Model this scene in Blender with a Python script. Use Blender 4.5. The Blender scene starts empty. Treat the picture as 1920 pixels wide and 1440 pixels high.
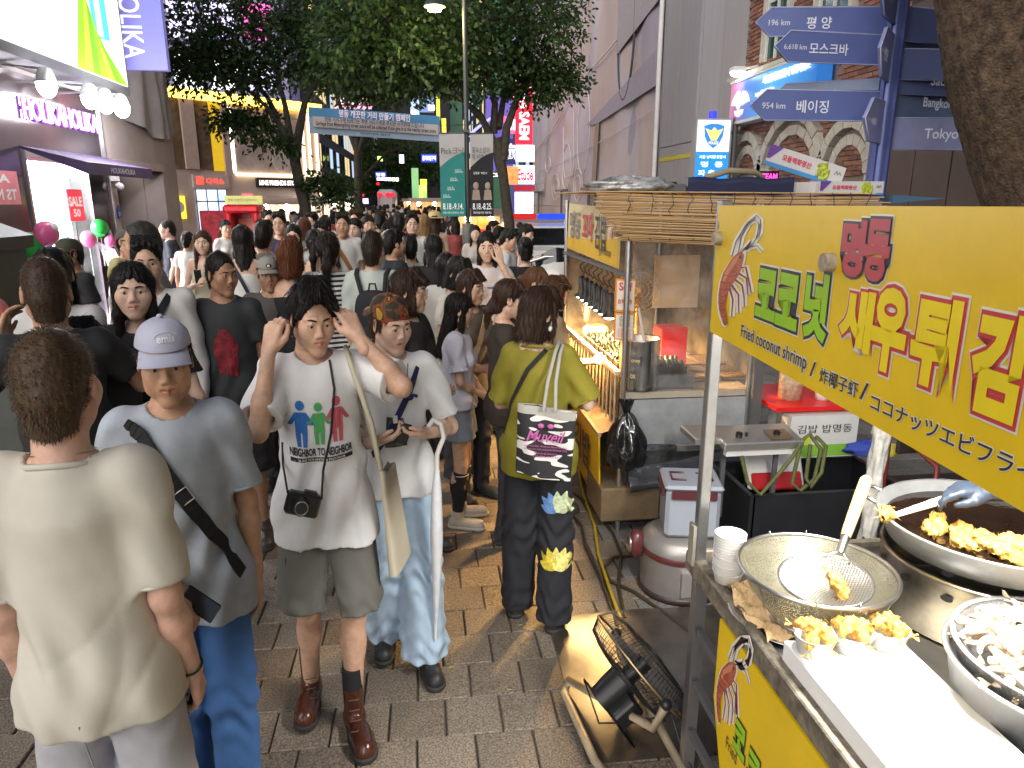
import bpy,bmesh,math,random
import numpy as np
from mathutils import Vector,Matrix,Euler,noise as mnoise
sc=bpy.context.scene
COL=sc.collection
R=math.radians
rnd=random.Random(11)
# ------------------------------------------------------------------ camera
CH=2.0;FPX=1330.0;TH=math.atan(345/1330.0);PS=R(7.0)
cd=bpy.data.cameras.new('camera');cam=bpy.data.objects.new('camera',cd);COL.objects.link(cam)
cam.location=(0,0,CH);cam.rotation_euler=(math.pi/2-TH,0,-PS)
cd.sensor_fit='HORIZONTAL';cd.sensor_width=36.0;cd.lens=36.0*FPX/1920.0
cd.clip_start=0.05;cd.clip_end=600
sc.camera=cam
# ------------------------------------------------------------------ night sky, soft frontal fill added for the city light, exposure
w=bpy.data.worlds.new('World');sc.world=w;w.use_nodes=True
wn=w.node_tree.nodes;wl=w.node_tree.links
sky=wn.new('ShaderNodeTexSky');sky.sky_type='NISHITA';sky.sun_disc=False
sky.sun_elevation=R(-4.0);sky.sun_rotation=R(200);sky.altitude=50;sky.dust_density=3.0
bg=wn['Background'];bg.inputs[1].default_value=3.0
wl.new(sky.outputs[0],bg.inputs[0])
fill_sun_d=bpy.data.lights.new('fill_sun','SUN');fill_sun_d.energy=1.25;fill_sun_d.angle=R(70);fill_sun_d.color=(1.0,0.93,0.84)
fill_sun=bpy.data.objects.new('fill_sun',fill_sun_d);COL.objects.link(fill_sun)
fill_sun.rotation_euler=(R(62),0,R(-36))
vs_=sc.view_settings
vs_.view_transform='Standard';vs_.look='None';vs_.exposure=1.5;vs_.gamma=1.0
try:vs_.use_curve_mapping=False
except Exception:pass
cy=sc.cycles
cy.use_denoising=True
try:cy.denoiser='OPENIMAGEDENOISE'
except Exception:pass
cy.max_bounces=6;cy.diffuse_bounces=3;cy.glossy_bounces=3;cy.transmission_bounces=6;cy.transparent_max_bounces=10
cy.caustics_reflective=False;cy.caustics_refractive=False;cy.sample_clamp_indirect=4.0
cy.use_adaptive_sampling=True;cy.adaptive_threshold=0.02
# pixel of the 1920x1440 photograph -> point of the place
FV=Vector((math.sin(PS)*math.cos(TH),math.cos(PS)*math.cos(TH),-math.sin(TH)))
RV=Vector((math.cos(PS),-math.sin(PS),0));UV=RV.cross(FV);CV=Vector((0,0,CH))
def ray(px,py):return FV+RV*((px-960)/FPX)+UV*((720-py)/FPX)
def atz(px,py,z):d=ray(px,py);return CV+d*((z-CH)/d.z)
def aty(px,py,Y):d=ray(px,py);return CV+d*(Y/d.y)
def atx(px,py,X):d=ray(px,py);return CV+d*(X/d.x)
def pix(p):
 d=Vector(p)-CV;z=d.dot(FV);return 960+FPX*d.dot(RV)/z,720-FPX*d.dot(UV)/z,z
# ------------------------------------------------------------------ materials
MATS={}
def M(name,col=(.5,.5,.5),rough=.6,metal=0.,var=.1,vs=6.,bump=0.,bs=150.,spec=.5,emit=0.,ecol=None,trans=0.,coat=0.,stretch=None,sub=0.,bd=.002,detail=4.):
 """procedural surface: a base colour broken up by noise, optional fine relief"""
 if name in MATS:return MATS[name]
 m=bpy.data.materials.new(name);m.use_nodes=True;MATS[name]=m
 nt=m.node_tree;n=nt.nodes;l=nt.links;b=n['Principled BSDF']
 m.diffuse_color=(*col,1)
 b.inputs['Roughness'].default_value=rough;b.inputs['Metallic'].default_value=metal
 b.inputs['Specular IOR Level'].default_value=spec
 b.inputs['Base Color'].default_value=(*col,1)
 if trans:b.inputs['Transmission Weight'].default_value=trans
 if coat:b.inputs['Coat Weight'].default_value=coat;b.inputs['Coat Roughness'].default_value=.15
 if sub:
  b.inputs['Subsurface Weight'].default_value=sub;b.inputs['Subsurface Radius'].default_value=(.012,.005,.003);b.inputs['Subsurface Scale'].default_value=1.0
 if emit:
  b.inputs['Emission Color'].default_value=(*(ecol or col),1);b.inputs['Emission Strength'].default_value=emit
 if var or bump:
  tc=n.new('ShaderNodeTexCoord');src=tc.outputs['Object']
  if stretch:
   mp=n.new('ShaderNodeMapping');mp.inputs['Scale'].default_value=stretch;l.new(src,mp.inputs[0]);src=mp.outputs[0]
 if var:
  nz=n.new('ShaderNodeTexNoise');nz.inputs['Scale'].default_value=vs;nz.inputs['Detail'].default_value=detail;nz.inputs['Roughness'].default_value=.65
  l.new(src,nz.inputs['Vector'])
  cr=n.new('ShaderNodeValToRGB');e=cr.color_ramp.elements
  e[0].position=.3;e[1].position=.72
  e[0].color=(*[max(0,c*(1-var))for c in col],1);e[1].color=(*[min(1,c*(1+var))for c in col],1)
  l.new(nz.outputs['Fac'],cr.inputs[0]);l.new(cr.outputs[0],b.inputs['Base Color'])
 if bump:
  nb=n.new('ShaderNodeTexNoise');nb.inputs['Scale'].default_value=bs;nb.inputs['Detail'].default_value=3
  l.new(src,nb.inputs['Vector'])
  bp=n.new('ShaderNodeBump');bp.inputs['Strength'].default_value=bump;bp.inputs['Distance'].default_value=bd
  l.new(nb.outputs['Fac'],bp.inputs['Height']);l.new(bp.outputs[0],b.inputs['Normal'])
 return m
def E_(name,col,s,var=0.,vs=3.):
 """a surface that gives off light (lamp, lit sign or window)"""
 if name in MATS:return MATS[name]
 m=bpy.data.materials.new(name);m.use_nodes=True;MATS[name]=m
 nt=m.node_tree;n=nt.nodes;b=n['Principled BSDF'];m.diffuse_color=(*col,1)
 b.inputs['Base Color'].default_value=(*[c*.5 for c in col],1);b.inputs['Roughness'].default_value=.5
 b.inputs['Emission Color'].default_value=(*col,1);s=s*.48 if s<6 else s*.75;b.inputs['Emission Strength'].default_value=s
 if var:
  tc=n.new('ShaderNodeTexCoord');nz=n.new('ShaderNodeTexNoise');nz.inputs['Scale'].default_value=vs;nz.inputs['Detail'].default_value=2
  nt.links.new(tc.outputs['Object'],nz.inputs['Vector'])
  mr=n.new('ShaderNodeMapRange');mr.inputs[1].default_value=.3;mr.inputs[2].default_value=.7;mr.inputs[3].default_value=s*(1-var);mr.inputs[4].default_value=s*(1+var)
  nt.links.new(nz.outputs['Fac'],mr.inputs[0]);nt.links.new(mr.outputs[0],b.inputs['Emission Strength'])
 return m
# ------------------------------------------------------------------ objects
def wm(o):return(wm(o.parent)@o.matrix_parent_inverse@o.matrix_basis)if o.parent else o.matrix_basis.copy()
def put(o,parent=None,keep=True):
 COL.objects.link(o)
 if parent is not None:
  o.parent=parent
  if keep:o.matrix_parent_inverse=wm(parent).inverted()
 return o
def tag(o,label=None,cat=None,group=None,kind=None):
 if label:o['label']=label
 if cat:o['category']=cat
 if group:o['group']=group
 if kind:o['kind']=kind
 return o
def thing(name,label,cat,loc=(0,0,0),rz=0.,group=None):
 o=bpy.data.objects.new(name,None);o.location=loc;o.rotation_euler=(0,0,rz);o.empty_display_size=.1
 COL.objects.link(o);return tag(o,label,cat,group)
def frame(a,b):
 d=(Vector(b)-Vector(a));ln=d.length or 1e-6;d=d/ln
 x=d.orthogonal().normalized();return x,d.cross(x),d,ln
class MB:
 def __init__(s):s.v=[];s.f=[];s.sm=[];s.mi=[];s.cur=0
 def add(s,vs,fs,smooth=False):
  o=len(s.v);s.v+=[tuple(v)for v in vs];s.f+=[tuple(i+o for i in f)for f in fs];s.sm+=[smooth]*len(fs);s.mi+=[s.cur]*len(fs);return s
 def box(s,c,size,rz=0.,rot=None,bev=0.):
  hx,hy,hz=size[0]/2,size[1]/2,size[2]/2
  m=rot if rot is not None else Matrix.Rotation(rz,3,'Z');c=Vector(c)
  if bev:
   b=min(bev,hx*.9,hy*.9,hz*.9);pts=[];
   for z in(-1,1):
    for y in(-1,1):
     for x in(-1,1):
      pts+=[(x*(hx-b),y*(hy-b),z*hz),(x*(hx-b),y*hy,z*(hz-b)),(x*hx,y*(hy-b),z*(hz-b))]
   bm=bmesh.new()
   for p in pts:bm.verts.new(c+m@Vector(p))
   r=bmesh.ops.convex_hull(bm,input=bm.verts);bm.verts.index_update()
   s.add([v.co for v in bm.verts],[[v.index for v in f.verts]for f in bm.faces]);bm.free();return s
  pts=[c+m@Vector((x*hx,y*hy,z*hz))for z in(-1,1)for y in(-1,1)for x in(-1,1)]
  return s.add(pts,[(0,2,3,1),(4,5,7,6),(0,1,5,4),(2,6,7,3),(0,4,6,2),(1,3,7,5)])
 def b2(s,lo,hi,bev=0.):
  return s.box([(lo[i]+hi[i])/2 for i in range(3)],[abs(hi[i]-lo[i])for i in range(3)],bev=bev)
 def bar(s,a,b,r,n=10,r2=None,cap=True):
  x,y,d,ln=frame(a,b);r2=r if r2 is None else r2;a=Vector(a);b=Vector(b);vs=[]
  for p,q in((a,r),(b,r2)):
   for i in range(n):
    t=2*math.pi*i/n;vs.append(p+(x*math.cos(t)+y*math.sin(t))*q)
  s.add(vs,[(i,(i+1)%n,n+(i+1)%n,n+i)for i in range(n)],True)
  if cap:s.add(vs,[tuple(range(n-1,-1,-1)),tuple(range(n,2*n))])
  return s
 def path(s,pts,r,n=8,closed=False,taper=None):
  pts=[Vector(p)for p in pts];k=len(pts);vs=[];px=None
  for i,p in enumerate(pts):
   d=(pts[(i+1)%k]-pts[i-1])if closed else(pts[min(i+1,k-1)]-pts[max(i-1,0)])
   d=d.normalized()if d.length>1e-9 else Vector((0,0,1))
   px=(px-d*px.dot(d))if px is not None else d.orthogonal()
   if px.length<1e-6:px=d.orthogonal()
   px.normalize();py=d.cross(px);q=r if taper is None else r*taper[i]
   vs+=[p+(px*math.cos(2*math.pi*j/n)+py*math.sin(2*math.pi*j/n))*q for j in range(n)]
  rg=range(k if closed else k-1)
  s.add(vs,[(i*n+j,i*n+(j+1)%n,((i+1)%k)*n+(j+1)%n,((i+1)%k)*n+j)for i in rg for j in range(n)],True)
  if not closed:s.add(vs[:n],[tuple(range(n-1,-1,-1))]);s.add(vs[-n:],[tuple(range(n))])
  return s
 def lathe(s,prof,c=(0,0,0),n=28,rot=None,sx=1.,sy=1.):
  c=Vector(c);vs=[]
  for(r,z)in prof:
   for i in range(n):
    t=2*math.pi*i/n;p=Vector((r*math.cos(t)*sx,r*math.sin(t)*sy,z));vs.append(c+(rot@p if rot is not None else p))
  return s.add(vs,[(j*n+i,j*n+(i+1)%n,(j+1)*n+(i+1)%n,(j+1)*n+i)for j in range(len(prof)-1)for i in range(n)],True)
 def ball(s,c,r,n=14,m=9,rot=None):
  r=r if hasattr(r,'__len__')else(r,r,r);c=Vector(c);vs=[]
  for j in range(m+1):
   a=math.pi*j/m
   for i in range(n):
    t=2*math.pi*i/n;p=Vector((r[0]*math.sin(a)*math.cos(t),r[1]*math.sin(a)*math.sin(t),-r[2]*math.cos(a)));vs.append(c+(rot@p if rot is not None else p))
  return s.add(vs,[(j*n+i,j*n+(i+1)%n,(j+1)*n+(i+1)%n,(j+1)*n+i)for j in range(m)for i in range(n)],True)
 def poly(s,pts):return s.add(pts,[tuple(range(len(pts)))])
 def slab(s,pts,off):
  """a flat outline given thickness"""
  n=len(pts);a=[Vector(p)for p in pts];o=Vector(off);b=[p+o for p in a]
  return s.add(a+b,[tuple(range(n-1,-1,-1)),tuple(range(n,2*n))]+[(i,(i+1)%n,n+(i+1)%n,n+i)for i in range(n)])
 def grid(s,P,nu,nv,smooth=True):
  vs=[P(i/nu,j/nv)for j in range(nv+1)for i in range(nu+1)]
  return s.add(vs,[(j*(nu+1)+i,j*(nu+1)+i+1,(j+1)*(nu+1)+i+1,(j+1)*(nu+1)+i)for j in range(nv)for i in range(nu)],smooth)
 def mesh(s,name,mats):
  me=bpy.data.meshes.new(name);me.from_pydata(s.v,[],s.f)
  me.polygons.foreach_set('use_smooth',s.sm)
  for mt in(mats if isinstance(mats,(list,tuple))else[mats]):me.materials.append(mt)
  if any(s.mi):me.polygons.foreach_set('material_index',s.mi)
  me.validate();me.update();return me
 def build(s,name,mat,parent=None):
  return put(bpy.data.objects.new(name,s.mesh(name,mat)),parent)
def np_obj(name,V,F,mat,parent=None,smooth=True,keep=True):
 me=bpy.data.meshes.new(name);V=np.asarray(V,np.float32);F=np.asarray(F,np.int32)
 me.vertices.add(len(V));me.vertices.foreach_set('co',V.ravel())
 k=F.shape[1];me.loops.add(F.size);me.loops.foreach_set('vertex_index',F.ravel())
 me.polygons.add(len(F));me.polygons.foreach_set('loop_start',np.arange(0,F.size,k,dtype=np.int32))
 me.polygons.foreach_set('use_smooth',np.full(len(F),smooth));me.update(calc_edges=True)
 for mt in(mat if isinstance(mat,(list,tuple))else[mat]):me.materials.append(mt)
 o=bpy.data.objects.new(name,me)
 return put(o,parent,keep)if parent is not None else put(o)
def struct(name,mb,mat):o=mb.build(name,mat);o['kind']='structure';return o
def solo(name,mb,mat,label,cat,group=None):return tag(mb.build(name,mat),label,cat,group)
# ------------------------------------------------------------------ lettering
TXC={}
def text_geo(s,bold=0.,res=3,shear=0.):
 k=(s,bold,res,shear)
 if k not in TXC:
  c=bpy.data.curves.new('t','FONT');c.body=s;c.offset=bold;c.resolution_u=res;c.shear=shear
  o=bpy.data.objects.new('t',c);m=bpy.data.meshes.new_from_object(o)
  v=np.empty(len(m.vertices)*3,np.float32);m.vertices.foreach_get('co',v);v=v.reshape(-1,3)
  TXC[k]=(v,[tuple(p.vertices)for p in m.polygons]);bpy.data.objects.remove(o);bpy.data.meshes.remove(m)
 return TXC[k]
def T(s,o,rt,up,w,h,mat,parent,bold=0.,thick=0.,res=3,shear=0.,name='lettering',fit='both',pad=0.,ref=None):
 """letters s centred on o in the plane (rt, up), fitted into w x h metres"""
 v,f=text_geo(s,bold,res,shear)
 rv=text_geo(s,ref,res,shear)[0]if ref is not None else v
 lo=rv.min(0);hi=rv.max(0);c=(lo+hi)/2;sx=w/max(hi[0]-lo[0],1e-6);sy=h/max(hi[1]-lo[1],1e-6)
 if fit=='min':sx=sy=min(sx,sy)
 rt=Vector(rt).normalized();up=Vector(up).normalized();nn=rt.cross(up);o=Vector(o)
 P=[o+rt*float((p[0]-c[0])*sx)+up*float((p[1]-c[1])*sy)for p in v]
 mb=MB()
 mb.add(P,f)
 if thick:
  n=len(P);mb2=[p-nn*thick for p in P];ed={}
  for q in f:
   for a,b in zip(q,q[1:]+q[:1]):ed[(a,b)]=ed.get((a,b),0)+1
  side=[(b,a,a+n,b+n)for(a,b)in ed if(b,a)not in ed]
  mb.add(P+mb2,side)
 return mb.build(name,mat,parent)
UPZ=Vector((0,0,1));YP=Vector((0,1,0));XP=Vector((1,0,0))
# ================================================================== the ground
def paver_mat(name,c0,c1,grit=.6):
 m=bpy.data.materials.new(name);m.use_nodes=True;n=m.node_tree.nodes;l=m.node_tree.links;b=n['Principled BSDF']
 tc=n.new('ShaderNodeTexCoord');oi=n.new('ShaderNodeObjectInfo')
 ge=n.new('ShaderNodeNewGeometry')
 n1=n.new('ShaderNodeTexNoise');n1.inputs['Scale'].default_value=125;n1.inputs['Detail'].default_value=3;n1.inputs['Roughness'].default_value=.7;l.new(ge.outputs['Position'],n1.inputs['Vector'])
 n2=n.new('ShaderNodeTexNoise');n2.inputs['Scale'].default_value=3.1;n2.inputs['Detail'].default_value=5;l.new(ge.outputs['Position'],n2.inputs['Vector'])
 wn_=n.new('ShaderNodeMath');wn_.operation='ADD';l.new(ge.outputs['Random Per Island'],wn_.inputs[0]);l.new(oi.outputs['Random'],wn_.inputs[1])
 wf=n.new('ShaderNodeMath');wf.operation='FRACT';l.new(wn_.outputs[0],wf.inputs[0])
 cr=n.new('ShaderNodeValToRGB');e=cr.color_ramp.elements;e[0].position=.40;e[1].position=.60;e[0].color=(*[c*.28 for c in c0],1);e[1].color=(*c1,1);l.new(n1.outputs['Fac'],cr.inputs[0])
 cr2=n.new('ShaderNodeValToRGB');e=cr2.color_ramp.elements;e[0].position=.35;e[1].position=.75;e[0].color=(*[c*.72 for c in c0],1);e[1].color=(*[c*1.25 for c in c0],1);l.new(n2.outputs['Fac'],cr2.inputs[0])
 mx=n.new('ShaderNodeMix');mx.data_type='RGBA';mx.inputs[0].default_value=grit;l.new(cr2.outputs[0],mx.inputs[6]);l.new(cr.outputs[0],mx.inputs[7])
 hs=n.new('ShaderNodeHueSaturation');mr=n.new('ShaderNodeMapRange');mr.inputs[3].default_value=.72;mr.inputs[4].default_value=1.25
 l.new(wf.outputs[0],mr.inputs[0]);l.new(mr.outputs[0],hs.inputs['Value']);l.new(mx.outputs[2],hs.inputs['Color']);l.new(hs.outputs[0],b.inputs['Base Color'])
 bp=n.new('ShaderNodeBump');bp.inputs['Strength'].default_value=.8;bp.inputs['Distance'].default_value=.006;l.new(n1.outputs['Fac'],bp.inputs['Height']);l.new(bp.outputs[0],b.inputs['Normal'])
 mr2=n.new('ShaderNodeMapRange');mr2.inputs[3].default_value=.35;mr2.inputs[4].default_value=.75;l.new(n2.outputs['Fac'],mr2.inputs[0]);l.new(mr2.outputs[0],b.inputs['Roughness'])
 return m
mat_pav=paver_mat('paver_brown',(.195,.155,.118),(.38,.315,.245))
mat_pavg=paver_mat('paver_grey',(.20,.19,.178),(.34,.325,.305))
g=MB();g.add([(-200,-60,-.05),(200,-60,-.05),(200,300,-.05),(-200,300,-.05)],[(0,1,2,3)])
struct('ground',g,M('asphalt',(.05,.048,.047),.8,var=.25,vs=2,bump=.3,bs=60))
g=MB();g.add([(-5.2,-2,-.012),(6.2,-2,-.012),(6.2,120,-.012),(-5.2,120,-.012)],[(0,1,2,3)])
pavement=struct('pavement',g,M('paver_joint',(.085,.07,.056),.95,var=.3,vs=30,bump=.4,bs=90))
# square setts in running bond, each a block of its own
cellw,gap=.222,.009
def paver_mesh(name,wx,wy,mt):
 b_=.004;mb=MB();hx,hy=wx/2,wy/2
 mb.add([(-hx,-hy,-.03),(hx,-hy,-.03),(hx,hy,-.03),(-hx,hy,-.03),(-hx,-hy,-b_),(hx,-hy,-b_),(hx,hy,-b_),(-hx,hy,-b_),(-hx+b_,-hy+b_,0),(hx-b_,-hy+b_,0),(hx-b_,hy-b_,0),(-hx+b_,hy-b_,0)],
  [(0,1,5,4),(1,2,6,5),(2,3,7,6),(3,0,4,7),(4,5,9,8),(5,6,10,9),(6,7,11,10),(7,4,8,11),(8,9,10,11)])
 return mb,mb.mesh(name,mt)
pm_b,pme_b=paver_mesh('paver',cellw-gap,cellw-gap,mat_pav)
pm_g,pme_g=paver_mesh('paver',cellw-gap,cellw-gap,mat_pavg)
cells=[]
for j in range(0,90):
 for i in range(-26,31):
  x=(i+(.5 if j%2 else 0))*cellw+.03;y=j*cellw*.97+.06
  px,py,dz=pix((x,y,0))if y>.4 else(-1,-1,1)
  inv=-40<px<1960 and-40<py<1500
  hid=(x>.62 and y<3.05)or(x>1.25 and y>3.4)
  cells.append((x,y,inv and not hid,dz))
vis=sorted([c for c in cells if c[2]],key=lambda c:c[3])[:300];vs_set=set((c[0],c[1])for c in vis)
rest={0:MB(),1:MB()}
for(x,y,v,dz)in cells:
 grey=x>1.08;zz=rnd.uniform(-.004,.0015);tx,ty=rnd.gauss(0,.006),rnd.gauss(0,.006)
 if(x,y)in vs_set:
  o=bpy.data.objects.new('paver',pme_g if grey else pme_b);o.location=(x,y,zz);o.rotation_euler=(tx,ty,rnd.gauss(0,.008));put(o,pavement)
 else:
  rest[int(grey)].add([(p[0]+x,p[1]+y,p[2]+zz)for p in pm_b.v],pm_b.f)
tag(rest[0].build('brown_paving',mat_pav,pavement),kind='stuff');tag(rest[1].build('grey_paving',mat_pavg,pavement),kind='stuff')
g=MB();g.add([(-5.2,17.5,-.006),(6.2,17.5,-.006),(6.2,120,-.006),(-5.2,120,-.006)],[(0,1,2,3)])
g.build('far_paving',mat_pav,pavement)
gl=MB()
for k in range(46):  # fallen leaves and scraps
 x,y=rnd.uniform(-1.2,.6),rnd.uniform(2.0,5.5);a=rnd.uniform(0,6.28);L=rnd.uniform(.008,.02)
 c,s_=math.cos(a)*L,math.sin(a)*L
 gl.add([(x-c,y-s_,.004),(x-s_*.4,y+c*.4,.008),(x+c,y+s_,.004),(x+s_*.4,y-c*.4,.007)],[(0,1,2,3)])
tag(gl.build('litter',M('leaf_litter',(.30,.30,.10),.7,var=.4)),'small fallen leaves and scraps on the paving','litter',kind='stuff')
# ================================================================== left: cosmetics shop
LX=-4.7
st=thing('shop_building','cosmetics shop front with glowing doorway under purple backlit letters','building',(LX,10,0))
stucco=M('stucco_mauve',(.36,.30,.285),.85,var=.12,vs=2.2,bump=.25,bs=35)
steel_p=M('mirror_cladding',(.25,.22,.24),.12,metal=.9,var=.15,vs=1.5)
g=MB()  # upper wall + wall round the recess + inner shell
g.b2((LX-.35,7.0,2.62),(LX,15.0,9.0));g.b2((LX-.35,14.22,0),(LX,15.0,2.62));g.b2((LX-.35,11.72,0),(LX,12.1,2.62))
g.b2((LX-4.5,14.9,0),(LX-.35,15.0,9.0));g.build('wall',stucco,st)
g=MB();g.b2((LX,8.2,2.62),(LX+.03,11.7,3.45));g.b2((LX,8.2,0),(LX+.03,9.44,2.62));g.b2((LX-.3,11.1,0),(LX+.03,11.7,2.62));g.build('cladding',steel_p,st)
for a_,h_ in((11.7,3.45),(9.40,2.6)):MB().b2((LX+.02,a_,0),(LX+.06,a_+.05,h_)).build('trim',M('steel_trim',(.55,.53,.55),.3,metal=.9),st)
# bright room
room=MB();room.b2((LX-4.2,8.3,2.5),(LX-.35,11.6,2.55));room.b2((LX-4.2,8.3,0),(LX-4.1,11.6,2.5));room.b2((LX-4.1,11.5,0),(LX-.35,11.6,2.5));room.b2((LX-4.1,8.3,0),(LX-.35,8.4,2.5));room.b2((LX-4.2,8.3,-.01),(LX-.02,11.6,.012))
room.build('interior',M('shop_white',(.82,.80,.84),.5,var=.03),st)
g=MB()
for yy in(8.9,9.7,10.5,11.2):
 for xx in(-.8,-1.6,-2.5,-3.4):g.b2((LX+xx-.28,yy-.28,2.46),(LX+xx+.28,yy+.28,2.49))
g.build('ceiling_light',E_('shop_ceiling',(1,.98,1),40),st)
g=MB()
for k in range(4):
 z=.4+k*.45;g.b2((LX-3.9,8.45,z),(LX-1.0,8.8,z+.03));g.b2((LX-3.9,11.1,z),(LX-1.0,11.45,z+.03))
g.build('shelf',M('shelf_white',(.75,.75,.75)),st)
for k in range(60):
 x=LX-rnd.uniform(1.1,3.8);y=rnd.choice((8.65,11.25));z=.43+rnd.randrange(4)*.45
 if k<24:
  g=MB();hh=rnd.uniform(.1,.22);g.bar((x,y,z),(x,y,z+hh*.8),.035,8);g.bar((x,y,z+hh*.8),(x,y,z+hh),.018,6)
  solo('bottle',g,M('bottle%d'%(k%5),[(.2,.6,.35),(.8,.3,.45),(.85,.8,.6),(.3,.35,.75),(.9,.9,.9)][k%5],.3),'small cosmetic bottle on the shop shelves inside the bright doorway','bottle','bottles on the shop shelves')
glass_g=M('pale_glass',(.75,.95,.80),.05,trans=.9,var=0)
g=MB();g.b2((LX-.25,10.55,0),(LX-.235,11.08,2.3));g.build('door',glass_g,st)
g=MB();g.b2((LX-.3,8.9,.02),(LX+.6,11.3,.03));g.build('door_mat',M('mat_purple',(.12,.06,.22)),st)
aw=MB()
aw.add([(LX+.03,9.4,2.62),(LX+.03,11.5,2.62),(LX+.75,11.5,2.44),(LX+.75,9.4,2.44),(LX+.75,11.5,2.30),(LX+.75,9.4,2.30),(LX+.03,11.5,2.59),(LX+.03,9.4,2.59)],[(0,3,2,1),(3,5,4,2),(7,6,4,5),(0,7,5,3),(1,2,4,6)])
awn=solo('awning',aw,M('awning_purple',(.05,.03,.085),.7,var=.2),'dark purple fabric awning over the bright shop doorway','awning')
T('HOLIKAHOLIKA',(LX+.754,10.45,2.37),(0,1,0),UPZ,.8,.07,M('awning_print',(.5,.47,.5)),awn,bold=.01)
def letters_sign(s,o,w,h,name,label,front,halo,rt=(0,1,0),nrm=(1,0,0)):
 nrm=Vector(nrm);t=thing(name,label,'sign',o)
 T(s,Vector(o)+nrm*.012,rt,UPZ,w*1.01,h*1.08,halo,t,bold=.02,thick=.008,name='halo')
 T(s,Vector(o)+nrm*.035,rt,UPZ,w,h,front,t,bold=.004,thick=.015)
 return t
letters_sign('HOLIKAHOLIKA',(LX+.04,10.55,3.06),2.0,.25,'letter_sign','row of white letters with purple glow above the purple awning',E_('letter_white',(1,.86,.97),1.0),E_('halo_purple',(.40,.03,.85),.9))
g=MB();g.b2((LX+.03,8.45,1.95),(LX+.05,9.2,2.32));rp=solo('poster',g,M('poster_pink',(.75,.25,.28),.35),'small pinkish poster with reversed white letters beside the shop doorway','poster')
T('AIJ',(LX+.054,8.85,2.22),(0,-1,0),UPZ,.35,.12,M('white_print',(.85,.85,.85)),rp,bold=.03);T('TS NR',(LX+.054,8.85,2.06),(0,-1,0),UPZ,.55,.12,MATS['white_print'],rp,bold=.03)
g=MB();g.b2((LX-.15,10.35,1.76),(LX-.14,10.78,2.15));g=MB().b2((LX+.0,10.42,1.72),(LX+.015,10.85,2.14))
sp=solo('sale_poster',g,M('sale_red',(.72,.03,.06),.4,emit=.35),'red SALE 50 poster hanging in the bright shop doorway','poster')
T('SALE',(LX+.019,10.62,1.98),YP,UPZ,.38,.13,E_('sale_white',(.9,.95,.9),.5),sp,bold=.03);T('50',(LX+.019,10.62,1.83),YP,UPZ,.2,.1,MATS['sale_white'],sp,bold=.02)
# recess with dark glass doors
g=MB();g.b2((LX-.9,12.1,0),(LX-.85,14.22,2.62));g.b2((LX-.85,14.2,0),(LX-.35,14.22,2.62));g.b2((LX-.85,12.08,0),(LX-.35,12.1,2.62));g.build('recess',stucco,st)
gd=M('dark_door_glass',(.03,.03,.035),.06,spec=.8,var=0);br_=M('bronze_frame',(.22,.15,.09),.35,metal=.8)
for y0,y1 in((12.3,12.85),(12.92,13.45),(13.55,14.1)):
 g=MB();g.b2((LX-.84,y0,.05),(LX-.82,y1,2.45));d_=g.build('door',gd,st)
 g=MB();g.b2((LX-.815,y0-.03,.02),(LX-.78,y0+.02,2.5));g.b2((LX-.815,y1-.02,.02),(LX-.78,y1+.03,2.5));g.build('door_frame',br_,d_)
 g=MB();g.bar((LX-.76,y1-.08,.9),(LX-.76,y1-.08,1.5),.015);g.build('handle',M('steel_trim'),d_)
g=MB();g.b2((LX-.35,12.06,2.5),(LX+.02,14.26,2.62));g.build('lintel',M('lintel_pink',(.42,.33,.32),.7),st)
# grey sheet draped over the upper wall
def drape(u,v):
 y=11.9+u*2.8;bot=3.3+.12*math.sin(u*5)-.25*math.sin(u*3.14);z=bot+v*(7.2-bot)
 f=math.sin(u*38+2.4*math.sin(v*5+u*7))*.03+math.sin(u*17+v*6*(1-u))*.05+.03*math.sin((u-.5)*20*(1.2-v)+3)
 return(LX+.12+f*(1.15-v*.5),y,z)
solo('drape',MB().grid(drape,60,40),M('drape_cloth',(.30,.275,.27),.9,var=.1,vs=5,bump=.2,bs=40),'grey cloth sheet draped over the wall beside the vertical banner sign','drape')
# billboard
bb=thing('billboard','lit billboard with green leaf and teal tube above shop letters','billboard',(LX+.2,10,3.6))
g=MB();g.b2((LX+.02,7.5,3.5),(LX+.42,11.95,6.2));g.build('casing',M('casing_dark',(.10,.10,.11),.4),bb)
g=MB();g.b2((LX+.42,7.5,3.62),(LX+.43,11.88,6.2));g.build('screen',E_('billboard_white',(.96,1,.95),1.5),bb)
xs=LX+.435
gl_=lambda p:[(xs,y,z)for y,z in p]
g=MB();g.slab(gl_([(10.95,4.1),(10.72,5.6),(10.68,6.2),(11.3,6.2),(11.42,4.15)]),(.004,0,0));g.build('tube_print',E_('tube_teal',(.10,.72,.62),.9,.25,2.5),bb)
g=MB();g.slab([(xs+.006,y,z)for y,z in[(11.02,4.15),(11.0,6.2),(11.12,6.2),(11.2,4.15)]],(.003,0,0));g.build('tube_print',E_('tube_pale',(.65,1,.95),1.2),bb)
for k in range(7):
 a=k/7;b_=(k+1)/7
 q=[(10.25+1.6*a,3.62),(10.25+1.6*b_,3.62),(10.62+.55*b_*(1-.2*b_),4.75-.75*b_),(10.62+.55*a*(1-.2*a),4.75-.75*a)]
 g=MB();g.slab([(xs+.010,y,z)for y,z in q],(.003,0,0));g.build('leaf_print',E_('leaf%d'%(k%3),[(.30,.72,.02),(.50,.92,.05),(.18,.52,.02)][k%3],.9),bb)
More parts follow.
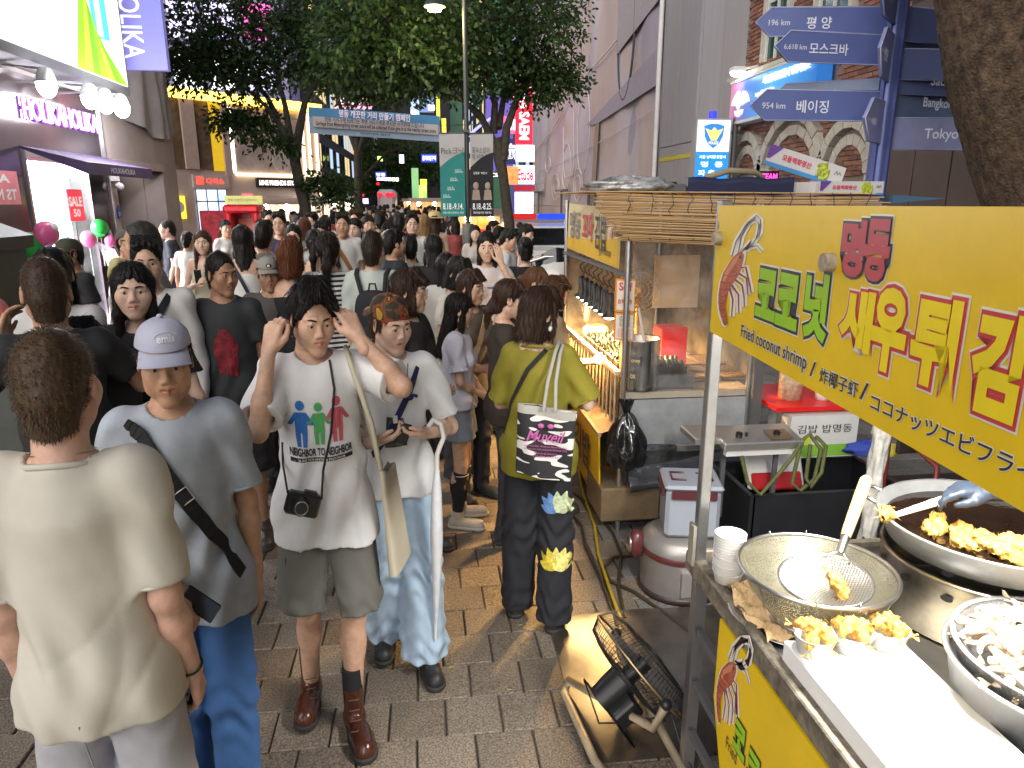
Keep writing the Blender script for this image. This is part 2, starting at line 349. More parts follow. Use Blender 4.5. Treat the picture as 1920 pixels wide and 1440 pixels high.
# flood lamps below the billboard
for k,(y)in enumerate((9.25,10.35,10.82,11.35)):
 t=thing('flood_lamp',['glaring white flood lamp nearest the left frame edge above the shop letters','second flood lamp from the left under the billboard','third flood lamp from the left under the billboard','flood lamp at the right end of the row under the billboard'][k],'lamp',(LX+.1,y,3.5),group='flood lamps under the billboard')
 g=MB();g.bar((LX+.05,y,3.47),(LX+.5,y,3.44),.015);g.build('arm',M('lamp_white',(.7,.7,.7)),t)
 g=MB();g.lathe([(.03,.08),(.07,.05),(.1,-.05),(.11,-.09)],(LX+.5,y,3.38),14);g.build('shade',M('lamp_white'),t)
 g=MB();g.ball((LX+.5,y,3.27),(.105,.105,.14));g.build('bulb',E_('flood_bulb',(1,1,1),25),t)
 fl_=bpy.data.lights.new('flood_light','POINT');fl_.energy=16;fl_.color=(.96,.95,1);fl_.shadow_soft_size=.1;fo_=bpy.data.objects.new('flood_light',fl_);fo_.location=(LX+.85,y,3.2);put(fo_,t)
# vertical banner sign
bs_=thing('banner_sign','violet blue vertical sign with white letters beside the billboard','sign',(LX+.5,12.1,4))
g=MB();P0=Vector((LX+.15,12.15,3.9));g.b2((LX+.15,12.12,3.9),(LX+.95,12.24,6.5));g.build('panel',M('sign_violet',(.16,.15,.42),.4,emit=.28,var=.05),bs_)
T('HOLIKA',(LX+.50,12.115,4.58),(0,0,-1),(1,0,0),1.06,.30,E_('violet_white',(.9,.9,1),.75),bs_,bold=.01)
g=MB();g.bar((LX,12.18,4.1),(LX+.15,12.18,4.1),.02);g.bar((LX,12.18,5.9),(LX+.15,12.18,5.9),.02);g.build('bracket',M('steel_trim'),bs_)
g=MB();g.b2((LX+.0,11.82,2.28),(LX+.1,11.98,2.42));g.ball((LX+.12,11.9,2.2),.06);solo('security_camera',g,M('lamp_white'),'small white dome camera on the wall right of the shop','camera')
g=MB();g.slab([(LX+.01,11.95,1.72),(LX+.01,12.07,1.72),(LX+.01,12.07,1.86),(LX+.01,12.01,1.93),(LX+.01,11.95,1.86)],(.01,0,0));hp=solo('house_number',g,M('plate_blue',(.02,.04,.22)),'tiny dark blue house number plate 51 on the wall','sign')
T('51',(LX+.024,12.01,1.79),YP,UPZ,.07,.06,M('white_print'),hp)
# dark utility cabinet at the left edge
c0=aty(33,470,6.2)
g=MB();g.b2((c0.x-.9,5.9,0),(c0.x-.04,6.4,1.62));ub=thing('utility_cabinet','dark grey utility cabinet with sloped lid at the left edge','cabinet',(c0.x-.4,6.1,0));g.build('body',M('cabinet_dark',(.06,.065,.06),.5,var=.15),ub)
g=MB();xa,xb=c0.x-.95,c0.x+.01;g.add([(xa,5.85,1.62),(xb,5.85,1.62),(xb,6.45,1.62),(xa,6.45,1.62),(xa,5.85,1.72),(xb,5.85,1.72),(xb,6.45,1.72),(xa,6.45,1.72),(xa+.3,6.0,1.84),(xb-.2,6.0,1.84),(xb-.2,6.3,1.84),(xa+.3,6.3,1.84)],[(3,2,1,0),(0,1,5,4),(1,2,6,5),(2,3,7,6),(3,0,4,7),(4,5,9,8),(5,6,10,9),(6,7,11,10),(7,4,8,11),(8,9,10,11)]);g.build('lid',M('cabinet_dark'),ub)
# ================================================================== left far: corner store at an angle to the street
S=1.3;Q0=Vector((-7.8,24.7,0));QD=Vector((.717,.697,0));QN=Vector((.697,-.717,0))
def Q(s,z,o=0.):return Q0+QD*(s*S)+QN*o+UPZ*(2+(z-2)*S)
def qbox(mb,s0,s1,z0,z1,o0,o1):
 vs=[Q(s,z,o)for o in(o0,o1)for z in(z0,z1)for s in(s0,s1)]
 return mb.add(vs,[(0,1,3,2),(4,6,7,5),(0,4,5,1),(2,3,7,6),(0,2,6,4),(1,5,7,3)])
ln=thing('corner_store','angled corner store with yellow light band, quilted panels and lit doors','building',Q(2,.5,0))
g=MB();qbox(g,-1.5,4.35,.46,4.4,-.6,0);g.build('wall',M('store_wall',(.55,.44,.39),.7,var=.08),ln)
g=MB();qbox(g,-1.5,4.4,4.42,4.62,-.2,.18);g.build('light_band',E_('band_yellow',(1,.66,.10),3.4,.5,.9),ln)
g=MB();qbox(g,1.64,4.3,2.62,2.68,0,.14);qbox(g,3.75,3.8,2.7,4.35,.02,.08);qbox(g,3.95,4.0,2.7,4.35,.02,.08);qbox(g,4.2,4.25,.5,4.35,.02,.08);g.build('light_band',E_('band_warm',(1,.82,.55),3.0),ln)
g=MB();qbox(g,1.55,1.61,2.70,4.3,.02,.10);g.build('light_band',E_('band_white',(1,.95,.85),3.6),ln)
g=MB();qbox(g,.28,.62,2.75,4.38,0,.12);qbox(g,1.33,1.52,2.6,4.38,0,.1);g.build('pilaster',M('pil_pink',(.55,.42,.36),.7),ln)
qm=M('quilt_brown',(.16,.105,.06),.85,var=.5,vs=1.6,bump=.9,bs=4,bd=.08)
g=MB();qbox(g,-1.4,.26,2.75,4.38,0,.04);qbox(g,.66,1.02,2.75,4.38,0,.04);g.build('quilted_panel',qm,ln)
g=MB();qbox(g,1.04,1.32,2.72,4.38,0,.04);g.build('panel',M('panel_yellow',(.75,.48,.02),.6,emit=.25),ln)
g=MB();qbox(g,1.66,3.6,2.72,4.3,0,.04);g.build('quilted_panel',M('quilt_grey',(.44,.36,.33),.85,var=.3,vs=2,bump=.8,bs=3,bd=.06),ln)
g=MB();ov=[Q(3.05+.32*math.cos(t),3.05+.3*math.sin(t),.05)for t in[i*math.pi/12 for i in range(24)]];g.slab(ov,QN*.03);g.build('disc',M('disc_pale',(.55,.47,.44)),ln)
g=MB();qbox(g,.47,1.32,.5,2.25,.0,.03);g.build('door',E_('door_glow',(.62,.74,1.0),1.25,.35,2),ln)
g=MB();
for s_ in(.47,.75,1.05,1.30):qbox(g,s_-.012,s_+.012,.5,2.27,.03,.05)
qbox(g,.45,1.33,1.95,1.98,.03,.05);qbox(g,.45,1.33,1.2,1.24,.03,.05);g.build('door_frame',M('casing_dark'),ln)
g=MB();qbox(g,.42,1.37,2.3,2.62,.0,.1);ds=solo('store_sign',g,M('sign_face_pink',(.62,.50,.46),.5),'pink sign board with red letters above the corner store doors','sign')
T('다이소',Q(1.0,2.46,.11),QD,UPZ,.62,.20,E_('red_letters',(1,.06,.04),1.8),ds,bold=.02);g=MB();qbox(g,.5,.68,2.38,2.56,.1,.12);g.build('emblem',E_('red_letters',(1,.06,.04),1.8),ds)
g=MB();qbox(g,2.18,3.6,2.33,2.58,.02,.12);ls=solo('store_sign',g,M('casing_black',(.015,.015,.015),.5),'long black sign with white letters on the corner store','sign')
T('LINE FRIENDS STORE',Q(2.88,2.455,.13),QD,UPZ,1.66,.17,E_('line_white',(1,.96,.88),1.8),ls,bold=.05)
g=MB();qbox(g,2.5,3.3,1.65,2.1,.0,.05);tk=solo('ticket_sign',g,M('ticket_board',(.40,.30,.27)),'dull board reading TICKET beneath the long black store sign','sign');T('TICKET',Q(3.05,2.02,.055),QD,UPZ,.4,.08,M('casing_black'),tk,bold=.02)
g=MB();g.slab([Q(2.6+.13*math.cos(t),1.85+.12*math.sin(t),.07)for t in[i*math.pi/10 for i in range(20)]],QN*.04);rs=solo('round_sign',g,E_('round_yellow',(1,.75,.2),1.6),'round glowing yellow and magenta sign at the corner store','sign')
g=MB();g.slab([Q(2.6+.06*math.cos(t),1.85+.055*math.sin(t),.12)for t in[i*math.pi/8 for i in range(16)]],QN*.01);g.build('centre',E_('magenta_glow',(.7,.02,.8),1.4),rs)
g=MB();qbox(g,2.75,3.4,1.55,1.95,.01,.04);g.build('shop_window',E_('red_window',(1,.22,.12),.8,.5,3),ln)
g=MB();qbox(g,1.75,2.05,2.05,2.16,.0,.05);solo('small_sign',g,E_('pinkred',(1,.2,.22),1.0),'tiny glowing red sign left of the ticket board','sign')
g=MB();qbox(g,-.3,.14,1.55,2.1,.05,.12);ys=solo('yellow_sign',g,E_('yel_sign',(1,.72,.05),1.1),'yellow sign with a round white face edge beside the mauve wall corner','sign')
g=MB();g.slab([Q(-.03+.13*math.cos(t),1.83+.14*math.sin(t),.13)for t in[i*math.pi/10 for i in range(20)]],QN*.01);g.build('disc',M('disc_white',(.8,.78,.7)),ys)
# lit tower behind the left tree
tw=thing('office_tower','tall pale tower with violet and pink lit windows behind the left tree','building',(-9,34,0))
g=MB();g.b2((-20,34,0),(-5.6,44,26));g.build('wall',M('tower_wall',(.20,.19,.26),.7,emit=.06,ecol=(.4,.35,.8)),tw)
cols=[E_('win_violet',(.66,.60,1),2.2),E_('win_white',(.95,.92,1),3.0),E_('win_pink',(1,.10,.50),1.8),E_('win_dim',(.25,.22,.5),.45)]
for iz in range(9):
 for ix in range(9):
  x=-19.3+ix*1.5;z=6.6+iz*2.0
  k=rnd.choice((0,0,1,1,3,2 if 3<ix<9 else 1))
  g=MB();g.b2((x,33.95,z),(x+1.15,34.02,z+1.4));wd_=g.build('window',cols[k],tw)
  g=MB();g.b2((x+.54,33.90,z),(x+.6,33.94,z+1.4));g.b2((x,33.90,z+.85),(x+1.15,33.94,z+.9));g.build('frame',M('casing_dark'),wd_)
# ================================================================== right: wrapped facade, grey hoarding, police station
RX=6.0
def mural_mat():
 m=bpy.data.materials.new('mural_print');m.use_nodes=True;n=m.node_tree.nodes;l=m.node_tree.links;b=n['Principled BSDF'];b.inputs['Roughness'].default_value=.55
 tc=n.new('ShaderNodeTexCoord');mp=n.new('ShaderNodeMapping');mp.inputs['Scale'].default_value=(1,.22,.38);l.new(tc.outputs['Object'],mp.inputs[0])
 nz=n.new('ShaderNodeTexNoise');nz.inputs['Scale'].default_value=.55;nz.inputs['Detail'].default_value=3;nz.inputs['Distortion'].default_value=1.2;l.new(mp.outputs[0],nz.inputs['Vector'])
 cr=n.new('ShaderNodeValToRGB');cr.color_ramp.elements[0].position=.28;cr.color_ramp.elements[1].position=.78
 cr.color_ramp.elements[0].color=(.36,.33,.38,1);cr.color_ramp.elements[1].color=(.54,.53,.56,1)
 for p,c in((.42,(.50,.46,.50)),(.55,(.54,.44,.39)),(.64,(.55,.51,.54))):e=cr.color_ramp.elements.new(p);e.color=(*c,1)
 l.new(nz.outputs['Fac'],cr.inputs[0])
 wv=n.new('ShaderNodeTexWave');wv.wave_type='BANDS';wv.bands_direction='Y';wv.inputs['Scale'].default_value=5.;l.new(tc.outputs['Object'],wv.inputs['Vector'])
 bp=n.new('ShaderNodeBump');bp.inputs['Strength'].default_value=.25;bp.inputs['Distance'].default_value=.02;l.new(wv.outputs['Fac'],bp.inputs['Height']);l.new(bp.outputs[0],b.inputs['Normal'])
 l.new(cr.outputs[0],b.inputs['Base Color']);return m
mw=thing('wrapped_facade','building front wrapped in a huge pale printed sheet with faint drawings','building',(RX,26,0))
def sheet(u,v):return(RX-.06+.05*math.sin(u*55+2*math.sin(v*4))*math.sin(v*3+u*9)-.03*math.sin(v*21+u*8),18.3+u*21,1.75+v*12)
MB().grid(sheet,90,30).build('printed_sheet',mural_mat(),mw)
g=MB();g.b2((RX,18.3,0),(RX+.4,39.3,14));g.build('wall',M('hoard_grey',(.38,.36,.40),.6,var=.1,vs=1.5),mw)
g=MB();g.b2((RX-.08,18.3,0),(RX-.01,39.3,1.72));g.build('base_panel',M('base_peach',(.52,.40,.36),.6,var=.1),mw)
lp=MB()
def oval(y,z,a,b_,r=.03,tilt=0.):lp.path([(RX-.14,y+a*math.cos(t)*math.cos(tilt)-b_*math.sin(t)*math.sin(tilt),z+a*math.cos(t)*math.sin(tilt)+b_*math.sin(t)*math.cos(tilt))for t in[i*math.pi/20 for i in range(40)]],r,4,True)
oval(21.3,6.7,.85,1.9,.035)
lp.build('line_print',M('print_dark',(.06,.055,.07)),mw);lp=MB()
for a in((32.0,2.55,.9,.55),(31.9,2.6,.55,.32),(27.3,2.55,.75,.6),(27.3,2.55,.45,.35),(34,3.6,.7,.35),(26.6,4.4,1.0,1.5),(29.6,3.3,.9,.9)):oval(*a,.022)
lp.path([(RX-.14,y,z)for y,z in((30.4,4.9),(30.1,3.1),(29.8,2.9),(28.3,2.95),(28.2,3.2),(28.3,5.3))],.025,4)
lp.path([(RX-.14,y,z)for y,z in((38.5,4.4),(33,5.0),(28,6.1),(22,6.6))],.025,4)
lp.path([(RX-.14,y,z)for y,z in((37.5,3.4),(31,3.5),(26,3.75),(21,4.0),(18.5,4.2))],.012,4)
lp.build('line_print',M('print_pale',(.68,.65,.66)),mw)
for t_,z in(('OPEN SOON',2.95),('2.F.5',2.62)):T(t_,(RX-.16,36.6,z),(0,-1,0),UPZ,3.4,.24,MATS['print_pale'],mw,bold=.01)
g=MB();g.slab([(RX-.15,25.2,1.8),(RX-.15,24.6,1.8),(RX-.15,24.2,4.6),(RX-.15,24.7,4.7)],(.01,0,0));g.build('band_print',M('band_brown',(.36,.28,.20)),mw)
g=MB();g.slab([(RX-.16,26.0,4.55),(RX-.16,18.35,5.6),(RX-.16,18.35,4.75),(RX-.16,24.5,4.45)],(.01,0,0));g.build('band_print',M('band_slate',(.36,.34,.39)),mw)
g=MB();g.slab([(RX-.165,22.2,6.15),(RX-.165,18.35,6.7),(RX-.165,18.35,9.5),(RX-.165,22.2,9.5)],(.01,0,0));g.build('band_print',M('band_taupe',(.40,.37,.38)),mw)
g=MB();g.bar((RX-.1,18.3,0),(RX-.1,18.3,13),.06);g.build('edge_pole',M('pole_white',(.7,.68,.68)),mw)
for k,y in enumerate((36,30.0,25)):
 g=MB();g.bar((RX-.25,y,0),(RX-.25,y,2.35),.05);g.b2((RX-.35,y-.9,2.35),(RX-.15,y+.9,2.42));solo('lamp_bracket',g,M('casing_dark'),['farthest dark T shaped bracket at the foot of the wrapped facade','middle dark T shaped bracket standing before the wrapped facade','nearest dark T shaped bracket before the wrapped facade'][k],'bracket','brackets before the wrapped facade')
hd=thing('hoarding','tall grey panelled hoarding with yellow strip between facade and brick station','hoarding',(RX,16,0))
for k in range(4):
 y0=13.52+k*1.19
 for z0,z1 in((0,3.25),(3.27,7.2),(7.22,11)):
  g=MB();g.b2((RX+(.0 if k!=1 else .06),y0,z0),(RX+.25,y0+1.165,z1));g.build('panel',M('hoard_panel%d'%(k%3),[(.32,.31,.32),(.37,.36,.39),(.30,.295,.32)][k%3],.5,var=.07,vs=1.5,bump=.1,bs=8,stretch=(1,6,.3)),hd)
g=MB();g.b2((RX-.012,15.9,2.93),(RX-.004,18.2,3.02));g.build('yellow_strip',M('strip_yellow',(.55,.48,.03),.5),hd)
# brick station: each brick is a piece; openings left free
bk=thing('police_station','red brick police station with pale stone arches and cornice','building',(RX,11,0))
g=MB();g.b2((RX+.02,8.72,0),(RX+.5,13.5,8.0));g.build('wall',M('mortar',(.22,.17,.145),.9,var=.15,vs=20),bk)
wins=[(11.95,12.68,4.32,6.4),(10.15,11.0,4.32,6.4)]
arches=[(13.08,.60,2.45),(11.45,.98,2.25),(9.80,.62,2.35)]  # centre y, radius, spring z
bm_=[M('brick%d'%k,c,.85,var=.25,vs=30,bump=.3,bs=80)for k,c in enumerate([(.19,.085,.06),(.23,.10,.07),(.15,.072,.055),(.26,.125,.085)])]
bl,bh,bg=.205,.058,.012
bmesh_=[[MB().box((0,0,0),(.05,bl*f_,bh)).mesh('brick',m_)for m_ in bm_]for f_ in(1,.47)]
stuffb=[MB()for _ in range(4)];bricks=[]
for j in range(0,112):
 z=.05+j*(bh+bg)
 if z>7.5:break
 for i in range(0,23):
  y=8.84+i*(bl+bg)+(.108 if j%2 else 0)
  if y>13.42:continue
  if any(a-.12<y<b_+.12 and c<z<d for a,b_,c,d in wins):continue
  if any((abs(y-a)<r_+.16 and z<s_)or(math.hypot(y-a,z-s_)<r_+.16 and math.hypot(y-a,z-s_)>r_-.22)for a,r_,s_ in arches):continue
  if 4.05<z<4.22:continue
  if 10.3<y<13.4 and 3.3<z<4.05:continue
  bricks.append((y,z))
def bvis(b_):
 px,py,d=pix((RX,b_[0],b_[1]));return-d if(1380<px<1760 and-5<py<330)else-999
order=sorted(bricks,key=bvis,reverse=True);near=set(order[:300])
for b_ in bricks:
 k=rnd.randrange(4);xo=RX+.012+rnd.uniform(-.004,.004)
 if b_ in near:
  o=bpy.data.objects.new('brick',bmesh_[0][k]);o.location=(xo,b_[0],b_[1]);put(o,bk)
 else:stuffb[k].box((xo,b_[0],b_[1]),(.05,bl,bh))
for k in range(4):tag(stuffb[k].build('brickwork',bm_[k],bk),kind='stuff')
stone=M('stone_pale',(.46,.43,.38),.8,var=.15,vs=8,bump=.2,bs=50)
g=MB();g.b2((RX-.12,8.75,4.06),(RX+.02,13.75,4.14));g.b2((RX-.20,8.75,4.14),(RX+.02,13.85,4.21));g.build('cornice',stone,bk)
for(a,r_,s_)in arches:
 nseg=9;rr=MB()
 for lv,(ri,ro,dx)in enumerate(((r_-.02,r_+.13,.10),(r_-.24,r_-.10,.04))):
  g=MB()
  for k in range(nseg):
   t0,t1=math.pi*k/nseg+.012,math.pi*(k+1)/nseg-.012
   q=[(a+ro*math.cos(t0),s_+ro*math.sin(t0)*1.05),(a+ro*math.cos(t1),s_+ro*math.sin(t1)*1.05),(a+ri*math.cos(t1),s_+ri*math.sin(t1)*1.05),(a+ri*math.cos(t0),s_+ri*math.sin(t0)*1.05)]
   if lv==0:
    h=MB().slab([(RX-dx,y,z)for y,z in q],(dx+.02,0,0));h.build('arch_stone',stone,bk)
   else:g.slab([(RX-dx,y,z)for y,z in q],(dx+.02,0,0))
  if lv:g.build('inner_arch',stone,bk)
 g=MB()
 for sg in(-1,1):
  yy=a+sg*(r_+.055);g.b2((RX-.10,yy-.075,0),(RX+.02,yy+.075,s_-.02));g.b2((RX-.13,yy-.1,s_-.1),(RX+.02,yy+.1,s_-.02))
 g.build('arch_pier',stone,bk)
for(a,b_,c,d)in wins:
 g=MB();g.b2((RX-.01,a,c),(RX+.05,b_,d));wi=g.build('window',M('win_glass_dark',(.02,.07,.065),.08,spec=.8,var=.3,vs=2),bk)
 g=MB();g.b2((RX-.08,a-.11,c),(RX+.02,a-.003,d));g.b2((RX-.08,b_+.003,c),(RX+.02,b_+.11,d));g.build('surround',stone,wi)
 g=MB();g.b2((RX-.05,a,c),(RX-.012,a+.05,d));g.b2((RX-.05,b_-.05,c),(RX-.012,b_,d));g.b2((RX-.05,(a+b_)/2-.02,c),(RX-.012,(a+b_)/2+.02,d));g.b2((RX-.045,a,c+.9),(RX-.012,b_,c+.95));g.build('frame',M('frame_white',(.6,.6,.57)),wi)
# big police sign on the brick wall
ps=thing('police_sign','blue sign board with raised eagle emblem reading POLICE on the brick wall','sign',(RX-.25,12,3.7))
g=MB();qs=[(13.38,3.38),(10.4,3.38),(10.4,4.05),(13.38,4.05)];g.slab([(RX-.30,y,z)for y,z in qs],(.24,0,0))
def grad_sign():
 m=bpy.data.materials.new('police_blue');m.use_nodes=True;n=m.node_tree.nodes;l=m.node_tree.links;b=n['Principled BSDF']
 tc=n.new('ShaderNodeTexCoord');sp_=n.new('ShaderNodeSeparateXYZ');l.new(tc.outputs['Object'],sp_.inputs[0])
 mr=n.new('ShaderNodeMapRange');mr.inputs[1].default_value=10.4;mr.inputs[2].default_value=13.5;l.new(sp_.outputs['Y'],mr.inputs[0])
 cr=n.new('ShaderNodeValToRGB');cr.color_ramp.elements[0].color=(.02,.12,.38,1);cr.color_ramp.elements[1].color=(.50,.16,.22,1);e=cr.color_ramp.elements.new(.75);e.color=(.05,.12,.38,1);e=cr.color_ramp.elements.new(.45);e.color=(.07,.30,.62,1)
 l.new(mr.outputs[0],cr.inputs[0]);l.new(cr.outputs[0],b.inputs['Base Color']);l.new(cr.outputs[0],b.inputs['Emission Color']);b.inputs['Emission Strength'].default_value=.35;b.inputs['Roughness'].default_value=.35;return m
o=g.build('panel',grad_sign(),ps)
g=MB();g.b2((RX-.32,10.35,3.33),(RX-.04,13.42,3.38));g.b2((RX-.32,10.35,4.05),(RX-.04,13.42,4.09));g.build('frame',M('frame_white'),ps)
pw=M('cream_letters',(.75,.72,.62),.4,emit=.25)
T('경찰',(RX-.36,11.95,3.60),(0,-1,0),UPZ,.62,.34,pw,ps,bold=.05,thick=.06);T('POLICE',(RX-.36,11.2,3.56),(0,-1,0),UPZ,.66,.22,pw,ps,bold=.05,thick=.06)
T('서울남대문경찰서 명동파출소',(RX-.34,11.3,3.92),(0,-1,0),UPZ,1.5,.13,E_('sign_pale',(.8,.92,1),.9),ps,bold=.03,thick=.02)
eg=MB()
for sg in(-1,1):
 for k in range(5):
  a=.25+k*.22;y=12.86
  eg.slab([(RX-.36,y+sg*.04,3.62),(RX-.36,y+sg*(.30-k*.02)*math.cos(a)*1.05,3.66+(.32-k*.02)*math.sin(a)*.9),(RX-.36,y+sg*(.33-k*.02)*math.cos(a-.18),3.64+(.33-k*.03)*math.sin(a-.2))],(.05,0,0))
eg.ball((RX-.37,12.86,3.68),(.05,.05,.13));eg.ball((RX-.37,12.88,3.83),(.04,.045,.04));eg.slab([(RX-.37,12.7,3.55),(RX-.37,12.74,3.47),(RX-.37,12.86,3.43),(RX-.37,12.98,3.47),(RX-.37,13.02,3.55)],(.04,0,0));eg.build('eagle_emblem',pw,ps)
wl_=thing('wall_lamp','glaring white wall lamp on the cornice above the police sign','lamp',(RX-.3,12.95,4.25))
g=MB();g.bar((RX,12.95,4.3),(RX-.32,12.95,4.24),.02);g.b2((RX-.5,12.85,4.2),(RX-.28,13.05,4.27));g.build('housing',M('lamp_white'),wl_)
g=MB();g.ball((RX-.4,12.95,4.17),(.11,.1,.055));g.build('bulb',E_('wall_bulb',(.95,1,.92),30),wl_)
# small lit police box sign on a bracket
pb=thing('police_box_sign','lit white and blue police sign box under a small blue beacon','sign',(5.6,13,2.4))
g=MB();g.b2((4.93,13.0,2.28),(5.60,13.2,3.42));g.build('casing',M('casing_grey',(.3,.3,.3)),pb)
g=MB();g.b2((4.96,12.985,2.85),(5.57,12.998,3.39));g.build('panel',E_('panel_white',(.78,.86,1),.95),pb)
g=MB();g.b2((4.96,12.985,2.30),(5.57,12.998,2.84));g.build('panel',E_('panel_blue',(.02,.26,.85),.85),pb)
g=MB();cx,cz=5.265,3.13;g.slab([(cx+x,12.98,cz+z)for x,z in((-.19,.16),(-.1,.19),(0,.2),(.1,.19),(.19,.16),(.17,-.02),(.1,-.15),(0,-.22),(-.1,-.15),(-.17,-.02))],(0,-.006,0));g.build('shield',E_('shield_blue',(.03,.22,.7),.8),pb)
g=MB();g.slab([(cx+x,12.97,cz+z)for x,z in((-.17,.12),(-.06,.08),(0,.14),(.06,.08),(.17,.12),(.1,.0),(.05,-.09),(-.05,-.09),(-.1,0))],(0,-.004,0));g.build('emblem',E_('emblem_gold',(.95,.68,.2),.9),pb)
T('POLICE',(cx,12.972,cz-.13),XP,UPZ,.18,.05,E_('panel_letter',(.95,.97,1),1.1),pb,bold=.02)
for s_,z,wd,h in(('서울 남대문경찰서',2.76,.5,.06),('명  동',2.63,.42,.1),('파 출 소',2.48,.5,.11),('T. 2087',2.35,.3,.07)):T(s_,(cx,12.98,z),XP,UPZ,wd,h,MATS['panel_letter'],pb,bold=.02)
g=MB();g.bar((5.27,13.1,3.42),(5.27,13.1,3.55),.07,12);g.build('beacon',E_('beacon_blue',(.02,.03,.9),1.6),pb)
g=MB();g.bar((5.62,13.15,3.2),(6.0,13.15,3.2),.03);g.bar((5.72,13.12,1.6),(5.72,13.12,3.45),.05);g.build('bracket',M('casing_dark'),pb)
# brown metal shutters right of the station
sh=thing('shutter_wall','dark brown metal shutter panels behind the tree trunk','wall',(RX-.3,7,0))
for k in range(7):
 y1=8.70-k*.62
 g=MB();g.b2((RX-.25,y1-.60,0),(RX-.1,y1,4.2),bev=.01);g.build('panel',M('shutter_brown',(.085,.058,.055),.5,var=.12,vs=3),sh)
g=MB();g.b2((RX-.1,4.2,0),(RX+.1,8.7,7));g.build('backing',M('casing_black'),sh)
g=MB();g.b2((RX-.18,8.7,0),(RX+.02,8.85,2.6));g.build('post',M('shutter_post',(.09,.06,.055),.5),sh)
# ================================================================== trees
def leaf_cloud(centers,n,rr,size,seed,droop=.5):
 """n small folded leaves spread along sprays round the twig ends"""
 r=np.random.default_rng(seed);k=len(centers);C_=np.array([c[:3]for c in centers]);rad=np.array([c[3]for c in centers])
 idx=r.integers(0,k,n//6);d=r.normal(size=(len(idx),3));d/=np.linalg.norm(d,axis=1)[:,None]
 base=C_[idx]+d*(r.random(len(idx))**.45*rad[idx])[:,None]*np.array([1,1,.62])
 out=d.copy();out[:,2]=out[:,2]*.4-droop*.55;out+=r.normal(size=out.shape)*.35;out/=np.linalg.norm(out,axis=1)[:,None]
 P=[];D=[]
 for j in range(6):
  P.append(base+out*(j*size*.75));sd=r.normal(size=out.shape);sd=sd-out*(sd*out).sum(1)[:,None];sd/=np.linalg.norm(sd,axis=1)[:,None]
  D.append(out*.75+sd*.7+np.array([0,0,-.25]))
 P=np.concatenate(P);D=np.concatenate(D);D/=np.linalg.norm(D,axis=1)[:,None]
 L=size*r.uniform(.7,1.35,len(P))[:,None];sd=np.cross(D,r.normal(size=D.shape));sd/=np.linalg.norm(sd,axis=1)[:,None]
 W=L*.27
 v=np.stack([P,P+D*L*.5+sd*W,P+D*L,P+D*L*.5-sd*W],1).reshape(-1,3)
 f=np.arange(len(v)).reshape(-1,4)
 return v,f
def leaf_mat(name,c0,c1):
 m=bpy.data.materials.new(name);m.use_nodes=True;n=m.node_tree.nodes;l=m.node_tree.links;b=n['Principled BSDF'];ge=n.new('ShaderNodeNewGeometry')
 cr=n.new('ShaderNodeValToRGB');cr.color_ramp.elements[0].color=(*c0,1);cr.color_ramp.elements[1].color=(*c1,1);l.new(ge.outputs['Random Per Island'],cr.inputs[0]);l.new(cr.outputs[0],b.inputs['Base Color'])
 b.inputs['Roughness'].default_value=.5
 tr=n.new('ShaderNodeBsdfTranslucent');l.new(cr.outputs[0],tr.inputs[0]);mx=n.new('ShaderNodeMixShader');mx.inputs[0].default_value=.35
 l.new(b.outputs[0],mx.inputs[1]);l.new(tr.outputs[0],mx.inputs[2]);l.new(mx.outputs[0],n['Material Output'].inputs[0]);return m
bark=M('bark_street',(.06,.05,.04),.9,var=.35,vs=14,bump=.8,bs=40,bd=.01)
def tree(name,label,base,trunk_pts,r0,limbs,blobs,nleaf,lsize,lmat,seed,group='street trees'):
 t=thing(name,label,'tree',base,group=group)
 g=MB();k=len(trunk_pts);g.path(trunk_pts,r0,10,taper=[1.25 if i==0 else 1-.3*i/(k-1)for i in range(k)]);g.build('trunk',bark,t)
 for pts,r_ in limbs:
  g=MB();kk=len(pts);g.path(pts,r_,8,taper=[1-.75*i/(kk-1)for i in range(kk)]);g.build('limb',bark,t)
 tw_=MB();rr_=random.Random(seed)
 ends=[pts[-1]for pts,_ in limbs]+[pts[-2]for pts,_ in limbs]
 for(x,y,z,rad)in blobs:
  e_=min(ends,key=lambda q:(Vector(q)-Vector((x,y,z))).length)
  for _ in range(5):
   q=Vector((x,y,z))+Vector((rr_.gauss(0,1),rr_.gauss(0,1),rr_.gauss(0,.6)))*rad*.5
   mid=(Vector(e_)+q)/2+Vector((rr_.gauss(0,.1),rr_.gauss(0,.1),.12));tw_.path([e_,mid,q],.022,5,taper=[1,.6,.2])
 tag(tw_.build('twigs',bark,t),kind='stuff')
 v,f=leaf_cloud(blobs,nleaf,1,lsize,seed);np_obj('crown',v,f,lmat,t,smooth=False)
 return t
lm_dark=leaf_mat('leaf_dark',(.016,.042,.012),(.065,.125,.030));lm_mid=leaf_mat('leaf_mid',(.024,.06,.013),(.08,.15,.036))
def PY(px,py,Y):return tuple(aty(px,py,Y))
